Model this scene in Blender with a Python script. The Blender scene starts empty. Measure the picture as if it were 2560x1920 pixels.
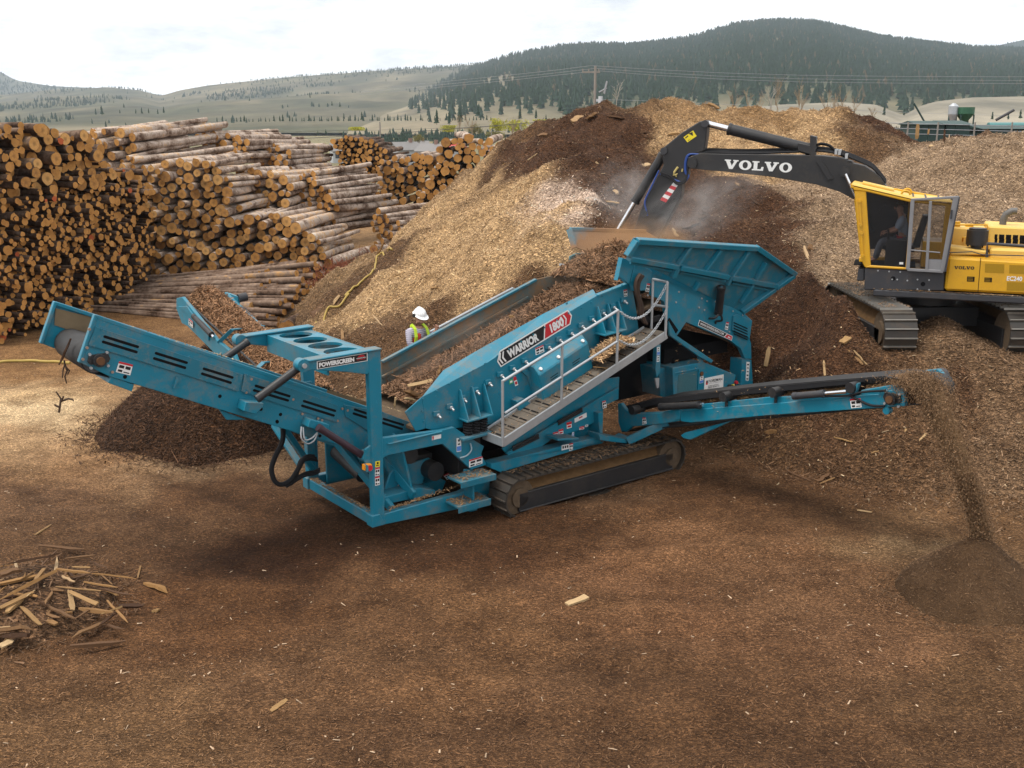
import bpy, bmesh, math, random
import numpy as np
from mathutils import Vector, Matrix, Euler
R=math.radians
rng=np.random.default_rng(7); random.seed(7)
sc=bpy.context.scene; COL=sc.collection
# ---------------------------------------------------------------- measuring: survey of the photograph (2560 x 1920)
FOC=2600.; CH=7.0; PT=R(14.2); CP,SP=math.cos(PT),math.sin(PT)
ZR={0:(0,0,2560/2212),1:(0,600,.28933),2:(560,680,.28933),3:(600,1000,.28933),4:(1040,680,.28933),5:(1400,540,.28933),6:(1600,850,.36166),
7:(1520,250,.28933),8:(2000,400,.25316),9:(0,280,.28933),10:(500,280,.28933),11:(1000,150,.28933),12:(1800,30,.34358),13:(1180,960,.28933),
14:(420,700,.217),15:(0,1300,.28933),16:(2040,640,.23508),17:(2200,900,.3978),18:(0,150,.40687),99:(0,0,1)}
def Zp(n,x,y): a=ZR[n]; return a[0]+x*a[2],a[1]+y*a[2]
def ray(px,py):
    x=(px-1280)/FOC; y=(py-960)/FOC
    return np.array([x,CP-SP*y,-SP-CP*y])
CAM=np.array([0,0,CH])
def atY(px,py,Y): r=ray(px,py); return CAM+r*(Y/r[1])
def atz(px,py,z=0.): r=ray(px,py); return CAM+r*((z-CH)/r[2])
class Fr:
    """local survey frame: x along A, y along B, z up"""
    def __init__(s,o,ang):
        s.o=np.array(o,float); s.ang=ang
        s.A=np.array([math.cos(ang),math.sin(ang),0]); s.B=np.array([-math.sin(ang),math.cos(ang),0])
    def loc(s,p): p=np.asarray(p)-s.o; return np.array([p@s.A,p@s.B,p[2]])
    def wor(s,q): return s.o+s.A*q[0]+s.B*q[1]+np.array([0,0,q[2]])
    def P(s,n,x,y,t=0.,z0=0.,g=0.):
        """point of the photograph on the upright plane y = t (leaning outward by g per metre above z0)"""
        r=ray(*Zp(n,x,y)); c=CAM-s.o
        # y + g*(z-z0) = t
        k=(t-(c@s.B)-g*(c[2]-z0))/((r@s.B)+g*r[2])
        return s.loc(CAM+k*r)
    def S(s,n,x,y,sv):
        r=ray(*Zp(n,x,y)); k=(sv-(CAM-s.o)@s.A)/(r@s.A); return s.loc(CAM+k*r)
    def H(s,n,x,y,z): return s.loc(atz(*Zp(n,x,y),z))
# ---------------------------------------------------------------- mesh builder
class MB:
    def __init__(s,xf=None): s.v=[];s.f=[];s.m=[];s.sm=[];s.xf=xf
    def add(s,vs,fs,mi=0,sm=False):
        b=len(s.v)
        s.v+= [tuple(s.xf(np.array(p,float))) if s.xf else tuple(map(float,p)) for p in vs]
        for f in fs: s.f.append([b+i for i in f]); s.m.append(mi); s.sm.append(sm)
        return s
    def ext(s,pts,vec,mi=0):
        pts=[np.array(p,float) for p in pts]; n=len(pts); vec=np.array(vec,float)
        vs=pts+[p+vec for p in pts]
        fs=[list(range(n))[::-1],list(range(n,2*n))]+[[i,(i+1)%n,n+(i+1)%n,n+i] for i in range(n)]
        return s.add(vs,fs,mi)
    def box(s,a,b,mi=0):
        (x0,y0,z0),(x1,y1,z1)=a,b
        return s.ext([(x0,y0,z0),(x1,y0,z0),(x1,y0,z1),(x0,y0,z1)],(0,y1-y0,0),mi)
    def beam(s,p0,p1,w,h,up=(0,0,1),mi=0):
        p0=np.array(p0,float);p1=np.array(p1,float); d=p1-p0; d/=np.linalg.norm(d)
        up=np.array(up,float); r=np.cross(d,up)
        if np.linalg.norm(r)<1e-4: r=np.cross(d,(1,0,0))
        r/=np.linalg.norm(r); u=np.cross(r,d)
        q=[p0+r*a*w/2+u*b*h/2 for a,b in ((-1,-1),(1,-1),(1,1),(-1,1))]
        return s.ext(q,p1-p0,mi)
    def cyl(s,p0,p1,r,n=12,r2=None,mi=0,cap=True,capmi=None):
        p0=np.array(p0,float);p1=np.array(p1,float); d=p1-p0; d/=np.linalg.norm(d)
        a=np.cross(d,(0,0,1.)) if abs(d[2])<.9 else np.cross(d,(1.,0,0)); a/=np.linalg.norm(a); b=np.cross(d,a)
        r2=r if r2 is None else r2
        cs=[(math.cos(2*math.pi*i/n),math.sin(2*math.pi*i/n)) for i in range(n)]
        vs=[p0+(a*c+b*q)*r for c,q in cs]+[p1+(a*c+b*q)*r2 for c,q in cs]
        s.add(vs,[[i,(i+1)%n,n+(i+1)%n,n+i] for i in range(n)],mi,True)
        if cap: s.add(vs,[list(range(n))[::-1],list(range(n,2*n))],mi if capmi is None else capmi)
        return s
    def tube(s,pts,r,n=8,mi=0):
        pts=[np.array(p,float) for p in pts]; N=len(pts); rings=[]
        t0=pts[1]-pts[0]; ref=np.array([0,0,1.]) if abs(t0[2])<.9*np.linalg.norm(t0) else np.array([1.,0,0])
        vs=[]
        for i,p in enumerate(pts):
            t=pts[min(i+1,N-1)]-pts[max(i-1,0)]; t=t/np.linalg.norm(t)
            a=np.cross(t,ref); a/=np.linalg.norm(a); b=np.cross(t,a); ref=np.cross(a,t)
            rr=r[i] if hasattr(r,'__len__') else r
            vs+=[p+(a*math.cos(2*math.pi*k/n)+b*math.sin(2*math.pi*k/n))*rr for k in range(n)]
        fs=[[i*n+k,i*n+(k+1)%n,(i+1)*n+(k+1)%n,(i+1)*n+k] for i in range(N-1) for k in range(n)]
        s.add(vs,fs,mi,True); s.add(vs[:n],[list(range(n))],mi); s.add(vs[-n:],[list(range(n))],mi); return s
    def mesh(s,name,mats):
        me=bpy.data.meshes.new(name); me.from_pydata(s.v,[],s.f)
        for m in (mats if isinstance(mats,(list,tuple)) else [mats]): me.materials.append(m)
        me.polygons.foreach_set('material_index',s.m); me.polygons.foreach_set('use_smooth',s.sm)
        bm=bmesh.new(); bm.from_mesh(me); bmesh.ops.recalc_face_normals(bm,faces=bm.faces); bm.to_mesh(me); bm.free()
        me.update(); return me
    def build(s,name,mats,parent=None,bevel=0.,**kw):
        o=bpy.data.objects.new(name,s.mesh(name,mats)); COL.objects.link(o)
        if parent is not None: o.parent=parent
        if bevel: 
            b=o.modifiers.new('edge','BEVEL'); b.width=bevel; b.segments=1; b.limit_method='ANGLE'; b.angle_limit=R(40)
        for k,v in kw.items(): o[k]=v
        return o
def tag(o,label=None,cat=None,group=None,kind=None):
    if label: o['label']=label
    if cat: o['category']=cat
    if group: o['group']=group
    if kind: o['kind']=kind
    return o
def empty(name,loc,rz=0.,label=None,cat=None,group=None):
    o=bpy.data.objects.new(name,None); COL.objects.link(o); o.location=loc; o.rotation_euler=(0,0,rz); o.empty_display_size=.2
    return tag(o,label,cat,group)
def npmesh(name,V,F,mats,col=None,smooth=False):
    """big mesh from numpy arrays; F (n,k) with one k"""
    me=bpy.data.meshes.new(name); n,k=F.shape
    me.vertices.add(len(V)); me.vertices.foreach_set('co',np.asarray(V,np.float32).ravel())
    me.loops.add(n*k); me.loops.foreach_set('vertex_index',F.astype(np.int32).ravel())
    me.polygons.add(n); me.polygons.foreach_set('loop_start',np.arange(0,n*k,k,dtype=np.int32)); 
    me.polygons.foreach_set('use_smooth',np.full(n,smooth))
    for m in (mats if isinstance(mats,(list,tuple)) else [mats]): me.materials.append(m)
    me.update(calc_edges=True)
    if col is not None:
        a=me.attributes.new('Col','FLOAT_COLOR','POINT'); c=np.ones((len(V),4),np.float32); c[:,:3]=col; a.data.foreach_set('color',c.ravel())
    o=bpy.data.objects.new(name,me); COL.objects.link(o); return o
def text(parent,name,s,frame_o,u,v,h,mat,width=None,bold=0.,ext=.002,align='LEFT',shear=0.):
    """lettering built flat at frame_o, reading along u, standing along v, cap height h"""
    cu=bpy.data.curves.new(name,'FONT'); cu.body=s; cu.size=1; cu.extrude=0.0; cu.offset=bold; cu.shear=shear
    cu.resolution_u=3
    o=bpy.data.objects.new(name,cu); COL.objects.link(o); bpy.context.view_layer.update()
    dg=bpy.context.evaluated_depsgraph_get(); me=bpy.data.meshes.new_from_object(o.evaluated_get(dg)); 
    bpy.data.objects.remove(o); 
    co=np.array([q.co[:] for q in me.vertices]); lo,hi=co.min(0),co.max(0)
    sy=h/(hi[1]-lo[1]); sx=(width/(hi[0]-lo[0])) if width else sy
    u=np.array(u,float)/np.linalg.norm(u); v=np.array(v,float); v=v-u*(u@v); v/=np.linalg.norm(v); nn=np.cross(u,v)
    fo=np.array(frame_o,float)
    for q in me.vertices:
        c=q.co; p=fo+u*(c[0]-lo[0])*sx+v*(c[1]-lo[1])*sy+nn*ext; q.co=p
    me.materials.clear(); me.materials.append(mat)
    o=bpy.data.objects.new(name,me); COL.objects.link(o); o.parent=parent
    return o
# ---------------------------------------------------------------- materials
MATS={}
class NT:
    def __init__(s,m): s.t=m.node_tree; s.n=s.t.nodes; s.l=s.t.links
    def new(s,t,**kw):
        n=s.n.new(t)
        for k,v in kw.items(): setattr(n,k,v)
        return n
    def link(s,a,b): s.l.new(a,b)
    def mix(s,fac,a,b,bt='MIX'):
        n=s.new('ShaderNodeMix',data_type='RGBA',blend_type=bt); 
        for sock,val in ((n.inputs['Factor'],fac),(n.inputs[6],a),(n.inputs[7],b)):
            if hasattr(val,'is_output'): s.link(val,sock)
            elif isinstance(val,(int,float)): sock.default_value=val
            else: sock.default_value=(*val,1)
        return n.outputs[2]
    def noise(s,scale,co=None,detail=4,rough=.6,dist=0.):
        n=s.new('ShaderNodeTexNoise'); n.inputs['Scale'].default_value=scale; n.inputs['Detail'].default_value=detail; n.inputs['Roughness'].default_value=rough; n.inputs['Distortion'].default_value=dist
        if co is not None: s.link(co,n.inputs['Vector'])
        return n.outputs['Fac']
    def ramp(s,fac,stops):
        n=s.new('ShaderNodeValToRGB'); e=n.color_ramp.elements
        while len(e)<len(stops): e.new(.5)
        for el,(p,c) in zip(e,stops):
            el.position=p; el.color=(*c,1) if hasattr(c,'__len__') else (c,c,c,1)
        s.link(fac,n.inputs['Fac']); return n.outputs['Color']
    def vor(s,scale,co=None,rand=1.):
        n=s.new('ShaderNodeTexVoronoi'); n.inputs['Scale'].default_value=scale; n.inputs['Randomness'].default_value=rand
        if co is not None: s.link(co,n.inputs['Vector'])
        return n
    def bump(s,h,strength,dist,bsdf):
        n=s.new('ShaderNodeBump'); n.inputs['Strength'].default_value=strength; n.inputs['Distance'].default_value=dist
        s.link(h,n.inputs['Height']); s.link(n.outputs['Normal'],bsdf.inputs['Normal'])
    def pos(s): return s.new('ShaderNodeNewGeometry').outputs['Position']
    def obj(s): return s.new('ShaderNodeTexCoord').outputs['Object']
    def math(s,op,a,b=None,clamp=False):
        n=s.new('ShaderNodeMath',operation=op,use_clamp=clamp)
        for i,val in enumerate((a,b)):
            if val is None: continue
            if hasattr(val,'is_output'): s.link(val,n.inputs[i])
            else: n.inputs[i].default_value=val
        return n.outputs[0]
def newmat(name,rough=.6,metal=0.,spec=.4):
    m=bpy.data.materials.new(name); m.use_nodes=True; b=m.node_tree.nodes['Principled BSDF']
    b.inputs['Roughness'].default_value=rough; b.inputs['Metallic'].default_value=metal; b.inputs['Specular IOR Level'].default_value=spec
    return m,NT(m),b
def paint(name,c,dirt=.35,dc=(.13,.09,.055),rough=.4,scale=2.2,spec=.45,lo=.5):
    m,t,b=newmat(name,rough,0,spec); co=t.obj()
    n1=t.noise(scale,co,6,.65); n2=t.noise(scale*9,co,3,.7)
    k=t.math('ADD',t.math('MULTIPLY',n1,.7),t.math('MULTIPLY',n2,.3))
    f=t.ramp(k,[(lo,0.),(lo+.22,dirt)])
    base=t.mix(t.noise(.9,co,2),tuple(x*.86 for x in c),tuple(x*1.12 for x in c))
    geo=t.new('ShaderNodeNewGeometry'); sep=t.new('ShaderNodeSeparateXYZ'); t.link(geo.outputs['Normal'],sep.inputs[0])
    up=t.math('MULTIPLY',t.math('SUBTRACT',sep.outputs['Z'],.55,True),1.1*dirt)   # dust settles on level ledges
    up=t.math('MULTIPLY',up,t.ramp(n1,[(.35,.2),(.6,1.)]))
    fx=t.math('ADD',f,up,True)
    t.link(t.mix(fx,base,dc),b.inputs['Base Color'])
    sc_=t.noise(scale*3.2,co,2,.5,2.5); sm=t.ramp(sc_,[(.70,0.),(.74,.5*min(1,dirt))])   # scuffs and flaked spots
    nd=t.new('ShaderNodeMix',data_type='RGBA'); 
    t.link(t.math('ADD',t.math('MULTIPLY',fx,.5),rough,True),b.inputs['Roughness'])
    t.n.remove(nd); old=b.inputs['Base Color'].links[0].from_socket; t.link(t.mix(sm,old,tuple(min(1,x*1.5+.05) for x in c)),b.inputs['Base Color'])
    return m
def plain(name,c,rough=.6,metal=0.,spec=.4,var=.15,scale=6.):
    m,t,b=newmat(name,rough,metal,spec)
    t.link(t.mix(t.noise(scale,t.obj(),4),tuple(x*(1-var) for x in c),tuple(min(1,x*(1+var)) for x in c)),b.inputs['Base Color'])
    return m
BLUE=paint('blue_paint',(.006,.172,.262),.62,(.19,.145,.1),.36,2.6,.5,lo=.49)
BLUED=paint('blue_paint_dusty',(.012,.145,.215),.95,(.2,.17,.13),scale=3.)
YEL=paint('yellow_paint',(.62,.33,.012),.35,(.2,.13,.06),.38)
YELTOP=paint('yellow_paint_dusty',(.68,.44,.09),.5,(.45,.33,.17),.5)
BLK=paint('black_paint',(.018,.018,.02),.35,(.09,.07,.05),.45)
DGREY=paint('dark_grey_paint',(.035,.036,.042),.4,(.13,.09,.06),.6)
GREY=plain('galvanised_steel',(.42,.44,.46),.45,.6,.5,.2,9)
STEEL=plain('chrome',(.75,.76,.78),.18,1.)
RUB=plain('rubber',(.016,.016,.018),.75,0,.25,.3)
BELT=plain('belt_rubber',(.04,.039,.04),.7,0,.3,.35,3)
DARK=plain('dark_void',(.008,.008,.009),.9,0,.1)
WHITE=plain('white_vinyl',(.72,.72,.71),.4,0,.4,.05)
REDV=plain('red_vinyl',(.5,.02,.03),.4,0,.4,.05)
BLKV=plain('black_vinyl',(.012,.012,.014),.4,0,.4,.1)
YELV=plain('yellow_vinyl',(.75,.6,.02),.4,0,.4,.05)
BLUV=plain('blue_vinyl',(.08,.22,.6),.4,0,.4,.05)
RUSTD=paint('dusty_liner',(.045,.13,.15),1.,(.2,.14,.085),.8,1.6)
FARW=paint('scuffed_wall',(.03,.13,.16),1.,(.2,.125,.07),.75,1.3,lo=.36)
GROUS=plain('worn_grouser_steel',(.3,.28,.25),.38,.7,.5,.3,8)
LINER=plain('brown_liner',(.17,.125,.075),.8,0,.2,.45,2.5)
RUST=plain('rust_brown',(.12,.06,.03),.8,0,.2,.4)
HOSEY=plain('yellow_hose',(.36,.25,.06),.6)
MUD=plain('muddy_steel',(.1,.07,.045),.85,0,.2,.5,12)
SHOE=paint('track_shoe_steel',(.034,.03,.026),.6,(.1,.064,.038),.45,4)
ORANGE=plain('orange_lens',(.8,.3,.02),.3)
GLASS=bpy.data.materials.new('cab_glass'); GLASS.use_nodes=True
def _g():
    t=NT(GLASS); b=t.n['Principled BSDF']; b.inputs['Base Color'].default_value=(.02,.024,.028,1); b.inputs['Roughness'].default_value=.03
    b.inputs['Transmission Weight'].default_value=0; b.inputs['Alpha'].default_value=.35; b.inputs['Specular IOR Level'].default_value=.5
_g()
def attrmat(name,rough=.85,bump=None):
    m,t,b=newmat(name,rough,0,.2)
    a=t.new('ShaderNodeAttribute',attribute_name='Col'); t.link(a.outputs['Color'],b.inputs['Base Color']); return m
CHIPM=attrmat('wood_chip')
DUST=True; HAZE=.000115; SKYV=13.; SUNE=3.2; EXPO=.08
# ================================================================ SCREENING MACHINE
SM=Fr((-2.39,16.8,0),R(37.5)); P=SM.P; S=SM.S
scr=empty('screening_machine',SM.o,SM.ang,'teal tracked screening machine with raised hopper, sloping screen box and three conveyors','screening machine')
def plate(mb,pts,t,th,mi=0,g=0.,z0=0.): return mb.ext([P(*q,t,z0,g) for q in pts],(0,th,0),mi)
def decal(parent,pts,t,mi_mats,name='warning_decal',off=.004,lines=0):
    """small printed label: a white plate with coloured header and dark print"""
    q=[P(*a,t-off) for a in pts]           # corners: bl, br, tr, tl
    mb=MB(); mb.ext(q,(0,off*.8,0),0)
    bl,br,tr,tl=q
    def uv(u,v): return bl*(1-u)*(1-v)+br*u*(1-v)+tr*u*v+tl*(1-u)*v+np.array([0,-.0025,0])
    def rect(u0,v0,u1,v1,mi): mb.ext([uv(u0,v0),uv(u1,v0),uv(u1,v1),uv(u0,v1)],(0,.0015,0),mi)
    for r in mi_mats[1]: rect(*r)
    return mb.build(name,mi_mats[0],parent)
WARN=([WHITE,REDV,BLKV],[(0,.82,1,1,1),(.1,.45,.45,.72,2),(.55,.45,.9,.72,2),(.1,.1,.4,.3,2),(.5,.1,.9,.2,2)])
WARNP=([WHITE,REDV,BLKV],[(0,.6,1,1,1),(.15,.15,.85,.45,1)])
BLUL=([WHITE,BLUV,BLKV],[(.05,.05,.95,.4,1),(.25,.5,.75,.6,2),(.3,.75,.7,.9,2)])
YELL=([YELV,BLKV],[(.2,.2,.8,.35,1),(.3,.5,.7,.85,1)])
# ---------------------------------------------------------------- tail conveyor
TC=.52; TF=2.05
tco=[(1,830,645),(2,400,905),(2,1240,1165),(3,1520,210),(3,1480,300),(3,1230,420),(3,1100,470),(3,830,385),(3,0,135),(1,1880,1460),(1,960,1185),(1,690,1060)]
mb=MB(); plate(mb,tco,TC,.035)
q=[P(*a,TC) for a in tco]
dx=np.array([-.12,0,.05])
far=[p.copy() for p in q]; far=[np.array([p[0],TF,p[2]]) for p in far]
f0=P(1,475,530,TF); f1=P(1,350,890,TF); far[0]=f0; far[-1]=f1
mb.ext(far,(0,.035,0))
# folded top lips and front edges
mb.beam(q[0]+[0,.03,-.03],q[2]+[0,.03,-.03],.07,.06); mb.beam(far[0]+[0,.0,-.03],far[2]+[0,.0,-.03],.09,.06)
mb.beam(q[0]+[-.0,.03,0],q[-1]+[-.0,.03,0],.09,.05,(1,0,0)); mb.beam(far[0]+[0,-.01,0],far[-1]+[0,-.01,0],.1,.05,(1,0,0))
# bottom return channel
mb.beam(q[-1]+[.2,.1,-.0],q[7]+[0,.1,0],.14,.08); 
# under tray (folded guard) pieces
tr=[P(1,965,1180,TC+.02),P(1,1160,1250,TC+.02),P(1,1140,1310,TC+.02),P(1,935,1235,TC+.02)]
mb.ext(tr,(0,1.2,0))
tr=[P(1,1890,1460,TC+.06),P(1,2130,1555,TC+.06),P(1,1960,1555,TC+.06)]; mb.ext(tr,(0,.05,0))
tail=mb.build('tail_conveyor',[BLUE],scr,.008)
# brown scuffed liners inside both plates
mb=MB()
def inset(pts,t,k=.12):
    c=sum(pts)/len(pts); return [np.array([p[0],t,p[2]-.0]) for p in pts]
ln=[P(1,480,590,TF-.02),P(1,790,665,TF-.02),P(2,1230,1120,TF-.02),P(2,1230,1330,TF-.02),P(1,750,830,TF-.02),P(1,470,735,TF-.02)]
mb.ext(ln,(0,.012,0))
mb.build('inner_liner',[LINER],tail)
# side guards with slots
def guard(pts,slots):
    mb=MB(); plate(mb,pts,TC-.03,.03)
    gq=[P(*a,TC-.03) for a in pts]
    for a in gq:                                   # corner bolts
        c=a*.93+sum(gq)/len(gq)*.07; mb.cyl(c,c+[0,-.014,0],.016,8)
    for a,b in slots:
        A_,B_=P(*a,TC-.03),P(*b,TC-.03); d=(B_-A_)/np.linalg.norm(B_-A_); n=np.cross(d,(0,1,0)); w=.021
        pts2=[]
        for c,sg in ((B_,1),(A_,-1)):
            for k in range(7):
                th=-math.pi/2+math.pi*k/6
                pts2.append(c+n*math.sin(th)*w+d*sg*math.cos(th)*w if sg>0 else c-n*math.sin(th)*w-d*math.cos(th)*w)
        mb.ext([p+[0,-.003,0] for p in pts2],(0,.002,0),1)
    return mb.build('side_guard',[BLUED,DARK],tail,.004)
g1=guard([(1,830,752),(1,2100,1165),(1,2058,1308),(1,765,908)],[((1,905,835),(1,1190,923)),((1,892,880),(1,1178,968)),((1,1348,978),(1,1612,1060)),((1,1333,1023),(1,1598,1104)),((1,1762,1112),(1,2008,1188)),((1,1747,1155),(1,1993,1233))])
g2=guard([(2,180,880),(2,590,1010),(2,985,1155),(2,975,1300),(2,350,1100),(2,150,1030)],[((2,275,983),(2,565,1073)),((2,260,1022),(2,552,1110)),((2,690,1115),(2,960,1200)),((2,675,1155),(2,948,1240))])
g3=guard([(2,1040,1150),(3,1225,100),(3,1515,212),(3,1490,285),(3,1240,345),(2,1050,1250)],[((2,1130,1188),(2,1290,1240)),((2,1120,1222),(2,1285,1275)),((3,1240,163),(3,1410,215)),((3,1232,197),(3,1400,250))])
# head drum, belt
hd=P(1,850,1035,TC); hr=.23
rt=P(3,1330,330,TC); 
u=(rt-hd); u[1]=0; L=np.linalg.norm(u); u/=L; w=np.array([-u[2],0,u[0]]); 
if w[2]<0: w=-w
loop=[]; 
for k in range(13):
    th=math.pi/2+math.pi*k/12; loop.append(hd+ u*math.cos(th)*hr + w*math.sin(th)*hr)
for k in range(9):
    th=-math.pi/2+math.pi*k/8; loop.append(rt+ u*math.cos(th)*.2 + w*math.sin(th)*.2)
mb=MB(); y0,y1=TC+.1,TF-.06; N=len(loop)
vs=[(p[0],y0,p[2]) for p in loop]+[(p[0],y1,p[2]) for p in loop]+[(p[0]*1,y0,p[2]) for p in [hd+(p-hd)*.94 for p in loop]]+[(p[0],y1,p[2]) for p in [hd+(p-hd)*.94 for p in loop]]
mb.add(vs,[[i,(i+1)%N,N+(i+1)%N,N+i] for i in range(N)],0,True)
bo=mb.build('conveyor_belt',[BELT],tail); sd=bo.modifiers.new('t','SOLIDIFY'); sd.thickness=.016
mb=MB(); hy=hd.copy()
mb.cyl((hd[0],y0+.02,hd[2]),(hd[0],y1-.02,hd[2]),hr-.02,28)
for k in range(6):     # lagging strips spiralled on the drum
    yy=y0-.0+k*.2
    mb.tube([(hd[0]+math.cos(a)*(hr-.03),yy+a*.06,hd[2]+math.sin(a)*(hr-.03)) for a in np.linspace(math.pi*.3,math.pi*1.7,22)],.024,8)
mb.build('head_drum',[plain('drum_grey',(.15,.145,.145),.8,0,.3,.5,3)],tail)
def bearing(parent,c,nrm,mats,sx=1.):
    mb=MB(); c=np.array(c,float); n=np.array(nrm,float); a=np.cross(n,(0,0,1)); 
    mb.ext([c+a*x+np.array([0,0,z]) for x,z in ((-.13,-.05),(.13,-.05),(.16,0),(.13,.09),(-.13,.09),(-.16,0))],n*.03,0)
    mb.cyl(c,c+n*.09,.095,16,mi=0); mb.cyl(c+n*.09,c+n*.12,.06,14,mi=1)
    for x,z in ((-.12,.1),(.12,.1),(-.12,-.1),(.12,-.1)): p=c+a*x+np.array([0,0,z]); mb.cyl(p,p+n*.035,.022,8,mi=2)
    return mb.build('drum_bearing',mats,parent,.004)
bearing(tail,hd+[0,-.01,0],(0,-1,0),[BLK,RUST,GREY])
decal(tail,[(1,1000,1140),(1,1125,1170),(1,1150,1078),(1,1030,1048)],TC,WARN)
mb=MB(); mb.ext([P(1,1520,1175,TC),P(1,1535,1210,TC),P(1,1490,1285,TC),P(1,1500,1230,TC)],(0,-.05,0)); mb.build('lifting_fin',[BLUE],tail)
mb=MB()
mb.ext([P(2,130,1095,TC-.0),P(2,285,1105,TC),P(2,275,1140,TC),P(2,215,1198,TC),P(2,110,1172,TC)],(0,-.26,0)); mb.build('ram_bracket',[BLUE],tail,.008); mb=MB()
mb.ext([P(2,690,1245,TC),P(2,850,1290,TC),P(2,840,1365,TC),P(2,665,1310,TC)],(0,-.24,0))
mb.build('bracket',[BLUE],tail,.008)
mb=MB()
for (n,x,y) in ((2,460,1295),(2,320,1185),(2,245,1190),(1,1900,1350),(1,1080,1182),(3,690,310),(3,320,185),(3,350,125)):
    p=P(n,x,y,TC); mb.cyl(p,p+[0,-.004,0],.03,10)
for (n,x,y) in ((1,715,1030),(1,750,930),(1,770,770),(1,970,1140),(2,235,925),(2,190,1040),(2,595,1100),(2,1020,1180),(2,1065,1195),(2,980,1285),(2,675,1225),(2,810,1265),(2,845,1280)):
    p=P(n,x,y,TC-.014); mb.cyl(p,p+[0,-.02,0],.022,8,mi=1)
mb.build('bolt',[DARK,plain('bolt_steel',(.35,.25,.2),.5,.5)],tail,kind='stuff')
# ---------------------------------------------------------------- gantry
mb=MB()
W=2.57
arm=[(2,700,770),(2,1240,690),(2,1352,664),(2,1352,760),(2,1240,885),(2,1060,865),(2,900,855),(2,780,845),(2,700,862),(2,655,830),(2,655,795)]
aq=[P(*a,0) for a in arm]
post=[P(2,1245,690,0),P(2,1352,664,0),P(3,1236,985,0),P(3,1150,1096,0)]
post[3]=np.array([post[0][0],0,.2]); post[2]=np.array([post[1][0]-.02,0,.28])
gparts=[]; gantry=empty('gantry',(0,0,0)); gantry.parent=scr
for t,th in ((0,.13),(W-.13,.13)):
    mb=MB(); mb.ext([np.array([p[0],t-.004 if t==0 else t+.004,p[2]]) for p in post],(0,th,0)); gparts.append(('post',mb)); mb=MB()
    mb.ext([np.array([p[0],t,p[2]]) for p in aq],(0,th,0)); gparts.append(('arm',mb))
    # flanged top of the arm
    mb.beam(np.array([aq[0][0]+.05,t+th/2,aq[0][2]+.0]),np.array([aq[2][0],t+th/2,aq[2][2]+.005]),th+.1,.03)
    tip=aq[9]*.5+aq[10]*.5; tip=np.array([tip[0]+.06,t,tip[2]]); mb.cyl(tip+[0,-.02,0],tip+[0,th+.02,0],.105,18); 
for nm_,mb in gparts: mb.build(nm_,[BLUE],gantry,.01)
mb=MB()
for t in (-.03,W+.03):
    for d in (0,): mb.cyl(np.array([tip[0],t,tip[2]]),np.array([tip[0],t+(-.03 if t<0 else .03),tip[2]]),.04,10)
mb.build('pin',[GREY],gantry)
# cross plate with four round openings
mb=MB(); zt=3.27; x0,x1=-.66,.16; ny=4; yb=np.linspace(.16,W-.16,ny+1); th=.03
for k in range(ny):
    a,b=yb[k],yb[k+1]; cy=(a+b)/2; cx=(x0+x1)/2+.0; r=.262; n=32; ang=[2*math.pi*i/n for i in range(n)]
    def sq(t_): 
        c,s_=math.cos(t_),math.sin(t_); m=max(abs(c)/((x1-x0)/2),abs(s_)/((b-a)/2)); return (cx+c/m,cy+s_/m)
    # square corners hit exactly: use angles incl. corners
    ca=sorted(set(ang+[math.atan2((b-a)/2*sy,(x1-x0)/2*sx)%(2*math.pi) for sx in (-1,1) for sy in (-1,1)])); n=len(ca)
    inn=[(cx+r*1.15*math.cos(t_),cy+r*math.sin(t_)) for t_ in ca]; out=[sq(t_) for t_ in ca]
    for zz in (zt,zt-th):
        mb.add([(x,y,zz) for x,y in inn]+[(x,y,zz) for x,y in out],[[i,(i+1)%n,n+(i+1)%n,n+i] for i in range(n)])
    mb.add([(x,y,zt) for x,y in inn]+[(x,y,zt-.05) for x,y in inn],[[i,(i+1)%n,n+(i+1)%n,n+i] for i in range(n)],0,True)
mb.box((x0-.02,.13,zt-.3),(x0+.01,W-.13,zt+.003)); mb.box((x1-.01,.13,zt-.3),(x1+.02,W-.13,zt+.003))
mb.build('cross_plate',[BLUE],gantry)
# name sign
def printed(parent,name,corners,t,off=.006):
    bl,br,tr,tl=[P(*c,t-off) for c in corners]
    return bl,br,tr,tl
bl,br,tr,tl=printed(gantry,'',[(2,803,842),(2,1240,768),(2,1240,697),(2,803,772)],0)
mb=MB(); mb.ext([bl,br,tr,tl],(0,.005,0),0)
def lerp(u,v): return bl*(1-u)*(1-v)+br*u*(1-v)+tr*u*v+tl*(1-u)*v+np.array([0,-.002,0])
mb.ext([lerp(.015,.07),lerp(.985,.07),lerp(.985,.93),lerp(.015,.93)],(0,.0015,0),1)
mb.ext([lerp(.79,.62)+[0,-.002,0],lerp(.95,.62)+[0,-.002,0],lerp(.92,.8)+[0,-.002,0],lerp(.87,.86)+[0,-.002,0],lerp(.82,.8)+[0,-.002,0]],(0,.0015,0),2)
mb.ext([lerp(.78,.3)+[0,-.002,0],lerp(.96,.3)+[0,-.002,0],lerp(.96,.36)+[0,-.002,0],lerp(.78,.36)+[0,-.002,0]],(0,.0015,0),2)
sign=mb.build('name_sign',[WHITE,BLKV,REDV],gantry)
U=br-bl; V=tl-bl
text(sign,'lettering','POWERSCREEN',lerp(.04,.2),U,V,np.linalg.norm(V)*.58,WHITE,np.linalg.norm(U)*.69,.06,.003)
text(sign,'lettering','POWERSCREEN',lerp(.775,.44),U,V,np.linalg.norm(V)*.13,WHITE,np.linalg.norm(U)*.19,.02,.004)
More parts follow.
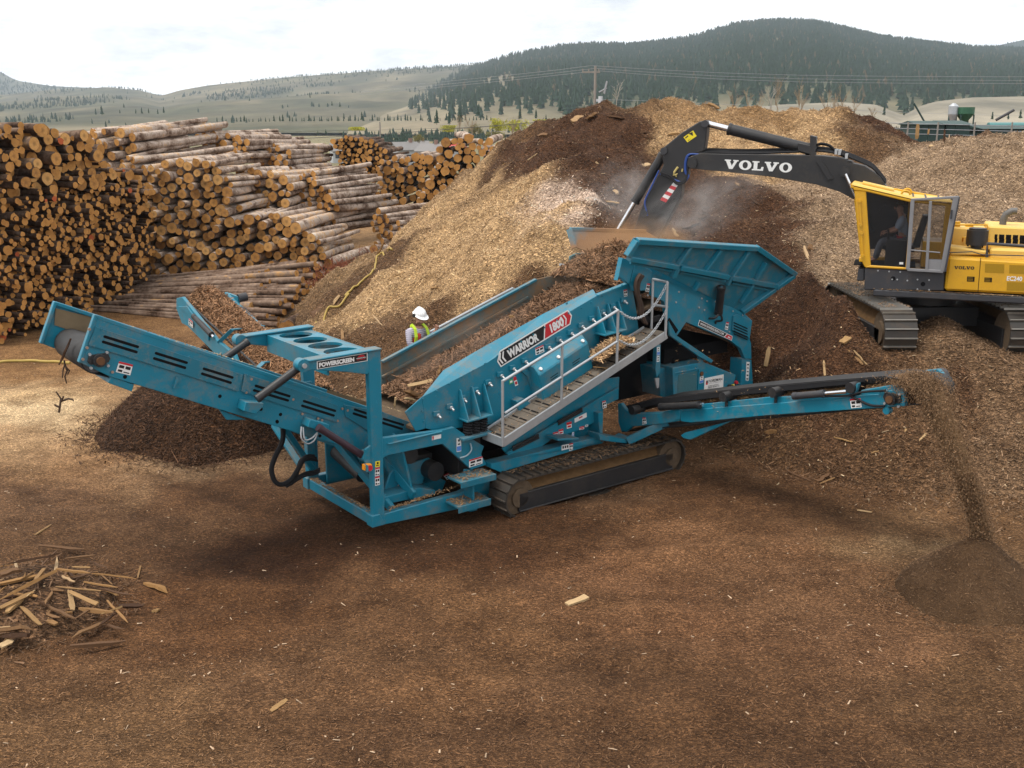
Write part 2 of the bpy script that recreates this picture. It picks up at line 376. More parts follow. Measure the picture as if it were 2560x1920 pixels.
# rams
def ram(parent,p0,p1,r,rod=.25,mat=BLK,name='hydraulic_cylinder'):
    p0=np.array(p0,float);p1=np.array(p1,float); pm=p0+(p1-p0)*(1-rod)
    mb=MB(); mb.cyl(p0,pm,r,16); d=(p1-p0)/np.linalg.norm(p1-p0); mb.cyl(pm-d*.03,pm+d*.03,r*1.12,16); mb.cyl(p0-d*.04,p0+d*.05,r*1.1,12)
    o=mb.build(name,[mat],parent)
    mb=MB(); mb.cyl(pm,p1,r*.55,12); mb.build('rod',[STEEL],o); return o
ram(scr,P(2,300,1085,.18),P(2,690,795,.18),.065,.02); a0=P(2,300,1085,.18);a1=P(2,690,795,.18)
ram(scr,(a0[0],W-.2,a0[2]),(a1[0],W-.2,a1[2]),.065,.02)
ram(scr,P(3,690,245,.2),P(3,1085,495,.2),.06,.12,plain('ram_purple_black',(.045,.025,.035),.5))
mb=MB(); c=P(3,1108,500,.1); mb.cyl(c+[0,-.02,0],c+[0,.2,0],.1,14); mb.ext([P(3,1080,430,.02),P(3,1150,380,.02),P(3,1150,560,.02),P(3,1085,545,.02)],(0,.05,0))
mb.build('ram_bracket',[BLUE],scr,.006)
# ---------------------------------------------------------------- lower frame
mb=MB()
mb.ext([P(3,a,b,0) for a,b in ((1155,1098),(1245,985),(1905,803),(1990,760),(2155,832),(2155,870),(2045,905),(2055,955),(1990,970),(1930,935))],(0,.14,0))
mb.box((0.0,0.0,.2),(.14,W,.40))
mb.box((.0,W-.14,.2),(2.2,W,.42))
# cut corner feet
mb.ext([(-.04,-.03,.2),(.22,-.03,.2),(.12,-.03,.42),(-.04,-.03,.42)],(0,.2,0)); mb.ext([(-.04,W-.17,.2),(.22,W-.17,.2),(.12,W-.17,.42),(-.04,W-.17,.42)],(0,.2,0))
frame=mb.build('lower_frame',[BLUE],scr,.012)
mb=MB()
mb.ext([P(3,a,b,0.003) for a,b in ((1140,340),(1735,262),(1850,235),(1930,290),(2110,400),(2085,470),(2135,560),(2000,602),(1750,380),(1280,478),(1240,500),(1150,560))],(0,.09,0))
mb.ext([P(3,a,b,.05) for a,b in ((1940,600),(2010,600),(2160,700),(2155,830),(1990,760),(1940,760))],(0,.05,0))
mb.ext([P(3,1270,380,-.0),P(3,1735,270,-.0),P(3,1735,262,-.0),P(3,1270,372,-.0)],(0,-.06,0))
side=mb.build('side_plate',[BLUE],scr,.01)
decal(side,[(3,1658,348),(3,1738,330),(3,1738,295),(3,1658,312)],0,([WHITE,REDV],[(.05,.1,.2,.9,1)]))
decal(side,[(3,1872,450),(3,1912,442),(3,1910,325),(3,1872,332)],0,BLUL)
decal(side,[(3,1980,585),(3,2095,548),(3,2097,485),(3,1980,518)],0,WARN)
# treads
mb=MB()
for pts,t in ((((2000,600),(2212,575),(2200,640),(2150,660)),-.25),(((1905,795),(1960,755),(2155,832),(2045,882)),-.22)):
    pass
a=P(3,2150,650,-.38); mb.box((a[0]-.62,-.38,a[2]-.05),(a[0]+.16,.05,a[2]-.005)); mb.box((a[0]-.62,-.40,a[2]-.12),(a[0]+.16,-.375,a[2]+.0))
b=P(3,2050,878,-.40); mb.box((b[0]-.42,-.40,b[2]-.05),(b[0]+.3,.02,b[2]-.005)); mb.box((b[0]-.42,-.42,b[2]-.13),(b[0]+.3,-.395,b[2]+.0))
mb.box((a[0]-.3,-.3,b[2]),(a[0]-.26,.0,a[2]-.04))
mb.build('step',[BLUED],scr,.008)
# end posts, braces and the panels inside the frame
mb=MB()
zpl=S(3,560,210,.02)
mb.box((0.002,W-.16,.38),(.16,W-.02,2.3))
mb.beam(S(3,290,215,-.2),S(3,520,560,-.02),.07,.12,(1,0,0)); 
mb.beam((-.9,W-.3,2.2),(.08,W-.15,.6),.1,.1)
mb.build('end_post',[BLUE],scr,.01)
mb=MB()
mb.beam((.5,.2,.35),(.35,2.2,1.3),.16,.08,(1,0,0)); mb.beam((.95,.2,.5),(.7,2.3,1.7),.2,.06,(1,0,0))
mb.ext([(1.0,.25,.3),(1.05,2.3,.3),(.8,2.3,1.9),(.7,.25,1.6)],(.05,0,0))
mb.ext([P(3,a_,b_,.7) for a_,b_ in ((1245,795),(1300,640),(1350,582),(1640,500),(1580,720))],(0,.05,0))
mb.ext([P(3,a_,b_,.35) for a_,b_ in ((1245,905),(1255,840),(1550,760),(1690,780),(1690,815))],(0,.5,0))
mb.ext([P(3,a_,b_,.8) for a_,b_ in ((1560,690),(1620,620),(1780,700),(1740,800),(1600,760))],(0,.4,0))
mb.box((.3,2.25,.3),(3.,2.3,1.7))
mb.build('inner_panel',[BLUE],scr,.008)
mb=MB(); mb.box((1.2,.8,.42),(1.75,1.6,1.0)); mb.cyl((1.6,.45,.75),(1.6,1.,.75),.18,16); mb.cyl((1.1,.5,1.15),(1.1,2.2,1.15),.16,16); mb.box((2.,.3,.6),(2.5,2.2,1.6))
mb.cyl((.5,1.2,.7),(.5,2.2,.9),.14,12)
mb.build('drive_motor',[BLK],scr,.01)
decal(scr,[(3,1358,758),(3,1398,748),(3,1408,703),(3,1372,712)],.695,WARNP)
decal(scr,[(3,1790,690),(3,1835,665),(3,1800,632),(3,1757,652)],.79,WARN)
# marker lamp with chain tag and stickers on the post
mb=MB(); c=P(3,1075,555,-.02); 
mb.box((c[0],-.12,c[2]-.12),(c[0]+.02,.0,c[2]+.0),0); mb.ext([P(3,1075,562,-.06),P(3,1140,555,-.06),P(3,1140,605,-.06),P(3,1075,610,-.06)],(0,.08,0),1)
p=P(3,1120,588,-.07); mb.cyl(p,p+[0,-.02,0],.05,12,mi=2)
mb.build('marker_lamp',[BLUE,ORANGE,REDV],scr)
decal(gantry,[(3,1168,582),(3,1208,575),(3,1210,525),(3,1170,532)],-.004,YELL)
decal(gantry,[(3,1166,660),(3,1206,650),(3,1207,580),(3,1168,588)],-.004,WARN)
decal(gantry,[(3,1168,742),(3,1208,732),(3,1206,655),(3,1166,665)],-.004,WARN)
# ---------------------------------------------------------------- screen box
TS=.16
mb=MB()
crease=[(4,50,1082),(4,600,792),(4,1060,500),(4,1562,205),(4,1862,90)]
bot=[(4,1905,330),(4,1930,545),(4,1870,640),(4,1550,860),(4,1100,1145),(4,700,1310),(4,160,1372),(4,85,1352)]
plate(mb,crease+bot,TS,.02)
# end wing plate toward the tail conveyor
mb.ext([P(4,50,1082,TS),P(4,85,1352,TS),P(3,1520,272,TS),P(3,1425,105,TS)],(0,.02,0))
# sloping top flange
top=[P(4,235,850,TS+.28),P(4,560,660,TS+.28),P(4,1100,360,TS+.28),P(4,1530,148,TS+.28),P(4,1560,205,TS+.1)]
cr=[P(*c,TS) for c in crease]
vs=[cr[0],cr[1],cr[2],cr[3]]+top
mb.add(vs,[[0,1,5,4],[1,2,6,5],[2,3,7,6],[3,8,7]],0)
vs2=[v+np.array([0,.0,-.02]) for v in vs]; mb.add(vs2,[[0,1,5,4],[1,2,6,5],[2,3,7,6],[3,8,7]],0)
mb.beam(cr[3]+[.02,.03,.0],cr[4]+[0,.03,.0],.12,.04)
box_=mb.build('screen_box',[BLUE],scr,.006)
mb=MB()
for i,(x,y) in enumerate([(60,1095),(180,1028),(290,965),(395,905),(495,848),(595,790),(700,725),(800,665),(905,600),(1010,540),(1110,478),(1215,415),(1315,355),(1430,310),(1515,262),(1610,208),(1690,150),(1775,115)]):
    p=P(4,x,y,TS); mb.cyl(p,p+[0,-.02,0],.018,8)
for x,y in ((190,1290),(295,1215),(400,1150),(500,1165),(520,1075),(620,1015),(725,1055),(620,995),(55,1200),(70,1290),(90,1340),(1300,270)):
    p=P(4,x,y,TS); mb.cyl(p,p+[0,-.015,0],.025,8)
mb.build('rivet',[BLUE],box_,kind='stuff')
for x,y in ((170,1228),(282,1163),(393,1092),(505,1024),(614,955),(718,888),(825,830),(928,768),(1130,645),(1225,584),(1325,525),(1417,465),(1508,406),(1602,352),(1692,300),(1782,246)):
    p=P(4,x,y,TS); mb=MB(); mb.box(p+np.array([-.06,-.05,-.03]),p+np.array([.06,0,.06])); mb.cyl(p+[.02,-.05,-.01],p+[.03,-.13,-.05],.022,8,mi=1); mb.cyl(p+[.02,-.05,-.01],p+[.022,-.075,-.02],.038,6,mi=1)
    mb.build('clamp_bolt',[BLUE,GREY],box_,.004)
def spring_mount(tri,shelf,springs,ztop,zbot):
    mb=MB(); yo=-.30
    (xa,ya),(xb,yb_)=shelf
    a=P(4,xa,ya,TS+yo); b=P(4,xb,yb_,TS+yo)
    sl=(b-a); 
    mb.ext([a+[-.03,0,0],b+[.03,0,0],b+[.03,-yo,0],a+[-.03,-yo,0]],(0,0,-.03))
    for k in (0.,.5,1.):
        p=a+sl*k; mb.ext([p,p+[0,-yo,0],p+[0,-yo,.52],p+[0,-yo-.05,.52]],(.022,0,0))
    m=mb.build('spring_bracket',[BLUE],box_,.004)
    for k in (.18,.5,.82):
        p=a+sl*k+np.array([0,-yo*.55,-.03]); n=70; turns=6; h=.30; r=.075
        mb=MB(); mb.tube([p+np.array([r*math.cos(2*math.pi*turns*i/n),r*math.sin(2*math.pi*turns*i/n),-h*i/n]) for i in range(n+1)],.02,6)
        mb.cyl(p+[0,0,-h],p,.045,8)
        mb.build('coil_spring',[RUB],box_)
    q=a+sl*.5; 
    mb=MB(); mb.beam(np.array([a[0]-.12,TS-.12,a[2]-.34]),np.array([b[0]+.12,TS-.12,b[2]-.34]),.36,.05); mb.build('spring_seat',[BLUE],scr,.006)
spring_mount(None,((455,1288),(660,1232)),None,0,0)
spring_mount(None,((1642,542),(1820,495)),None,0,0)
# drive guard
mb=MB(); yo=-.36
fr=[P(4,1065,890,TS+yo),P(4,1487,607,TS+yo),P(4,1535,830,TS+yo),P(4,1110,1142,TS+yo)]
bk=[P(4,965,835,TS),P(4,1372,568,TS)]
ft=[fr[0]+[0,0,.0],fr[1]]
vs=[fr[0],fr[1],fr[2],fr[3], np.array([fr[0][0],TS,fr[0][2]+.14]),np.array([fr[1][0],TS,fr[1][2]+.14]),np.array([fr[2][0],TS,fr[2][2]]),np.array([fr[3][0],TS,fr[3][2]]),
    np.array([fr[0][0],TS+yo*.55,fr[0][2]+.13]),np.array([fr[1][0],TS+yo*.55,fr[1][2]+.13])]
mb.add(vs,[[0,1,2,3],[0,8,9,1],[8,4,5,9],[0,3,7,4,8],[1,9,5,6,2],[3,2,6,7]])
dg_=mb.build('drive_guard',[BLUE],box_,.02)
mb=MB()
for f_ in (.06,.42,.92):
    p=fr[0]*(1-f_)+fr[1]*f_+np.array([0,.06,.06]); mb.cyl(p,p+[0,-.02,.02],.035,10)
for f_ in (.3,.75):
    p=fr[0]*(1-f_)+fr[1]*f_; u_=(fr[1]-fr[0])/np.linalg.norm(fr[1]-fr[0]); p=p+np.array([0,-.004,-.2]); mb.beam(p-u_*.1,p+u_*.1,.004,.012,(0,0,1),1); mb.beam(p-u_*.09+[0,0,-.05],p+u_*.09+[0,0,-.05],.004,.012,(0,0,1),1)
mb.build('guard_bolt',[WHITE,DARK],dg_)
mb=MB(); mb.ext([P(4,880,835,TS),P(4,975,850,TS),P(4,1060,900,TS),P(4,1080,1080,TS),P(4,985,1000,TS),P(4,950,900,TS)],(0,-.05,0)); 
mb.ext([P(4,815,1100,TS),P(4,870,1070,TS),P(4,960,1130,TS),P(4,960,1210,TS),P(4,850,1240,TS)],(0,-.2,0)); mb.build('motor_plate',[BLUE],box_,.006)
# model name decal
def dq(x,y): return P(4,x,y,TS-.006)
o_=dq(740,818); U=dq(1355,440)-o_; Lu=np.linalg.norm(U); U/=Lu; V=np.cross((0,-1,0),U); V=V if V[2]>0 else -V
def D(a,b,k=0): return o_+U*a+V*b+np.array([0,-.0015*k,0])
hh=.30; LL=Lu
mb=MB()
def pl(pts,mi,k): mb.ext([D(a,b,k) for a,b in pts],(0,.0012,0),mi)
pl([(-.02,-.0),(LL*.965,0),(LL+.03,hh*.5),(LL*.985,hh),(.06,hh),(-.06,hh*.45)],0,0)
bx=LL*.585
pl([(.0,.025),(bx,.025),(bx+.1,hh-.025),(.07,hh-.025),(-.03,hh*.45)],1,1)
pl([(bx+.03,.025),(LL*.955,.025),(LL,hh*.5),(LL*.97,hh-.025),(bx+.13,hh-.025)],2,1)
for k in range(2):
    x=.03+k*.075; pl([(x,.045),(x+.035,.045),(x-.005,hh*.5),(x+.045,hh-.045),(x+.01,hh-.045),(x-.04,hh*.5)],0,2)
    x=LL*.855+k*.075; pl([(x,.045),(x+.03,.045),(x+.075,hh*.5),(x+.035,hh-.045),(x+.005,hh-.045),(x+.045,hh*.5)],0,2)
nd=mb.build('model_decal',[WHITE,BLKV,REDV],box_)
text(nd,'lettering','WARRIOR',D(.2,hh*.2,3),U,V,hh*.58,WHITE,LL*.42,.055,.001)
text(nd,'lettering','1800',D(bx+.21,hh*.19,3),U,V,hh*.6,WHITE,LL*.185,.05,.001)
decal(box_,[(4,1035,720),(4,1110,690),(4,1100,628),(4,1030,660)],TS,WARN)
decal(box_,[(4,858,988),(4,884,975),(4,862,900),(4,838,912)],TS,WARNP)
decal(box_,[(4,806,975),(4,842,960),(4,836,920),(4,804,935)],TS,([plain('green_vinyl',(.05,.3,.12)),WHITE],[(.2,.3,.8,.7,1)]))
decal(box_,[(4,1798,215),(4,1828,208),(4,1824,148),(4,1794,155)],TS,WARN)
# far wall of the screen box: scuffed inside
mb=MB(); tf=2.35
ft_=[P(4,-299,775,tf),P(4,330,435,tf),P(4,1030,65,tf),P(4,1270,12,tf)]; fb=[P(4,1270,150,tf)+[.25,0,-.2],P(4,700,480,tf)+[.2,0,-.5],P(4,-299,1065,tf)+[0,0,-.3]]
mb.ext(ft_+fb,(0,.03,0),0); mb.beam(ft_[0]+[0,-.02,0],ft_[2]+[0,-.02,0],.09,.05,mi=1)
m0=[a*.45+b*.55 for a,b in ((ft_[0],fb[2]),(ft_[2],fb[0]+[-.6,0,0]))]
m0[0]=P(4,-299,905,tf); m0[1]=P(4,960,215,tf); mb.beam(m0[0]+[0,-.03,0],m0[1]+[0,-.03,0],.06,.05,mi=0)
mb.build('far_wall',[FARW,BLUED],box_,.006)
# screen deck between the walls
mb=MB(); d0=P(4,0,1240,.3); 
D0=np.array([1.0,.2,1.75]); D1=np.array([7.0,.2,3.4])
mb.ext([D0,D0+[0,2.15,0],D1+[0,2.15,0],D1],(0,0,-.05)); deck=mb.build('screen_deck',[MUD],box_)
# underscreen conveyor and chassis seen below the walkway
mb=MB()
mb.ext([P(13,a,b,.12) for a,b in ((300,600),(560,440),(720,345),(1270,30),(1268,130),(1140,190),(1125,300),(900,410),(700,470),(600,545),(340,640))],(0,.06,0))
mb.ext([P(13,a,b,.22) for a,b in ((300,610),(260,560),(650,250),(1060,-30),(1275,-60),(1270,60),(720,370),(560,470))],(0,.04,0))
mb.ext([P(13,a,b,.3) for a,b in ((700,470),(1130,300),(1130,420),(760,500))],(0,.05,0))
mb.ext([P(13,a,b,-.02) for a,b in ((1090,250),(1135,240),(1130,430),(1105,440))],(0,.3,0))
und=mb.build('under_conveyor',[BLUE],scr,.008)
mb=MB()
for a,b in (((350,548),(575,440)),((352,572),(578,462)),((742,328),(950,212)),((745,348),(952,232))):
    mb=MB(); mb.beam(P(13,*a,.11),P(13,*b,.11),.03,.04); mb.build('skirt_rubber',[BLK],und)
for pts,k in (([(888,335),(992,285),(990,247),(886,298)],([WHITE,REDV],[(.35,.45,.65,.75,1)])),([(820,388),(862,376),(860,322),(817,335)],WARNP),([(750,438),(790,428),(788,385),(748,395)],WARNP),([(702,452),(745,440),(743,410),(700,420)],WARNP),([(1130,215),(1165,200),(1155,140),(1125,150)],WARN),([(928,398),(970,388),(968,362),(927,372)],WARNP),([(978,372),(1003,366),(1003,350),(978,355)],([WHITE,BLKV],[(.2,.3,.8,.7,1)])),([(862,458),(880,452),(882,415),(866,418)],([WHITE,BLUV],[(.3,.1,.7,.9,1)]))):
    decal(und,[(13,a,b) for a,b in pts],.115 if pts[0][0]<1000 else .1,k)
mb=MB()
mb.ext([P(13,a,b,-.12) for a,b in ((165,690),(250,670),(1100,455),(1120,510),(1130,500),(250,765),(170,730))],(0,.25,0))
mb.ext([P(13,a,b,-.3) for a,b in ((1095,435),(1330,478),(1372,455),(1375,500),(1340,515),(1110,487))],(0,.35,0))
mb.beam(P(13,1345,490,-.32),P(13,1690,330,-.9),.1,.16)
mb.beam(P(13,690,465,-.1),P(13,870,455,-.1),.35,.04)
ch=mb.build('chassis_beam',[BLUE],scr,.01)
decal(ch,[(13,775,575),(13,838,560),(13,838,517),(13,775,530)],-.122,([WHITE,BLKV],[(.1,.3,.3,.8,1),(.4,.3,.6,.8,1),(.7,.3,.9,.8,1)]))
decal(ch,[(13,840,578),(13,872,570),(13,872,508),(13,840,516)],-.122,WARN)
# ---------------------------------------------------------------- walkways
def wp(k,t=-.62): return P(4,755+(2170-755)*k,1512+(572-1512)*k,t)
TW=-.62; a=wp(0); b=wp(1); bk_=wp(.72)
mb=MB(); mb.beam(a+[0,.02,.07],b+[0,.02,.07],.035,.16); mb.beam(np.array([a[0],.02,a[2]+.07]),np.array([b[0],.02,b[2]+.07]),.035,.16); mb.beam(a+[.02,.02,.07],np.array([a[0]+.02,.02,a[2]+.07]),.035,.16)
wk=mb.build('walkway',[GREY],scr,.004,label='grey walkway with handrail on the near side')
mb=MB(); n=15; d=(b-a)/n
for i in range(n):
    p=a+d*i+[.03,.04,.12]; q=a+d*(i+1)+[.0,.04,.12]; w=.58
    mb.ext([p,q,q+[0,w,0],p+[0,w,0]],(0,0,-.03),0)
    dd=d/np.linalg.norm(d)
    for k in range(4):
        for j in range(1):
            c=p+d*(.18+.18*k)+np.array([0,.1,.003]); mb.ext([c,c+dd*.05,c+dd*.05+[0,.22,0],c+[0,.22,0]],(0,0,.001),1)
            c=p+d*(.18+.18*k)+np.array([0,.36,.003]); mb.ext([c,c+dd*.05,c+dd*.05+[0,.18,0],c+[0,.18,0]],(0,0,.001),1)
mb.build('grating',[plain('dirty_galv',(.12,.1,.08),.8,.1,.3,.6,4),DARK],wk)
mb=MB(); r=.027
def rp(x,y,t=TW): return P(4,x,y,t)
pts=[(748,935,745,1500),(1263,622,1265,1110),(1747,330,1743,800)]
tops=[];mids=[]
for x,y,x2,y2 in pts:
    p=rp(x,y); q=rp(x2,y2); q=np.array([p[0],TW,q[2]]); mb.cyl(q,p,r,10); tops.append(p)
mb.tube([tops[0]+[0,0,-.02],tops[2]],r,10)
m0=rp(765,1222);m2=rp(1738,600); mb.tube([m0,m2],r*.9,10)
e1=rp(2172,88);e1b=rp(2165,560); e0=rp(2048,62,-.08); e0b=rp(2042,540,-.08)
mb.cyl(np.array([e1[0],TW,e1b[2]]),e1,r,10); mb.cyl(np.array([e0[0],-.08,e0b[2]]),e0,r,10); mb.tube([e0,e1],r,10); mb.tube([rp(2046,285,-.08),rp(2170,302)],r,10)
rail=mb.build('handrail',[GREY],wk)
def chain(p0,p1,sag,parent,r=.014):
    mb=MB(); n=34; p0=np.array(p0);p1=np.array(p1)
    pts=[p0+(p1-p0)*k/n+np.array([0,0,-sag*4*(k/n)*(1-k/n)]) for k in range(n+1)]
    for i in range(n):
        c=(pts[i]+pts[i+1])/2; d=pts[i+1]-pts[i]; L=np.linalg.norm(d)*.66; d=d/np.linalg.norm(d); s_=np.cross(d,(0,1,0) if i%2 else (0,0,1)); s_/=np.linalg.norm(s_)
        mb.tube([c+d*L*math.cos(t_)+s_*.025*math.sin(t_) for t_ in np.linspace(0,2*math.pi,9)],.009,5)
    return mb.build('safety_chain',[GREY],parent)
chain(rp(1765,342),rp(2165,110),.35,wk); chain(rp(1760,592),rp(2165,330),.32,wk)
mb=MB(); fa=np.array([2.3,2.48,1.35]); fb_=np.array([6.4,2.48,2.85])
mb.ext([fa,fb_,fb_+[0,.6,0],fa+[0,.6,0]],(0,0,-.05)); mb.beam(fa+[0,.6,0],fb_+[0,.6,0],.04,.16)
wk2=mb.build('walkway',[GREY],scr)
mb=MB(); t2=3.04; p=P(4,110,525,t2); q=P(4,835,142,t2); mb.tube([p+[-.4,0,-.14],p,q,q+[.08,0,-.06]],.03,10)
for k in (.02,.5,.98): c=p+(q-p)*k; mb.cyl(c+[0,0,-1.05],c,.027,8)
mb.tube([p+[0,0,-.5],q+[0,0,-.5]],.024,8)
mb.build('handrail',[GREY],wk2); mb=MB(); mb.tube([P(5,0,420,3.),P(5,40,425,3.),P(5,45,470,3.)+[0,0,-.3]],.03,8)
mb.build('handrail',[GREY],wk2)
# ---------------------------------------------------------------- hopper
G=.36
def W1(x,y,off=0.): return P(5,x,y,.1-off,3.0,G)
mb=MB()
wing=[(640,190),(1150,222),(1680,255),(2025,490),(1845,620),(1550,832),(1200,650),(660,385),(555,335)]
nrm=np.array([0,1,G]); nrm/=np.linalg.norm(nrm)
mb.ext([W1(*a) for a in wing],nrm*.03)
wingo=mb.build('hopper_wing',[BLUED],scr,.006)
mb=MB()
edge=[(640,190),(1680,255),(2025,490),(1845,620),(1550,832)]
def lip(a,b,w=.11,h=.12,dy=0.): mb.beam(W1(*a)-nrm*h/2,W1(*b)-nrm*h/2,w,h,tuple(-nrm))
lip((648,203),(1678,268)); lip((1680,262),(2012,492)); lip((2005,500),(1845,612)); lip((1838,618),(1552,822)); lip((648,205),(562,335))
ribs=mb.build('rim_channel',[BLUE],wingo,.01)
mb=MB()
lip((575,352),(985,425),.1,.13); lip((1015,432),(1430,512),.1,.13); lip((1465,520),(1850,592),.1,.13)
lip((600,400),(960,470),.05,.05); lip((1030,480),(1420,560),.05,.05); lip((1480,575),(1830,640),.05,.05)
for a,b in (((1125,235),(985,440)),((985,430),(955,520)),((1370,285),(1230,480)),((1610,300),(1470,520)),((1760,395),(1665,565)),((1465,515),(1430,585)),((1665,560),(1550,740)),((1185,560),(1145,630)),((1010,435),(970,515))):
    lip(a,b,.07,.1)
mb.build('stiffening_rib',[BLUE],wingo,.008)
def W2(x,y,off=0.): return P(5,x,y,2.55-off,3.0,-G)
mb=MB(); n2=np.array([0,1,-G]); n2/=np.linalg.norm(n2)
fw=[(85,110),(420,118),(740,130),(1050,300),(900,520),(600,420),(130,272)]
mb.ext([W2(*a) for a in fw],n2*.03); mb.beam(W2(85,112),W2(740,132),.05,.08); mb.beam(W2(85,112)+n2*.02,W2(130,275)+n2*.02,.06,.14)
def dustwing():
    m,t,b=newmat('blue_paint_sprayed_with_dust',.6,0,.3); co=t.obj()
    sep=t.new('ShaderNodeSeparateXYZ'); t.link(co,sep.inputs[0])
    x=t.math('MULTIPLY',t.math('SUBTRACT',sep.outputs['X'],6.9),.55); z=t.math('MULTIPLY',t.math('SUBTRACT',4.75,sep.outputs['Z']),1.3)
    f=t.math('ADD',t.math('ADD',x,z),t.math('MULTIPLY',t.math('SUBTRACT',t.noise(1.6,co,5,.6),.5),1.3))
    t.link(t.mix(t.ramp(f,[(.25,0.),(.7,1.)]),(.08,.25,.33),(.34,.19,.1)),b.inputs['Base Color']); return m
mb.build('hopper_wing',[dustwing()],scr,.006)
mb=MB(); a=P(5,90,350,2.5); mb.ext([P(5,q,w,2.5) for q,w in ((90,350),(150,320),(700,330),(900,620),(600,700),(100,560),(85,430))],(0,.06,0)); 
mb.build('feeder_cheek',[RUSTD],scr,.008)
# rear plate of the hopper, leaning away
mb=MB(); r0=W1(1840,600); r1=W1(1560,815); q0=r0.copy(); q0[1]=2.9; q1=r1.copy(); q1[1]=2.5
mb.ext([r0,r1,q1,q0],(.04,0,.02)); mb.build('hopper_tailgate',[BLUED],scr,.008)
# ---------------------------------------------------------------- feeder chassis
mb=MB()
mb.ext([P(5,a,b,.06) for a,b in ((655,395),(700,385),(1600,850),(1662,905),(1640,1060),(1652,1100),(1655,1235),(1600,1235),(1560,1145),(1470,1075),(1090,918),(1012,1035),(930,905),(900,740),(800,690),(770,480))],(0,.1,0))
fmb=MB(); fmb.ext([P(5,a,b,2.4) for a,b in ((1000,600),(1600,850),(1640,1060),(1655,1235),(1600,1235),(1560,1145),(1470,1075),(1090,918))],(0,.1,0))
mb.ext([P(5,a,b,-.0) for a,b in ((498,560),(540,362),(650,395),(620,500),(600,590),(510,520))],(0,.12,0))
mb.ext([P(5,a,b,.0) for a,b in ((640,440),(660,395),(800,480),(770,640),(640,650),(615,560))],(0,.1,0))
mb.ext([P(5,a,b,.02) for a,b in ((1500,865),(1530,850),(1662,905),(1640,1060),(1490,985))],(0,.05,0))
fc=mb.build('feeder_chassis',[BLUE],scr,.012); fmb.build('far_side_panel',[BLUE],fc,.012)
mb=MB(); mb.ext([P(5,800,470,.05),P(5,1600,850,.05),P(5,1600,850,2.4),P(5,800,470,2.4)],(0,0,-.06)); 
mb.ext([P(5,1012,1035,.18),P(5,1090,918,.18),P(5,1560,1140,.18),P(5,1560,1140,2.4),P(5,1090,918,2.4),P(5,1012,1035,2.4)][:0] or [P(5,1095,930,.2),P(5,1560,1140,.2),P(5,1560,1140,2.4),P(5,1095,930,2.4)],(0,0,.05),1)
mb.build('feeder_pan',[BLUE,MUD],fc)
mb=MB()
for k in range(5):
    mb.ext([P(5,1500,915+k*24,.015),P(5,1620,968+k*24,.015),P(5,1620,979+k*24,.015),P(5,1500,926+k*24,.015)],(0,-.003,0))
mb.beam(P(5,935,895,.05),P(5,1010,1000,.05),.02,.09)
mb.build('louvre',[DARK],fc)
mb=MB()
for x,y in ((1222,712),(1268,736),(1198,790),(1245,812),(1340,740),(700,520),(690,690),(755,685),(820,455),(730,410),(1490,820),(1575,855),(1025,655),(1000,745),(1460,1000)):
    p=P(5,x,y,.06); mb.cyl(p,p+[0,-.02,0],.02,8)
mb.build('bolt',[GREY],fc,kind='stuff')
ram(fc,P(5,1370,830,-.06),P(5,1395,610,-.25),.085,.06)
# web address decal
bl,br,tr,tl=[P(5,a,b,.055) for a,b in ((1192,945),(1483,1078),(1492,1038),(1205,897))]
def lerp(u,v,k=0): return bl*(1-u)*(1-v)+br*u*(1-v)+tr*u*v+tl*(1-u)*v+np.array([0,-.0015*k,0])
mb=MB(); mb.ext([lerp(0,0),lerp(1,0),lerp(1,1),lerp(0,1)],(0,.003,0),0)
mb.ext([lerp(.015,.1,1),lerp(.76,.1,1),lerp(.82,.9,1),lerp(.015,.9,1)],(0,.001,0),1)
mb.ext([lerp(.785,.1,1),lerp(.985,.1,1),lerp(.985,.9,1),lerp(.845,.9,1)],(0,.001,0),2)
mb.ext([lerp(.86,.3,2),lerp(.95,.3,2),lerp(.95,.45,2),lerp(.88,.62,2)],(0,.001,0),0)
wd=mb.build('web_decal',[WHITE,BLKV,REDV],fc)
text(wd,'lettering','WWW.POWERSCREEN.COM',lerp(.04,.27,2),br-bl,tl-bl,np.linalg.norm(tl-bl)*.42,WHITE,np.linalg.norm(br-bl)*.69,.03,.001)
decal(fc,[(5,738,652),(5,770,655),(5,780,585),(5,752,582)],.0,WARN); decal(fc,[(5,1425,980),(5,1450,985),(5,1460,918),(5,1437,915)],.06,WARN)
# support legs
mb=MB()
lg=[P(5,a,b,.06) for a,b in ((1575,1238),(1656,1243),(1672,1500),(1560,1490))]
mb.ext([p+np.array([0,2.1,0]) for p in lg],(0,.3,0)); mb.build('support_leg',[BLUE],scr,.012); mb=MB(); mb.ext(lg,(0,.35,0))
lo=mb.build('support_leg',[BLUE],scr,.012)
lw=[WHITE,BLKV]; decal(lo,[(5,1605,1420),(5,1630,1422),(5,1640,1262),(5,1612,1260)],.06,(lw,[(.2,.05,.8,.12,1),(.2,.25,.8,.32,1),(.2,.45,.8,.5,1),(.2,.65,.8,.7,1),(.2,.82,.8,.9,1)]))
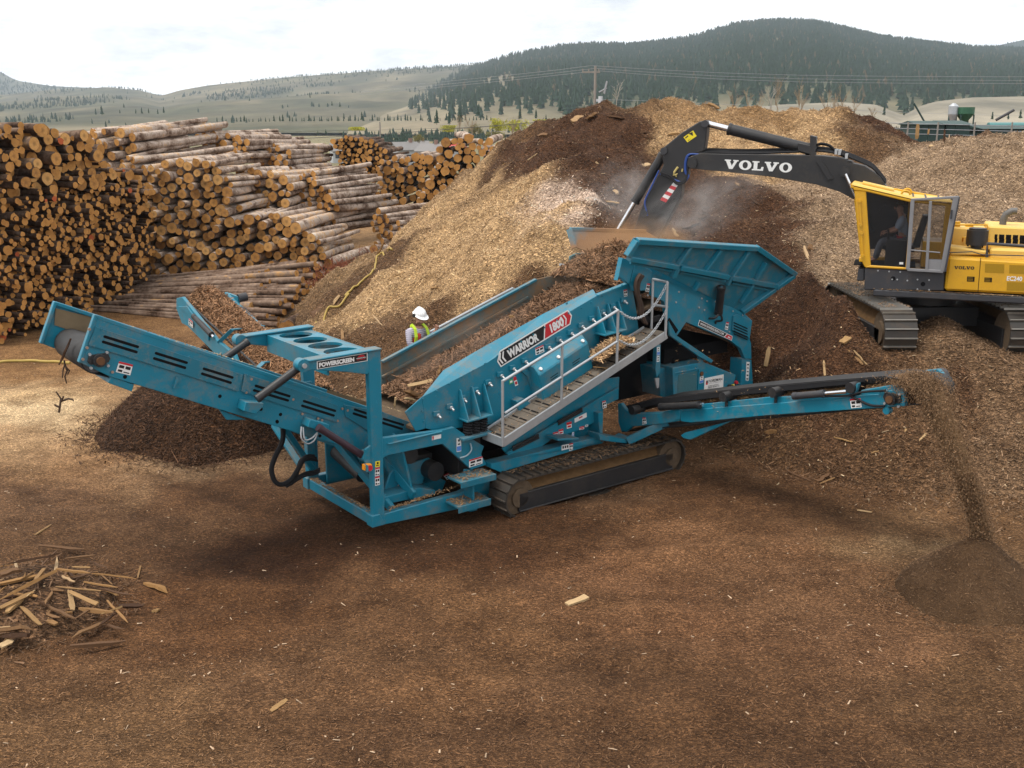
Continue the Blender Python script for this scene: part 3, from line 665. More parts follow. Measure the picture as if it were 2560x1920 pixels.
# ---------------------------------------------------------------- engine cabinet
TE=.1
mb=MB()
cf=[P(5,a,b,TE) for a,b in ((980,1312),(1240,1262),(1522,1372),(1492,1540),(985,1590))]
mb.ext(cf,(0,1.9,0))
cab=mb.build('engine_cabinet',[BLUE],scr,.015)
mb=MB()
mb.ext([P(5,a,b,TE+.25) for a,b in ((850,1320),(985,1300),(985,1580),(870,1560))],(0,1.4,0))
mb.beam(P(5,978,1312,TE-.01),P(5,985,1560,TE-.01),.03,.06,(1,0,0)); mb.beam(P(5,980,1362,TE-.01),P(5,1200,1318,TE-.01),.03,.03); mb.beam(P(5,1200,1318,TE-.01),P(5,1190,1540,TE-.01),.03,.04,(1,0,0))
mb.build('cabinet_trim',[BLUE],cab,.006)
def meshmat():
    m,t,b=newmat('radiator_mesh',.7,.2,.3); v=t.vor(38,t.obj(),.2)
    t.link(t.ramp(v.outputs['Distance'],[(.25,(.02,.06,.075)),(.6,(.05,.15,.18))]),b.inputs['Base Color']); return m
mb=MB(); mb.ext([P(5,a,b,TE-.005) for a,b in ((1022,1375),(1186,1338),(1178,1545),(1012,1560))],(0,.004,0)); mb.build('radiator_grille',[meshmat()],cab)
bl,br,tr,tl=[P(5,a,b,TE-.006) for a,b in ((1245,1522),(1410,1490),(1415,1368),(1250,1402))]
mb=MB(); mb.ext([bl,br,tr,tl],(0,.004,0),0); mb.ext([lerp(.08,.5,1),lerp(.17,.5,1),lerp(.17,.8,1),lerp(.08,.8,1)],(0,.001,0),1); mb.ext([lerp(.1,.62,2),lerp(.17,.62,2),lerp(.17,.8,2),lerp(.1,.8,2)],(0,.001,0),2)
mb.ext([lerp(.15,.06,1),lerp(.6,.06,1),lerp(.6,.1,1),lerp(.15,.1,1)],(0,.001,0),3)
ds=mb.build('dealer_sign',[WHITE,REDV,BLKV,plain('pale_grey_vinyl',(.35,.35,.37))],cab)
Ls=np.linalg.norm(br-bl);Hs=np.linalg.norm(tl-bl)
for s_,u,v,h,w,mt in (('FOREMAN',.21,.62,.2,.72,BLKV),('EQUIPMENT',.21,.5,.07,.66,plain('grey_print',(.4,.4,.42))),('KAMLOOPS B.C.',.2,.33,.08,.55,BLKV),('PRINCE GEORGE B.C.',.2,.22,.08,.6,BLKV)):
    text(ds,'lettering',s_,lerp(u,v,1),br-bl,tl-bl,Hs*h,mt,Ls*w,.02,.001)
decal(cab,[(5,1205,1448),(5,1238,1440),(5,1240,1383),(5,1210,1390)],TE,BLUL)
decal(cab,[(5,1480,1495),(5,1507,1490),(5,1507,1452),(5,1482,1456)],TE-.05,YELL)
mb=MB(); p=P(5,1460,1475,TE-.02); mb.cyl(p,p+[0,-.05,0],.06,12); p=P(5,1515,1435,TE-.02); mb.cyl(p,p+[0,-.05,0],.04,10,mi=1); p=P(5,1222,1362,TE-.005); mb.cyl(p,p+[0,-.02,0],.05,12,mi=2)
mb.build('control_knob',[BLK,REDV,RUST],cab)
# hood prop, silencer and black blocks for the shade under the hopper
mb=MB()
mb.ext([P(5,a,b,.02) for a,b in ((940,905),(1012,1035),(1325,1248),(1312,1272),(1210,1222),(950,1035))],(0,.06,0))
mb.ext([P(5,1200,1220,.1),P(5,1235,1225,.1),P(5,1245,1275,.1),P(5,1205,1280,.1)],(0,.06,0))
mb.build('engine_hood',[BLUE],cab,.01)
mb=MB(); c=P(5,935,1245,.5); mb.cyl(c,c+[.9,.25,.0],.14,16); mb.cyl(c+[-.02,0,0],c,.1,16,mi=1); c=P(5,930,1180,.6); mb.cyl(c,c+[1.3,.2,-.1],.09,12); mb.box(P(5,900,1280,.4),P(5,900,1280,.4)+np.array([2.0,1.4,.3]))
mb.build('silencer',[DARK,GREY],cab)
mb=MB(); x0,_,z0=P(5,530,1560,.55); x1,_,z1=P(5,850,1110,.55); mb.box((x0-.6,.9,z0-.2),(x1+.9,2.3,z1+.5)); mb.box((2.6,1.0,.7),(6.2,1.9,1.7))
mb.build('interior_shade_block',[DARK],scr)  # near-black boxes added as the shade inside the machine
mb=MB(); mb.ext([P(5,a,b,.0) for a,b in ((835,1130),(872,1110),(868,1340),(838,1400),(825,1330))],(0,.1,0)); post2=mb.build('frame_post',[BLUE],scr,.006)
decal(post2,[(5,838,1205),(5,862,1200),(5,862,1130),(5,838,1135)],0,BLUL); decal(post2,[(5,836,1262),(5,860,1258),(5,860,1208),(5,838,1212)],0,([WHITE,BLKV],[(.2,.2,.8,.4,1),(.2,.6,.8,.8,1)]))
mb=MB(); mb.ext([P(5,a,b,-.02) for a,b in ((822,1405),(858,1400),(855,1480),(838,1490))],(0,.04,0)); mb.build('hanger_strap',[GREY],post2)
# ---------------------------------------------------------------- hoses
def hoses(parent,pathl,r=.022,mat=RUB,name='hydraulic_hose'):
    mb=MB()
    for pth in pathl:
        pts=[np.array(p,float) for p in pth]; out=[]
        for i in range(len(pts)-1):
            p0=pts[max(i-1,0)];p1=pts[i];p2=pts[i+1];p3=pts[min(i+2,len(pts)-1)]
            for k in range(5):
                t=k/5; out.append(.5*((2*p1)+(-p0+p2)*t+(2*p0-5*p1+4*p2-p3)*t*t+(-p0+3*p1-3*p2+p3)*t**3))
        out.append(pts[-1]); mb.tube(out,r,6)
    return mb.build(name,[mat],parent)
hoses(scr,[[P(3,x,y,1.5) for x,y in ((372,250),(365,360),(300,500),(272,600),(300,700),(360,730),(440,690),(500,600),(560,500),(640,490))]],.045)
hoses(scr,[[P(3,x+6*k,y+13*k,1.6) for x,y in ((380,720),(450,690),(490,600),(520,520),(580,490),(660,500))] for k in range(3)],.02)
hoses(scr,[[P(3,x,y+14*k,1.5) for x,y in ((400,725),(470,680),(560,630),(640,615),(690,590))] for k in range(3)],.02)
hoses(fc,[[P(5,x+8*k,y+4*k,-.08-.03*(k%2)) for x,y in ((690,500),(655,560),(650,650),(680,760),(690,850),(720,920))] for k in range(5)],.028,plain('brown_hose',(.05,.03,.02),.7))
hoses(fc,[[P(5,x,y+12*k,-.02) for x,y in ((690,790),(720,850),(780,880),(860,860))] for k in range(4)],.02)
hoses(fc,[[P(5,1380,835,-.1),P(5,1340,880,-.1),P(5,1290,885,.05)],[P(5,1385,840,-.1),P(5,1400,900,-.1),P(5,1350,910,.03),P(5,1345,930,.05)]],.025,BLK)
hoses(tail,[[P(3,530,230,.35),P(3,530,330,.3),P(3,580,378,.3),P(3,640,350,.3),P(3,670,280,.3)],[P(3,545,235,.35),P(3,560,340,.3),P(3,620,330,.3),P(3,665,285,.3)]],.014,GREY)
hoses(side,[[P(3,1990,375,-.02),P(3,2000,430,-.04),P(3,1960,480,-.03),P(3,1900,500,-.0)]],.015,plain('pale_hose',(.3,.4,.45)))
# ---------------------------------------------------------------- crawler tracks
def crawler(parent,fx,s0,s1,z0,z1,t0,t1,n,name='crawler_track',grouser=.03):
    """fx maps (s,t,z) to the parent's space"""
    r=(z1-z0)/2; zc=(z0+z1)/2; L=s1-s0-2*r; per=2*L+2*math.pi*r
    def at(d):
        d%=per
        if d<L: return (s0+r+d,z1,0.)
        d-=L
        if d<math.pi*r: a=math.pi/2-d/r; return (s1-r+r*math.cos(a),zc+r*math.sin(a),d/r)
        d-=math.pi*r
        if d<L: return (s1-r-d,z0,math.pi)
        d-=L; a=-math.pi/2-d/r; return (s0+r+r*math.cos(a),zc+r*math.sin(a),math.pi+d/r)
    mb=MB(fx); pw=per/n
    for k in range(n):
        s,z,a=at(k*pw); ux,uz=math.cos(a),-math.sin(a); nx,nz=math.sin(a),math.cos(a); h=pw*.47; th=.035
        q=lambda u,v:(s+ux*u+nx*v,z+uz*u+nz*v)
        for gi,((ua,va),(ub,vb),(uc,vc),(ud,vd)) in enumerate((((-h,-th),(h,-th),(h,0),(-h,0)),((-h*.95,0),(-h*.6,0),(-h*.7,grouser),(-h*.9,grouser)))):
            pts=[(q(u_,v_)[0],t0,q(u_,v_)[1]) for u_,v_ in ((ua,va),(ub,vb),(uc,vc),(ud,vd))]
            mb.ext(pts,(0,t1-t0,0),gi if grouser>.04 else 0)
    tr=mb.build(name,[SHOE,GROUS],parent)
    ti=t0+.06*np.sign(t1-t0) if t1>t0 else t0-.06
    mb=MB(fx); sg=1 if t1>t0 else -1
    mb.ext([(s0+r*.9,t0+sg*.03,z0+.1),(s1-r*.9,t0+sg*.03,z0+.1),(s1-r*.9,t0+sg*.03,z0+.1+(z1-z0)*.48),(s0+r*.9,t0+sg*.03,z0+.1+(z1-z0)*.48)],(0,(t1-t0)*.9,0))
    mb.ext([(s0+r*.9,t0+sg*.0,z0+.1),(s1-r*.9,t0+sg*.0,z0+.1),(s1-r*.9,t0+sg*.0,z0+.13),(s0+r*.9,t0,z0+.13)],(0,sg*.04,0))
    mb.build('track_frame',[BLK],tr,.01)
    for sx,nm in ((s0+r,'idler_wheel'),(s1-r,'drive_sprocket')):
        mb=MB(fx); mb.cyl((sx,t0+sg*.08,zc),(sx,t1-sg*.08,zc),r*.9,20); mb.cyl((sx,t0+sg*.03,zc),(sx,t0+sg*.08,zc),r*.5,16); mb.build(nm,[MUD],tr)
    mb=MB(fx); mb.ext([(s0+r,t0+sg*.08,z0+.5*(z1-z0)+.05),(s1-r,t0+sg*.08,z0+.5*(z1-z0)+.05),(s1-r,t0+sg*.3,z1-.09),(s0+r,t0+sg*.3,z1-.09)],(0,sg*.1,0)); mb.build('packed_soil',[plain('packed_soil',(.13,.075,.035),.95,0,.1,.5,8)],tr)
    return tr
crawler(scr,lambda p:p,2.35,7.02,-.06,.68,-.68,-.16,60)
crawler(scr,lambda p:p,2.35,7.02,-.06,.68,2.75,2.25,60)
# ---------------------------------------------------------------- side conveyors
def side_conveyor(near,far,beam,plate2,tipz,rollers,rams,mirror=False): pass
SN=6.0; SF=7.0
def Q(n,x,y,s=SN): return S(n,x,y,s)
mb=MB(); th=(.09,0,0)
mb.ext([Q(6,x,y) for x,y in ((280,490),(520,468),(1000,432),(1560,378),(1650,375),(1650,352),(1790,345),(1825,345),(1830,458),(1650,470),(900,520),(350,572),(280,562))],th)
mb.ext([Q(6,x,y,SN+.03) for x,y in ((1525,348),(1700,318),(1795,306),(1828,335),(1830,380),(1525,380))],th)
mb.ext([Q(6,x,y,SN+.06) for x,y in ((0,500),(150,495),(450,440),(900,392),(1100,390),(1500,330),(1500,400),(400,500),(0,540))],(.03,0,0))
mb.ext([Q(13,x,y) for x,y in ((1258,170),(1285,165),(1330,225),(1385,262),(1640,250),(1760,215),(1800,240),(1790,320),(1640,345),(1380,370),(1330,415),(1290,410),(1262,330))],th)
mb.ext([Q(6,x,y,SN+.1) for x,y in ((280,660),(310,640),(640,555),(600,575),(370,680),(345,690),(300,680))],(.07,0,0))
mb.ext([Q(13,x,y,SN-.02) for x,y in ((1738,240),(1775,205),(1800,250),(1795,305),(1750,310))],(.12,0,0))
far=[Q(6,x,y)+[SF-SN,0,0] for x,y in ((280,490),(520,468),(1000,432),(1560,378),(1790,345),(1830,458),(1650,470),(900,520),(280,562))]; mb.ext(far,th)
tp=[Q(6,x,y)+[SF-SN-.03,-.05,.1] for x,y in ((1500,330),(1795,300),(1830,340),(1830,458),(1500,420))]; mb.ext(tp,th)
for k in range(7):
    f=.1+k*.14; a_=far[0]*(1-f)+far[5]*f; mb.cyl((SN+.05,a_[1],a_[2]+.02),(SF+.05,a_[1],a_[2]+.02),.03,8)
p=Q(6,1700,490,SN-.02); mb.cyl(p+[0,0,-.0],p+[.1,0,0],.06,12)
sc1=mb.build('side_conveyor',[BLUE],scr,.01)
# troughed belt: near wing raised, deep middle
def belt_line(xs): return [Q(6,x,y,SN+.12) for x,y in xs]
up=belt_line(((-120,462),(100,402),(800,322),(1300,278),(1700,248),(1905,262)))
lo_=belt_line(((-120,500),(100,447),(600,388),(1200,330),(1500,298),(1790,302)))
hd2=Q(6,1760,385); 
n=len(up); V=[];F=[]
rows=[]
for k in range(n):
    a=up[k]; 
    b=np.array([a[0]+.2,a[1],a[2]-.16]); c=np.array([a[0]+.62,a[1],a[2]-.16]); d=np.array([a[0]+.82,a[1],a[2]-.0]); 
    if k==n-1: b[2]=a[2]-.04; c[2]=a[2]-.04; a=a+np.array([0,0,-.05]); d=d+np.array([0,0,-.05])
    rows.append((a,b,c,d))
yy,zz=rows[-1][1][1],rows[-1][1][2]
for ang in np.linspace(.3,math.pi,7):
    r_=.2; y_=yy-r_*math.sin(ang); z_=zz-r_+r_*math.cos(ang); rows.append(tuple(np.array([q[0],y_,z_]) for q in rows[n-1]))
e=rows[-1]; s0_=rows[0]; rows.append(tuple(np.array([q[0],s0_[0][1],s0_[0][2]-.55]) for q in e))
mb=MB(); mb.add([p for r_ in rows for p in r_],[[4*i+j,4*i+j+1,4*i+j+5,4*i+j+4] for i in range(len(rows)-1) for j in range(3)],0,True)
bo=mb.build('conveyor_belt',[BELT],sc1); sd=bo.modifiers.new('t','SOLIDIFY'); sd.thickness=.025
mb=MB(); mb.ext([np.array([p[0]-.01,p[1],p[2]]) for p in up[:-1]]+[np.array([p[0]-.01,p[1],p[2]]) for p in lo_[:-1]][::-1],(.02,0,0)); mb.build('belt_skirt',[RUB],sc1)
for x,y in ((-30,480),(600,388),(942,358),(1480,325)):
    p=Q(6,x,y,SN+.04); mb=MB(); mb.cyl(p+[-.12,0,0],p+[.2,0,.0],.09,14); mb.cyl(p+[0,0,-.2],p,.03,8); mb.build('trough_roller',[BLK],sc1,.01)
mb=MB(); mb.ext([Q(6,x,y,SN-.03) for x,y in ((1425,370),(1490,370),(1512,300),(1500,298),(1470,352),(1430,350))],(.06,0,0)); mb.build('bracket',[BLUE],sc1)
ram(sc1,Q(6,1075,387,SN-.05),Q(6,1430,357,SN-.05),.06,.45,DGREY); ram(sc1,Q(6,150,462,SN-.06),Q(6,435,447,SN-.06),.07,.1)
bearing(sc1,Q(6,1748,405,SN-.0),(-1,0,0),[BLK,RUST,GREY])
mb=MB(); p=Q(6,1780,360)+np.array([SF-SN+.06,0,.06]); mb.cyl(p,p+[.22,0,.03],.12,16); mb.build('drive_motor',[DGREY],sc1,.01)
mb=MB(); mb.cyl(Q(6,1790,385,SN+.1),Q(6,1790,385,SN+.1)+[.82,0,0],.16,24); mb.build('head_drum',[BELT],sc1)
hoses(sc1,[[Q(6,x,y,SN-.04) for x,y in ((1250,390),(1430,385),(1540,360),(1650,352),(1700,350))],[Q(6,x,y,SN-.03) for x,y in ((1450,385),(1520,420),(1600,452),(1690,455))]],.02)
mb=MB(); pts=[Q(6,x,y,SN-.005) for x,y in ((1460,472),(1533,465),(1525,402),(1450,408))]; mb.ext(pts,(.003,0,0),0)
bl,br,tr,tl=pts
def lx(u,v): return bl*(1-u)*(1-v)+br*u*(1-v)+tr*u*v+tl*(1-u)*v+np.array([-.002,0,0])
for r in WARN[1]: mb.ext([lx(r[0],r[1]),lx(r[2],r[1]),lx(r[2],r[3]),lx(r[0],r[3])],(.001,0,0),r[4])
mb.build('warning_decal',WARN[0],sc1)
for cr_ in ([(15,585),(45,580),(40,535),(18,535)],):
    pts=[Q(6,x,y,SN-.005) for x,y in cr_]; mb=MB(); mb.ext(pts,(.003,0,0),0); bl,br,tr,tl=pts
    for r in WARN[1]: mb.ext([lx(r[0],r[1]),lx(r[2],r[1]),lx(r[2],r[3]),lx(r[0],r[3])],(.001,0,0),r[4])
    mb.build('warning_decal',WARN[0],sc1)
# far side conveyor, rising away on the other flank
LA,LB=-.1,1.08
def QL(x,y,s=LA): return S(14,x,y,s)
mb=MB()
e0=QL(95,210); e1=QL(600,880)
dirL=(e1-e0); 
mb.ext([QL(95,210),QL(160,195),QL(560,690),QL(760,860),e1+dirL*.55+[0,0,.08],e1+dirL*.55+[0,0,-.25],QL(560,870),QL(220,530),QL(160,500),QL(95,330)],(.08,0,0))
mb.ext([QL(130,300),QL(230,300),QL(480,640),QL(480,700),QL(240,400)],(-.03,0,0))
fr0=QL(650,140,LB); fr1=QL(1150,620,LB); dR=fr1-fr0
mb.ext([fr0,fr1,fr1+dR*.6,fr1+dR*.6+[0,0,-.3],fr1+[0,0,-.3],fr0+[0,.05,-.25]],(.08,0,0))
sc2=mb.build('side_conveyor',[BLUE],scr,.01)
mb=MB(); 
A0=QL(190,215,LA+.12); A1=QL(980,950,LA+.12); A1=A1+(A1-A0)*.5
rows=[]
for k in range(8):
    a=A0*(1-k/7)+A1*k/7; rows.append((a,a+np.array([.22,0,-.14]),a+np.array([.75,0,-.14]),a+np.array([.97,0,0])))
mb.add([p for r_ in rows for p in r_],[[4*i+j,4*i+j+1,4*i+j+5,4*i+j+4] for i in range(7) for j in range(3)],0,True)
bo=mb.build('conveyor_belt',[BELT],sc2); sd=bo.modifiers.new('t','SOLIDIFY'); sd.thickness=.03
LBELT=(A0,A1)
mb=MB(); a=A0+[0,0.0,-.2]; mb.cyl(a+[0,0,0],a+[.95,0,0],.16,20); mb.build('head_drum',[BELT],sc2)
ram(sc2,QL(305,425,LA-.02),QL(530,660,LA-.02),.06,.15); ram(sc2,QL(870,350,LB+.06),QL(1080,560,LB+.06),.07,.12,DGREY)
mb=MB(); mb.ext([QL(x,y,LB+.08) for x,y in ((650,145),(690,150),(800,190),(810,270),(780,290))],(.05,0,0)); c=QL(810,210,LB+.1); mb.cyl(c,c+[.2,0,.02],.1,14,mi=1); mb.build('drive_motor',[BLUE,DGREY],sc2,.006)
for pts in (((580,725),(740,572),(1100,528)),((1030,1015),(1100,950),(1450,900))):
    a,b=QL(*pts[0],LA),QL(*pts[1],LA+.15); c=QL(*pts[2],LB); mb=MB(); mb.beam(a,b,.08,.03,(1,0,1)); mb.beam(b,c,.08,.03); mb.build('belt_hoop',[BLUE],sc2,.004)
pts=[QL(x,y,LA-.036) for x,y in ((235,510),(285,555),(285,480),(240,440))]; mb=MB(); mb.ext(pts,(.003,0,0),0); bl,br,tr,tl=pts
for r in WARN[1]: mb.ext([lx(r[0],r[1]),lx(r[2],r[1]),lx(r[2],r[3]),lx(r[0],r[3])],(.001,0,0),r[4])
mb.build('warning_decal',WARN[0],sc2)
# ================================================================ EXCAVATOR
EX=Fr((7.97,22.9,0),R(-20)); X=EX.P
exc=empty('excavator',EX.o,EX.ang,'yellow tracked excavator with black boom reaching into the teal hopper, cab door open','excavator')
def xp(mb,pts,t,th,mi=0,n=8): return mb.ext([X(n,a,b,t) for a,b in pts],(0,th,0),mi)
# tracks stand on the chip bench, pointing away from the photographer
fx=lambda p: EX.loc((p[1],p[0],p[2]))
PADZ=2.02
crawler(exc,fx,21.75,26.3,PADZ,PADZ+1.02,7.95,8.65,54,grouser=.045)
crawler(exc,fx,21.75,26.3,PADZ,PADZ+1.02,11.33,10.63,54,grouser=.045)
mb=MB(fx); mb.box((23.5,8.6,PADZ+.4),(24.9,10.7,PADZ+.85)); mb.cyl((24.0,9.65,PADZ+.9),(24.0,9.65,PADZ+1.25),.65,28)
mb.build('undercarriage',[BLK],exc,.02)
# platform
mb=MB()
pa=X(8,690,1305,0); zb=3.22; zt=3.38
mb.box((.05,0,zb),(6.1,2.75,zt)); mb.box((.0,.9,zb),(.5,1.9,zt+.5))
mb.build('platform',[DGREY],exc,.03)
# cab riser
mb=MB(); xp(mb,[(640,1066),(1428,1108),(1418,1292),(634,1285)],0.02,1.05)
xp(mb,[(575,1075),(640,1075),(636,1195),(560,1195)],.1,.8)
rz=mb.build('cab_riser',[DGREY],exc,.02)
mb=MB()
for a,b in ((770,1092),(880,1100),(990,1105),(1160,1180),(1275,1185),(1160,1275),(1275,1282),(960,1180),(910,1178),(1060,1190)):
    p=X(8,a,b,.02); mb.cyl(p,p+[0,-.015,0],.018,8)
for a,b in ((920,1170),(1215,1225)): p=X(8,a,b,.02); mb.cyl(p,p+[0,-.004,0],.05,10,mi=1)
mb.build('bolt',[GREY,DARK],rz)
# cab shell
CW=1.08
mb=MB()
out=[(520,258),(1100,392),(1500,432),(1425,1105),(1040,1083),(640,1062),(602,985)]
oq=[X(8,a,b,0) for a,b in out]
# near side: pillar, header, sill as separate plates round the openings
xp(mb,[(535,300),(652,308),(700,1045),(640,1062),(602,985)],0,.08)
xp(mb,[(520,258),(1100,392),(1098,420),(652,312),(530,300)],-.01,.09)
xp(mb,[(640,1062),(690,1040),(1040,1062),(1040,1085)],-.01,.09)
xp(mb,[(1098,392),(1125,395),(1082,1085),(1040,1083)],0,.08)
xp(mb,[(1440,430),(1500,432),(1425,1105),(1370,1100)],0,.08)
xp(mb,[(1098,392),(1500,432),(1497,462),(1098,420)],0,.08)
# far side, back and front frames
for i,(a,b) in enumerate(zip(oq,oq[1:]+oq[:1])): pass
far=[q+np.array([0,CW,0]) for q in oq]
mb.beam(far[0],far[6],.1,.1,(0,1,0)); mb.beam(far[2],far[3],.1,.1,(0,1,0)); mb.beam(far[1],far[4],.08,.08,(0,1,0)); mb.beam(far[5],far[3],.1,.25,(0,0,1)); mb.beam(far[0],far[2],.1,.1)
mb.ext([oq[2]+[-.03,.05,0],oq[3]+[-.03,.05,0],far[3]+[-.03,0,0],far[2]+[-.03,0,0]],(.03,0,0))           # back wall
mb.ext([oq[5],oq[3],far[3],far[5]],(0,0,.04))                                                          # floor
mb.beam(oq[6],far[6],.08,.1); mb.beam(oq[0],far[0],.08,.1)
cabx=mb.build('cab',[YEL],exc,.015)
# pillar fittings
mb=MB()
for (x0,y0,x1,y1) in ((588,400,605,640),(607,715,620,945)):
    mb.beam(X(8,x0,y0,-.01),X(8,x1,y1,-.01),.03,.05,(0,-1,0))
for a,b in ((590,405),(600,640),(612,720),(620,945)): p=X(8,a,b,0); mb.cyl(p,p+[0,-.05,0],.035,10)
mb.build('guard_hinge',[YEL],cabx)
# roof
mb=MB()
r0=[X(8,515,250,-.02),X(8,1100,386,-.02),X(8,1520,425,-.02)]
rt=[p+np.array([0,0,.1]) for p in r0]
ff=[X(8,560,152,CW),X(8,1050,240,CW),X(8,1545,330,CW)]
zf=[p[2] for p in ff]
fr2=[np.array([p[0],CW+.02,p[2]+.06]) for p in r0]
vs=r0+[np.array([p[0],CW+.02,p[2]]) for p in r0]+[p+np.array([0,.04,.05]) for p in r0]+[np.array([p[0],CW-.02,p[2]+.05]) for p in r0]
mb.add(vs,[[0,1,7,6],[1,2,8,7],[6,7,10,9],[7,8,11,10],[9,10,4,3],[10,11,5,4],[0,6,9,3],[2,5,11,8],[0,3,4,1],[1,4,5,2]])
a0,a1,a2=r0
rf=mb.build('roof',[YELTOP],cabx,.01)
def roofp(f,t):   # f 0..2 along the roof, t across
    p=(a0*(1-f)+a1*f) if f<=1 else (a1*(2-f)+a2*(f-1)); return np.array([p[0],t,p[2]+.052])
mb=MB(); mb.ext([roofp(.16,.3),roofp(.7,.3),roofp(.7,.8),roofp(.16,.8)],(0,0,.05)); mb.build('roof_hatch',[YELTOP],rf,.01)
mb=MB()
for f in (1.04,1.34,1.66,1.95): mb.ext([roofp(f-.02,.05),roofp(f+.02,.05),roofp(f+.02,CW-.05),roofp(f-.02,CW-.05)],(0,0,.012))
mb.build('roof_slat',[DGREY],rf)
mb=MB()
for f,t in ((.9,.06),(.93,1.0)):
    p=roofp(f,t); mb.tube([p+[math.cos(a)*.09,0,math.sin(a)*.09] for a in np.linspace(0,math.pi,9)],.025,6)
mb.build('lifting_eye',[YEL],rf)
# glazing and interior
mb=MB(); xp(mb,[(655,312),(1095,392),(1040,1062),(700,1042)],.04,.008); mb.build('side_window',[GLASS],cabx)
mb=MB(); mb.ext([far[0]+[.04,-.02,-.05],far[1]+[0,-.02,-.05],far[4]+[0,-.02,.3],far[5]+[0,-.02,.3]],(0,.008,0)); mb.build('far_window',[plain('shade_black_pane',(.014,.014,.016),.25,0,.5)],cabx)  # opaque pane coloured near black to put shade into the cab
mb=MB(); 
c=(oq[3]+oq[4])/2; sx=c[0]-.15; fl=oq[4][2]
sx=X(8,985,900,.56)[0]+.05; seat_x=sx
mb.box((sx-.28,.3,fl+.35),(sx+.25,.82,fl+.5)); mb.ext([(sx+.2,.3,fl+.45),(sx+.35,.3,fl+.45),(sx+.48,.3,fl+1.15),(sx+.36,.3,fl+1.15)],(0,.52,0)); mb.box((sx-.15,.35,fl+.03),(sx+.15,.75,fl+.35))
mb.box((sx-.35,.12,fl+.05),(sx+.15,.26,fl+.62)); mb.box((sx-.35,.86,fl+.05),(sx+.15,1.0,fl+.62)); mb.cyl((sx-.3,.19,fl+.6),(sx-.33,.19,fl+.85),.025,8)
mb.build('operator_seat',[BLK],cabx,.02)
mb=MB(); mb.box((oq[2][0]-.5,.06,fl+.06),(oq[3][0]-.02,CW-.06,fl+.62)); mb.build('rear_shelf',[YEL],cabx,.01)
mb=MB(); mb.box((oq[0][0]+.15,.08,fl+.04),(oq[2][0]-.6,CW-.06,fl+.06)); mb.build('floor_mat',[DARK],cabx)
for p,q in (((720,400),(1070,455)),((730,550),(1060,570))): mb=MB(); mb.beam(X(8,*p,CW-.1),X(8,*q,CW-.1),.03,.03); mb.build('guard_bar',[DARK],cabx)

# open door: grey frame standing slightly away from the cab side
td=-.10
mb=MB()
def dp(x,y): 
    return X(8,x,y,td)
fr_=[dp(1093,393),dp(1575,362),dp(1418,1106),dp(1045,1078)]
def bar(a,b,w): mb.beam(dp(*a),dp(*b),w,.05,(0,-1,0)) if False else mb.beam(dp(*a),dp(*b),.05,w,np.cross((dp(*b)-dp(*a)),(0,1,0)))
bar((1112,398),(1064,1080),.08); bar((1095,392),(1572,366),.05); bar((1542,370),(1412,1100),.12); bar((1060,1082),(1415,1102),.06); bar((1290,405),(1250,1085),.06); bar((1085,888),(1385,915),.025)
mb.ext([dp(1245,975),dp(1432,985),dp(1412,1100),dp(1238,1085)],(0,.03,0))
door=mb.build('cab_door',[plain('grey_door_frame',(.2,.2,.21),.5)],cabx,.008)
mb=MB(); mb.ext([dp(1100,395),dp(1560,370),dp(1425,985),dp(1240,985),dp(1235,1085),dp(1060,1080)],(0,.006,0)); mb.build('door_glass',[GLASS],door)
mb=MB(); mb.ext([dp(1568,366),dp(1580,366),dp(1440,1100),dp(1420,1105)],(0,-.06,0)); mb.ext([dp(1488,490),dp(1508,492),dp(1500,580),dp(1480,580)],(0,-.05,0)); mb.build('door_edge',[DGREY],door)
mb=MB(); p=X(8,1000,1022,.03); mb.ext([p+[-.04,0,-.02],p+[.04,0,-.02],p+[.04,0,.03],p+[-.04,0,.03]],(0,-.005,0)); mb.build('window_sticker',[WHITE],cabx)
# engine housing
mb=MB()
b0=X(8,1425,1290,0); b1=X(8,2210,1336,0); t0_=X(8,1465,955,0); t1_=X(8,2210,998,0)
xe=6.0; slope=(t1_[2]-t0_[2])/(t1_[0]-t0_[0])
ze=t0_[2]+slope*(xe-t0_[0])
mb.ext([b0,(xe,0,b0[2]),(xe,0,ze-.04),(xe,.06,ze),(t0_[0],.06,t0_[2]),(t0_[0],0,t0_[2]-.05)][:1]+[(xe,0,b0[2]),(xe,0,ze),(t0_[0],0,t0_[2])],(0,2.7,0))
eng=mb.build('engine_housing',[YEL],exc,.05)
mb=MB()
# plinths and decks on the housing
mb.ext([X(8,1475,850,.28),X(8,1850,900,.28),X(8,1850,940,.28),X(8,1475,945,.28)],(0,.5,0))
mb.ext([X(8,1500,660,1.2),X(8,1860,690,1.2),X(8,1860,900,1.2),X(8,1495,850,1.2)],(0,1.2,0))
h0=X(8,1865,655,1.0); h1=X(8,2210,690,1.0); hb=X(8,1865,900,1.0)
mb.ext([h0,(xe-.2,1.0,h0[2]-.05),(xe-.2,1.0,hb[2]-.1),hb],(0,1.4,0))
mb.ext([X(8,1880,880,.35),(xe-.3,.35,X(8,1880,880,.35)[2]),(xe-.3,.35,t0_[2]-.1),X(8,1880,990,.35)],(0,.4,0))
mb.build('engine_hood',[YELTOP],eng,.03)
mb=MB()
for r_ in range(2):
    for c_ in range(14):
        x=1935+c_*34+(10 if c_%2 else 0); y=757+r_*40+c_*1.2
        if x<2400: p=X(8,x,y,.995); mb.ext([p+[-.028,0,-.05],p+[.028,0,-.05],p+[.028,0,.05],p+[-.028,0,.05]],(0,-.002,0))
for c_ in range(5): p=X(8,1662+c_*36,795,1.195); mb.ext([p+[-.02,0,-.16],p+[.02,0,-.16],p+[.02,0,.16],p+[-.02,0,.16]],(0,-.002,0))
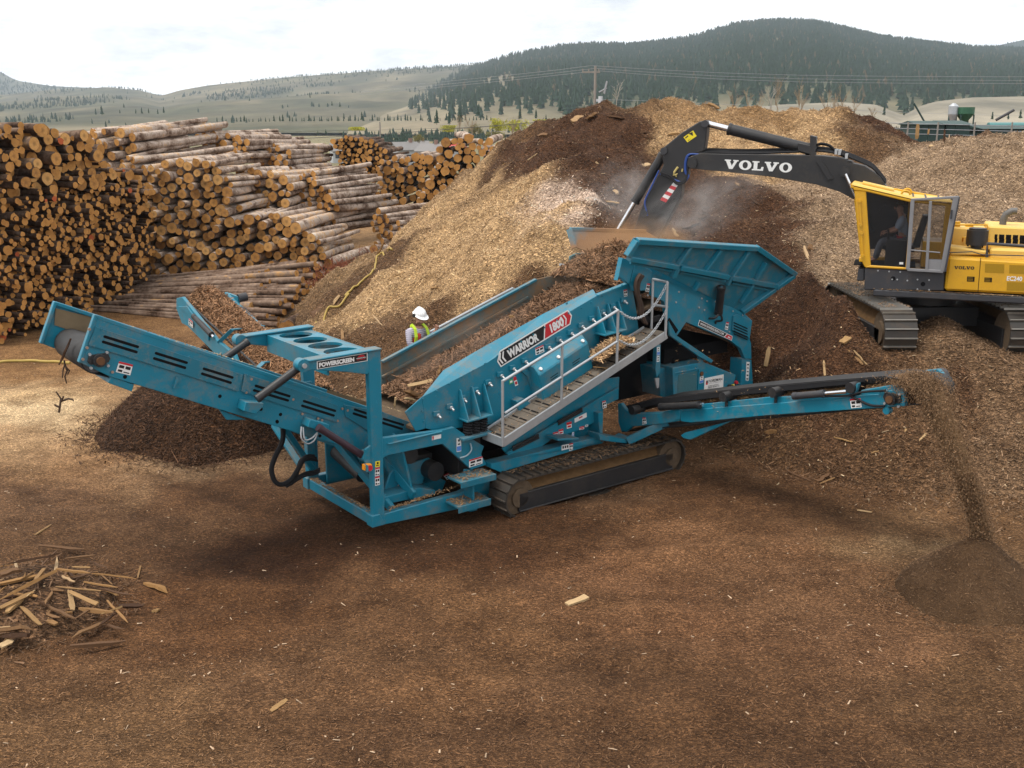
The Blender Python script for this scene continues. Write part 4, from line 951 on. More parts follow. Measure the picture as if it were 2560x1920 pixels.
mb.build('hood_vent',[DARK],eng)
mb=MB(); p=X(8,1735,900,.5); mb.cyl(p,p+[0,0,.14],.11,16); mb.cyl(p+[0,0,.14],p+[0,0,.46],.22,20); mb.cyl(p+[0,0,.46],p+[0,0,.5],.18,20); mb.build('air_precleaner',[BLK],eng,.01)
mb=MB(); p=X(8,1998,670,1.6); mb.tube([p+[0,0,-.1],p+[0,0,.18],p+[.04,0,.3],p+[.16,0,.38],p+[.26,0,.38]],.075,14); mb.build('exhaust_pipe',[plain('exhaust_grey',(.12,.115,.11),.6,.3)],eng)
mb=MB(); 
a=X(8,1845,960,.16);b_=X(8,1850,825,.16); c_=X(8,2210,850,.16); mb.tube([a,b_,c_,c_+(c_-b_)],.035,8); mb.tube([X(8,1475,915,.02),X(8,1700,905,.02),X(8,1800,935,.02),X(8,2210,945,.02)],.012,6,); mb.build('grab_rail',[DGREY],eng)
mb=MB(); 
for x,y,t in ((1670,665,1.6),(1540,640,1.4)): p=X(8,x,y,t); mb.cyl(p+[0,0,-.1],p+[0,0,.08],.09,12)
mb.tube([X(8,1530,640,1.25),X(8,1850,640,1.25),X(8,1860,690,1.25)],.02,6); mb.tube([X(8,1605,800,1.19),X(8,1610,765,1.0),X(8,1645,765,1.0),X(8,1645,800,1.19)],.02,6)
mb.build('hood_fitting',[YEL],eng)
GRI=plain('yellow_grille',(.33,.19,.012),.7,0,.2,.2,40)
for pts,m_ in ((((1825,1110),(2015,1118),(2018,1030),(1828,1022)),GRI),(((2065,1120),(2330,1130),(2330,1045),(2068,1036)),GRI),(((2040,1288),(2330,1298),(2330,1212),(2044,1204)),GRI),(((1648,1200),(1722,1203),(1726,1153),(1650,1150)),DARK),(((1820,1205),(1893,1208),(1897,1163),(1822,1160)),DARK)):
    mb=MB(); xp(mb,pts,-.004,.004); 
    if m_ is DARK:
        for k in range(3): 
            y=pts[2][1]+8+k*14; xp(mb,[(pts[0][0]+8,y+5),(pts[1][0]-14,y+6),(pts[1][0]-12,y+2),(pts[0][0]+8,y)],-.006,.002,1)
    mb.build('side_grille',[m_,GRI],eng)
mb=MB(); 
for x0,y0,x1,y1 in ((1785,965,1757,1310),(2440,990,2440,1330)): mb.beam(X(8,x0,y0,-.001),X(8,x1,y1,-.001),.004,.012,(1,0,0))
mb.build('panel_seam',[DARK],eng)
# slab-serif maker's lettering drawn letter by letter
def slab(parent,s,o,U,V,h,w,mat,mname='lettering'):
    """V, O, L in a heavy slab face; o = lower-left corner"""
    U=np.array(U)/np.linalg.norm(U); V=V-U*(np.array(V)@U); V=V/np.linalg.norm(V); Nn=np.cross(U,V)
    G={'V':1.12,'O':1.0,'L':.92}; tot=sum(G[c] for c in s)+.06*(len(s)-1); k=w/tot; x=0; mb=MB()
    def pg(pts): mb.ext([o+U*(x+a*k)+V*(b*h) for a,b in pts],Nn*.002)
    for c in s:
        if c=='V':
            pg([(0,1),(.5,1),(.5,.86),(.41,.86),(.60,.36),(.78,.86),(.68,.86),(.68,1),(1.12,1),(1.12,.86),(1.02,.86),(.68,0),(.40,0),(.09,.86),(0,.86)])
        if c=='L':
            pg([(0,1),(.55,1),(.55,.86),(.42,.86),(.42,.15),(.70,.15),(.76,.42),(.92,.42),(.90,0),(0,0),(0,.14),(.12,.14),(.12,.86),(0,.86)])
        if c=='O':
            n=28; vs=[];fs=[]
            for i in range(n):
                a=2*math.pi*i/n
                vs.append(o+U*(x+(.5+.5*math.cos(a))*k)+V*h*(.5+.53*math.sin(a))+Nn*.002); vs.append(o+U*(x+(.5+.21*math.cos(a))*k)+V*h*(.5+.36*math.sin(a))+Nn*.002)
            for i in range(n): j=(i+1)%n; fs.append([2*i,2*j,2*j+1,2*i+1])
            mb.add(vs,fs)
        x+=(G[c]+.06)*k
    return mb.build(mname,[mat],parent)
o_=X(8,1522,1076,-.006); e_=X(8,1720,1082,-.006); v_=X(8,1522,1046,-.006)
slab(eng,'VOLVO',o_,e_-o_,v_-o_,np.linalg.norm(v_-o_),np.linalg.norm(e_-o_),BLKV)
o_=X(8,2040,1192,-.006); e_=X(8,2192,1198,-.006); v_=X(8,2040,1146,-.006)
text(eng,'lettering','EC240',o_,e_-o_,v_-o_,np.linalg.norm(v_-o_),WHITE,np.linalg.norm(e_-o_),.03,.002)
# ---------------------------------------------------------------- boom, stick and bucket
BT=1.1; BW=.55
def Bp(n,x,y,t=BT): return X(n,x,y,t)
mb=MB()
mb.ext([Bp(*a) for a in ((7,690,500),(7,790,462),(7,1100,468),(7,1740,478),(7,1850,482),(7,2010,500),(7,2120,535),(8,470,20),(8,640,60),(8,790,165),(8,1000,480),(8,1100,900),(8,900,1000),(8,760,760),(8,545,400),(7,2130,862),(7,2000,792),(7,1800,730),(7,1400,662),(7,1000,618),(7,850,606),(7,700,590))],(0,BW,0))
boom=mb.build('boom',[BLK],exc,.02)
o_=Bp(7,1020,598,BT-.003); e_=Bp(7,1585,632,BT-.003); v_=Bp(7,1020,515,BT-.003)
slab(boom,'VOLVO',Bp(7,1003,592,BT-.003),e_-o_,v_-o_,np.linalg.norm(v_-o_)*.95,np.linalg.norm(e_-Bp(7,1003,592,BT-.003)),WHITE)
mb=MB()
mb.ext([Bp(7,1745,305),Bp(7,1800,318),Bp(7,1790,485),Bp(7,1745,480)],(0,.4,0)); mb.build('cylinder_bracket',[BLK],boom,.01); mb=MB(); mb.ext([Bp(7,1640,370),Bp(7,1750,395),Bp(7,1750,470),Bp(7,1640,440)],(0.0,.3,0))
mb.build('ram_bracket',[BLK],boom,.01); mb=MB(); p=Bp(7,2045,620); mb.cyl(p+[0,-.08,0],p+[0,BW+.08,0],.12,16); 
bb=mb; mb=MB(); mb.ext([Bp(7,1800,530,BT-.05),Bp(7,1850,520,BT-.05),Bp(7,1945,680,BT-.05),Bp(7,1900,690,BT-.05)],(0,.06,0)); mb.build('boom_pin',[BLK],boom); mb=MB(); p=Bp(7,730,545); mb.cyl(p+[0,-.06,0],p+[0,BW+.06,0],.12,16)
bb.build('cylinder_bracket',[BLK],boom,.01); mb.build('boom_pin',[BLK],boom,.01)
ram(boom,Bp(8,700,700,BT-.18),Bp(7,2050,640,BT-.18),.07,.8)
ac=ram(boom,Bp(7,1740,425,BT+.25),Bp(7,860,205,BT+.25),.13,.22,BLK)
hoses(boom,[[Bp(7,x,y-10*k,BT+.1+.12*k) for x,y in ((690,485),(850,455),(1200,462),(1700,445),(1830,440),(2000,465),(2150,520),(2290,590),(2400,720))] for k in range(4)],.028,RUB)
hoses(boom,[[Bp(7,x,y+8*k,BT+.2+.1*k) for x,y in ((1790,390),(1850,375),(1920,395),(1980,450),(2060,490))] for k in range(2)],.025,RUB)
mb=MB()
for x,y in ((2000,455),(2060,488),(1970,450)): p=Bp(7,x,y,BT+.05); mb.box(p+np.array([-.03,0,-.05]),p+np.array([.03,.5,.06]))
mb.build('hose_clamp',[GREY],boom)
mb=MB(); 
stick=[(7,790,185),(7,830,178),(7,862,200),(7,850,310),(7,832,440),(7,690,488),(7,690,640),(7,640,735),(7,632,830),(7,430,1210),(7,190,1210),(7,300,905),(7,480,560),(7,455,445),(7,480,410),(7,640,280)]
mb.ext([Bp(*a,BT+.08) for a in stick],(0,.39,0))
st=mb.build('stick',[BLK],exc,.02)
mb=MB()
for x,y in ((480,440),(835,205),(740,545),(310,980)): mb=MB(); p=Bp(7,x,y,BT+.02); mb.cyl(p,p+[0,.5,0],.085,14); mb.build('pin',[DGREY],st)
ram(st,Bp(7,470,480,BT+.27),Bp(7,85,1130,BT+.27),.11,.4)
mb=MB(); mb.ext([Bp(7,a,b,BT+.074) for a,b in ((652,322),(735,263),(766,312),(686,366))],(0,.004,0)); 
for a in (((665,325),(690,305),(695,313),(670,333)),((688,350),(720,330),(700,345),(692,354))): mb.ext([Bp(7,x,y,BT+.07) for x,y in a],(0,.003,0),1)
mb.ext([Bp(7,x,y,BT+.07) for x,y in ((695,290),(730,275),(735,310))],(0,.003,0),1)
mb.build('warning_decal',[YELV,BLKV],st)
mb=MB(); 
L0,L1=(565,712),(610,735); M0,M1=(450,862),(500,892)
for k in range(6):
    f0,f1=k/6,(k+1)/6; ip=lambda A_,B_,f:(A_[0]+(B_[0]-A_[0])*f,A_[1]+(B_[1]-A_[1])*f)
    q=[ip(L0,M0,f0),(ip(L1,M1,f0)[0],ip(L1,M1,f0)[1]-6),(ip(L1,M1,f1)[0],ip(L1,M1,f1)[1]-6),ip(L0,M0,f1)]
    mb.ext([Bp(7,a,b,BT+.075) for a,b in q],(0,.004,0),(k+1)%2)
mb.build('striped_decal',[REDV,WHITE],st)
BLUH=plain('blue_hose',(.02,.06,.25),.5)
hoses(st,[[Bp(7,x+8*k,y,BT+.03) for x,y in ((780,470),(700,470),(670,520),(665,620),(690,660),(640,710),(570,690),(450,640))] for k in range(2)]+[[Bp(7,x,y,BT+.05) for x,y in ((440,610),(380,740),(320,870),(330,950),(340,1000))]],.022,BLUH)
hoses(st,[[Bp(7,x,y+10*k,BT+.02) for x,y in ((455,625),(540,660),(600,710),(660,690),(685,640),(690,560))] for k in range(3)],.02,RUB)
mb=MB(); mb.tube([Bp(7,x,y,BT+.06) for x,y in ((605,580),(575,620),(565,650),(600,640),(585,660))],.03,6); mb.tube([Bp(7,x,y,BT+.06) for x,y in ((645,595),(640,620))],.02,6); mb.build('paint_mark',[plain('old_paint_mark',(.5,.4,.15),.7)],st)
# bucket, curled inside the hopper
tip=Bp(7,300,1195,BT+.27); mb=MB(); prof=[]
for a in np.linspace(-.3,3.3,12): prof.append((tip[0]-.25+.62*math.cos(a+.5)-.1,tip[2]-.55-.62*math.sin(a+.5)*.9))
for y0 in (BT-.3,BT+.8): mb.ext([(x,y0,z) for x,z in prof],(0,.03,0))
for (x0,z0),(x1,z1) in zip(prof,prof[1:]): mb.ext([(x0,BT-.3,z0),(x1,BT-.3,z1),(x1,BT+.83,z1),(x0,BT+.83,z0)],(0,0,.025))
for k in range(5): mb.box((prof[-1][0]-.18,BT-.28+k*.25,prof[-1][1]-.03),(prof[-1][0]+.05,BT-.2+k*.25,prof[-1][1]+.05))
mb.build('bucket',[MUD],exc)
# ================================================================ PEOPLE
SKIN=plain('skin',(.42,.22,.15),.5,0,.35,.08); HELM=plain('white_helmet',(.78,.78,.78),.35,0,.5,.03)
def skinfig(name,bones,mats,parent=None,sub=1):
    """one continuous surface grown over connected joints: bones = {joint:(pos,radius,parent joint)}"""
    ks=list(bones); ix={k:i for i,k in enumerate(ks)}
    me=bpy.data.meshes.new(name); me.from_pydata([tuple(bones[k][0]) for k in ks],[(ix[k],ix[bones[k][2]]) for k in ks if bones[k][2]],[])
    o=bpy.data.objects.new(name,me); COL.objects.link(o); o.modifiers.new('s','SKIN'); 
    if not me.skin_vertices: me.attributes
    sv=me.skin_vertices[0].data
    for k in ks: 
        r_=bones[k][1]; sv[ix[k]].radius=r_ if hasattr(r_,'__len__') else (r_,r_); sv[ix[k]].use_root=(bones[k][2] is None)
    m=o.modifiers.new('u','SUBSURF'); m.levels=sub; m.render_levels=sub
    for mm in mats: me.materials.append(mm)
    bpy.context.view_layer.update(); dg=bpy.context.evaluated_depsgraph_get(); m2=bpy.data.meshes.new_from_object(o.evaluated_get(dg)); bpy.data.objects.remove(o)
    m2.materials.clear(); 
    for mm in mats: m2.materials.append(mm)
    for p in m2.polygons: p.use_smooth=True
    o=bpy.data.objects.new(name,m2); COL.objects.link(o); o.parent=parent; return o
def stripes(name,a,b,sc_,ax='Z'):
    m,t,bb=newmat(name,.8,0,.2); s=t.new('ShaderNodeSeparateXYZ'); t.link(t.obj(),s.inputs[0])
    w=t.math('SINE',t.math('MULTIPLY',s.outputs[ax],sc_)); t.link(t.mix(t.ramp(w,[(.45,0.),(.55,1.)]),a,b),bb.inputs['Base Color']); return m
def head(parent,c,fwd,r=.1):
    """face forms set on the head: nose, brow, ears, eyes, mouth"""
    f=np.array(fwd,float); f/=np.linalg.norm(f); rt=np.cross(f,(0,0,1)); rt/=np.linalg.norm(rt); up=np.cross(rt,f); c=np.array(c,float)
    mb=MB(); mb.ext([c+f*.095+up*.03-rt*.012,c+f*.095+up*.03+rt*.012,c+f*.085-up*.03+rt*.02,c+f*.085-up*.03-rt*.02],f*.03,0)
    for s in (-1,1): 
        e=c+rt*s*.088; mb.cyl(e-up*.03,e+up*.035,.016,8,mi=0); q=c+f*.094+rt*s*.035+up*.028; mb.cyl(q-f*.01,q+f*.006,.011,8,mi=1)
    q=c+f*.092-up*.055; mb.ext([q-rt*.03,q+rt*.03,q+rt*.025-up*.012,q-rt*.025-up*.012],f*.008,2)
    return mb.build('face',[SKIN,DARK,plain('lips',(.3,.1,.09))],parent)
def hand(parent,w,d,curl,side,mat):
    """palm, four unequal fingers bent round the thing held, and a thumb from the palm's side"""
    w=np.array(w,float); d=np.array(d,float); d/=np.linalg.norm(d); curl=np.array(curl,float); curl/=np.linalg.norm(curl); sd=np.cross(d,curl); sd/=np.linalg.norm(sd)
    mb=MB(); mb.ext([w-sd*.025-curl*.012,w+sd*.025-curl*.012,w+sd*.042+d*.09-curl*.012,w-sd*.042+d*.09-curl*.012],curl*.026)
    for k,l in enumerate((.062,.075,.07,.055)):
        b=w+d*.088+sd*(.033-.022*k); p1=b+(d*.8+curl*.4)*l*.5; p2=p1+(d*.2+curl*.9)*l*.4; p3=p2+(-d*.35+curl*.8)*l*.3
        mb.tube([b-d*.01,p1,p2,p3],[.0095,.009,.0085,.007],6)
    b=w+d*.03+sd*side*.035; mb.tube([b,b+sd*side*.03+d*.025+curl*.012,b+sd*side*.034+d*.05+curl*.035],[.012,.0105,.008],6)
    return mb.build('hand',[mat],parent)
# worker on the far walkway, leaning over the rail
w0=P(2,1690,400,2.80); wx,wz=w0[0],w0[2]     # head centre
def WK(a,b,c): return np.array([wx+a,2.80+b,wz+c])       # local to the screening machine's frame: a along the slope, b away, c up
wroot=empty('person',SM.wor((wx,2.86,wz-1.62)),SM.ang,'worker in white hard hat, striped shirt and hi-vis vest leaning over the screen rail','person')
def toL(p): return np.array([p[0]-wx,p[1]-2.86,p[2]-(wz-1.62)])
J={}
def jt(k,a,b,c,r_,par): J[k]=(toL(WK(a,b,c)),r_,par)
jt('pelvis',-.12,.10,-.72,(.15,.12),None); jt('waist',-.10,.08,-.55,(.14,.11),'pelvis'); jt('chest',-.06,.05,-.33,(.17,.13),'waist'); jt('neck',-.02,.02,-.16,.06,'chest'); jt('jaw',.0,-.02,-.06,.075,'neck'); jt('skull',.0,-.02,.05,.095,'jaw')
jt('hipl',-.22,.1,-.8,.1,'pelvis'); jt('kneel',-.24,.06,-1.18,.07,'hipl'); jt('anklel',-.24,.12,-1.56,.05,'kneel'); jt('toel',-.22,-.06,-1.6,.04,'anklel')
jt('hipr',.0,.1,-.8,.1,'pelvis'); jt('kneer',.02,.05,-1.16,.07,'hipr'); jt('ankler',.02,.12,-1.54,.05,'kneer'); jt('toer',.04,-.06,-1.58,.04,'ankler')
jt('shl',-.25,.02,-.25,.075,'chest'); jt('ell',-.30,-.08,-.52,.052,'shl'); jt('wrl',-.06,-.22,-.47,.033,'ell')
jt('shr',.14,.06,-.25,.075,'chest'); jt('elr',.30,.02,-.42,.05,'shr'); jt('wrr',.36,-.04,-.28,.033,'elr')
body=skinfig('body',J,[SKIN],wroot)
hand(body,J['wrl'][0],(1,-.3,.1),(0,-.6,-.8),1,SKIN); hand(body,J['wrr'][0],(.2,-.4,.9),(-.9,-.3,0),-1,SKIN)
head(body,J['skull'][0]+np.array([0,-.02,-.03]),(.35,-.8,-.5))
K={k:v for k,v in J.items() if k in('waist','chest','shl','ell','shr','elr')}
def fat(bn,keep,d,ren=None):
    o={}
    for k in keep:
        p,r_,par=bn[k]; r2=tuple(x+d for x in r_) if hasattr(r_,'__len__') else r_+d
        o[k]=(p,r2,par if par in keep else None)
    return o
SH=fat(J,['pelvis','waist','chest','shl','ell','shr','elr'],.018); SH['wl2']=(J['ell'][0]*.25+J['wrl'][0]*.75,.045,'ell'); SH['wr2']=(J['elr'][0]*.25+J['wrr'][0]*.75,.045,'elr')
skinfig('striped_shirt',SH,[stripes('striped_shirt',(.45,.43,.5),(.2,.18,.26),170)],wroot)
VS=fat(J,['pelvis','waist','chest'],.036); VS['top']=(J['chest'][0]*.45+J['neck'][0]*.55,.11,'chest')
vest=skinfig('safety_vest',VS,[plain('red_vest',(.5,.06,.035),.8)],wroot)
HV=plain('hi_vis_yellow',(.45,.62,.03),.6)
mb=MB()
for sx in (-.13,.08):
    pts=[toL(WK(sx-.01+.015*k*(1 if sx>0 else -1),-.135-.005*k if False else y,z)) for k,(y,z) in enumerate(((.13,-.17),(.03,-.125),(-.10,-.2),(-.155,-.34),(-.13,-.55),(-.1,-.75)))]
    for a_,b_ in zip(pts,pts[1:]): mb.beam(a_,b_,.06,.02,(0,-1,.4))
mb.build('reflective_stripe',[HV],vest)
TR=fat(J,['pelvis','hipl','kneel','anklel','hipr','kneer','ankler'],.02); skinfig('trousers',TR,[plain('dark_trousers',(.03,.035,.06),.9)],wroot)
mb=MB()
for s in ('l','r'):
    a_=J['ankle'+s][0]; b_=J['toe'+s][0]; mb.tube([a_+[0,.07,-.03],a_+[0,.0,-.02],b_],[.05,.06,.045],8)
mb.build('boots',[BLK],wroot)
hc=J['skull'][0]+np.array([0,0,.045]); mb=MB(); n=20; rings=[]
tilt=Matrix.Rotation(.38,3,'X')
vs=[];fs=[]
for i in range(7):
    a=i/6*math.pi/2; rr=math.cos(a); zz=math.sin(a)
    for k in range(n):
        th=2*math.pi*k/n; v=Vector((.125*rr*math.cos(th),.15*rr*math.sin(th),.13*zz)); v=tilt@v; vs.append(hc+np.array(v))
for i in range(6):
    for k in range(n): fs.append([i*n+k,i*n+(k+1)%n,(i+1)*n+(k+1)%n,(i+1)*n+k])
mb.add(vs,fs,0,True)
vs=[]
for k in range(n):
    th=2*math.pi*k/n; ex=.02+(.06*max(0,-math.sin(th))**2)
    for e,z in ((0,0.004),(ex,-.012)):
        v=tilt@Vector(((.125+e)*math.cos(th),(.15+e)*math.sin(th),z)); vs.append(hc+np.array(v))
mb.add(vs,[[2*k,2*((k+1)%n),2*((k+1)%n)+1,2*k+1] for k in range(n)],0,True)
for xx in (0,): mb.tube([hc+np.array(tilt@Vector((0,.15*math.cos(a),.135*math.sin(a)))) for a in np.linspace(.4,2.7,9)],.012,6)
hm=mb.build('hard_hat',[HELM],wroot)
mb=MB(); p=hc+np.array([-.13,0,-.02]); mb.cyl(p,p+[-.03,0,0],.04,12); mb.build('ear_muff',[BLK],wroot)
# operator seated in the cab
oroot=empty('person',EX.wor((seat_x,.56,fl+.04)),EX.ang,'excavator operator in pale blue shirt sitting inside the yellow cab','person')
sxx=0.
J={}
def jo(k,a,b,c,r_,par): J[k]=(np.array([a,b,c]),r_,par)
ox=c[0]*0
jo('pelvis',.02,0,.52,(.15,.12),None); jo('waist',.0,0,.7,(.14,.11),'pelvis'); jo('chest',-.06,0,.95,(.17,.13),'waist'); jo('neck',-.1,0,1.12,.06,'chest'); jo('jaw',-.13,0,1.2,.075,'neck'); jo('skull',-.13,0,1.3,.095,'jaw')
for s,y in (('l',-.12),('r',.12)):
    jo('hip'+s,-.05,y,.5,.09,'pelvis'); jo('knee'+s,-.46,y,.5,.065,'hip'+s); jo('ankle'+s,-.56,y,.1,.05,'knee'+s); jo('toe'+s,-.7,y,.06,.04,'ankle'+s)
    jo('sh'+s,-.05,y*1.7,1.03,.075,'chest'); jo('el'+s,-.16,y*2.2,.78,.05,'sh'+s); jo('wr'+s,-.36,y*2.,.72,.033,'el'+s)
ob=skinfig('body',J,[SKIN],oroot); head(ob,J['skull'][0]+np.array([0,0,-.03]),(-1,-.2,-.25))
for s in ('l','r'): hand(ob,J['wr'+s][0],(-1,0,-.2),(0,0,-1),1,SKIN)
SH=fat(J,['pelvis','waist','chest','shl','ell','shr','elr'],.018); skinfig('shirt',SH,[plain('pale_blue_shirt',(.3,.36,.46),.8)],oroot)
TR=fat(J,['pelvis','hipl','kneel','anklel','hipr','kneer','ankler'],.02); skinfig('trousers',TR,[plain('grey_trousers',(.12,.13,.16),.9)],oroot)
mb=MB(); mb.tube([J['skull'][0]+np.array([.09*math.cos(a),.09*math.sin(a),.03]) for a in np.linspace(0,2*math.pi,12)],.03,6); mb.cyl(J['skull'][0]+[0,0,.02],J['skull'][0]+[0,0,.1],.1,14,.06); mb.build('hair',[plain('dark_hair',(.02,.015,.01),.8)],oroot)
mb=MB(); mb.beam(J['pelvis'][0]+[-.14,-.15,.1],J['pelvis'][0]+[-.17,.16,.1],.03,.05); mb.beam(J['pelvis'][0]+[-.0,-.175,.08],J['pelvis'][0]+[-.14,-.15,.1],.03,.05); mb.build('seat_belt',[REDV],oroot)
# ================================================================ GROUND, CHIP MOUND, HEAPS
def vnoise(x,y,s=1.,seed=0):
    """smooth value noise"""
    x=np.asarray(x)*s+seed*17.3; y=np.asarray(y)*s+seed*9.1
    xi=np.floor(x).astype(np.int64); yi=np.floor(y).astype(np.int64); fx_=x-xi; fy_=y-yi
    fx_=fx_*fx_*(3-2*fx_); fy_=fy_*fy_*(3-2*fy_)
    def h(a,b): 
        n=(a*374761393+b*668265263+seed*144269)&0x7fffffff; n=((n^(n>>13))*1274126177)&0x7fffffff; return ((n^(n>>16))&0xffff)/65535.
    return (h(xi,yi)*(1-fx_)+h(xi+1,yi)*fx_)*(1-fy_)+(h(xi,yi+1)*(1-fx_)+h(xi+1,yi+1)*fx_)*fy_
def fbm(x,y,s,seed=0,o=4):
    r=0;a=.5
    for k in range(o): r=r+a*vnoise(x,y,s*2**k,seed+k); a*=.5
    return r/(1-.5**o)
class Zones:
    def __init__(s,pts,soft=1.,warp=1.6,ex=3.): s.warp=warp; s.ex=ex; s.p=np.array([p[:2] for p in pts]); s.c=np.array([p[2] for p in pts]); s.w=np.array([p[3] if len(p)>3 else 1. for p in pts]); s.soft=soft
    def __call__(s,x,y):
        x=np.asarray(x,float);y=np.asarray(y,float); wx=x+(fbm(x,y,.6,3)-.5)*s.warp; wy=y+(fbm(x,y,.6,8)-.5)*s.warp
        out=np.zeros(x.shape+(3,)); tw=np.zeros(x.shape)
        for p,c,w in zip(s.p,s.c,s.w):
            k=w/(((wx-p[0])**2+(wy-p[1])**2)+s.soft)**s.ex; out+=k[...,None]*c; tw+=k
        return out/tw[...,None]
TAN=(.44,.292,.155); BARKC=(.078,.038,.02); GRC=(.30,.21,.135); MIDC=(.125,.07,.036)
mp=[]
for px_,py_,Y in ((1130,480,40),(930,650,38),(1040,560,39),(1210,420,41),(1310,332,43),(1400,307,43),(1510,286,43),(1640,296,44),(1750,292,44),(1830,284,44),(1900,297,44),(2000,304,43),(2090,306,42),(2200,308,41),(2290,354,40),(2350,359,38),(2430,349,37),(2560,340,37),(2750,342,37),
    (1330,440,33),(1500,412,33),(1420,460,31),(1540,510,30.3),(1580,470,33),(1200,560,33),(1100,640,32),(1000,720,31),(1250,650,29),(1400,620,27.5),(1750,560,31),(1900,650,29),(1700,700,27),(2000,700,27),(2050,600,30),(1950,450,36),(1800,420,37),(2300,450,34),(2450,500,31),(2560,560,28.5),(2200,560,30),(1650,400,37),(1500,350,38)):
    q=atY(px_,py_,Y); mp.append((q[0],q[1],q[2]))
    if py_<365 and Y>=37: mp.append((q[0]*1.2,q[1]+9,q[2]-3.2))
mp+=[(7,22.3,2.0),(9,21.9,2.0),(9.5,22.8,2.02),(11.5,22,2.0),(13.5,22.3,2.),(7.6,25,2.02),(9.6,24.5,2.02),(11.5,26.5,2.1),(14,25,2.1),(6.5,23.5,1.75),(6.2,25,1.75),(8.2,26.3,2.05),(17,23,2.2),(17,28,4),
(4.3,23.3,-.1),(5.5,20.9,.0),(7.5,19.6,0),(9,19.1,0),(11,18.9,0),(13.5,18.9,0),(17,18.8,0),(3,21,-.9),(6,18.2,-.9),(9,16.8,-.9),(12,16.4,-.9),(17,16.4,-.9),(-1,21,-.9),(-5,24.3,-.9),(-8.8,30,-.9),(-11,36,-.9),(-11,42,-.9),
(-3,24.2,-.05),(-6,29,-.05),(-8.3,36,-.05),(0,24.0,-.05),(2.5,25,.1),(3.9,25.6,.5),(-8,41,.3),(-6.5,47,.3),(-4,53,.3),(-10,48,-.9),(0,56,1),(8,57,2.5),(16,54,2.5),(24,48,2.5),(24,36,5.5),(-12,30,-1.5),(-3,20,-1.5),(0,17,-1.5)]
mp=np.array(mp)
def tps(pts):
    n=len(pts); x=pts[:,:2]; d2=((x[:,None]-x[None])**2).sum(-1); Kk=np.where(d2>0,d2*np.log(d2+1e-12)*.5,0)+np.eye(n)*.6
    Pm=np.c_[np.ones(n),x]; A_=np.block([[Kk,Pm],[Pm.T,np.zeros((3,3))]]); w=np.linalg.solve(A_,np.r_[pts[:,2],0,0,0])
    def f(X_,Y_):
        X_=np.asarray(X_,float);Y_=np.asarray(Y_,float); o=w[-3]+w[-2]*X_+w[-1]*Y_
        for (a,b),k in zip(x,w[:n]): 
            r2=(X_-a)**2+(Y_-b)**2; o=o+k*.5*r2*np.log(r2+1e-12)
        return o
    return f
_mf=tps(mp)
def moundz(x,y):
    x=np.asarray(x,float);y=np.asarray(y,float)
    z=_mf(x,y); 
    bank=.75*np.exp(-((x-7.2)/.5)**2)*np.clip((y-21.6)/.8,0,1)*np.clip((26.5-y)/1.5,0,1); bench=np.exp(-(np.maximum(0,np.maximum(7.8-x,x-14))**2+np.maximum(0,np.maximum(21.9-y,y-26.2))**2)/.35); z=z*(1-bench)+(2.2+.5*np.exp(-((x-9.65)/.62)**2)*np.clip((y-21.6)/1.2,0,1)*np.clip((24-y)/.8,0,1))*bench
    rough=.5*(.5-np.abs(fbm(x,y,.33,29,3)-.5)*4)+(fbm(x,y,.45,21)-.5)*1.05+(fbm(x,y,1.7,5)-.5)*.42
    z=z+rough*(1-.8*bench)*np.clip((z+.4)/1.2,0,1)
    z=z+.95*np.exp(-((x-7.5)/.36)**2)*np.clip((y-21.7)/1.4,0,1)*np.clip((28-y)/1.5,0,1)
    d=np.maximum(np.maximum(-13-x,x-27),np.maximum(15.5-y,y-58)); return np.where(d>0,-1.5,np.maximum(z,-1.5))
def march(px_,py_):
    r=ray(px_,py_); k=np.arange(18,62,.08); x=r[0]/r[1]*k; z=CH+r[2]/r[1]*k; i=np.argmax(moundz(x,k)>z); return x[i],k[i]
def zw(l): return [(*march(a,b),c) for a,b,Y,c in l if moundz(*march(a,b))>-.5]
DK2=(.11,.058,.031)
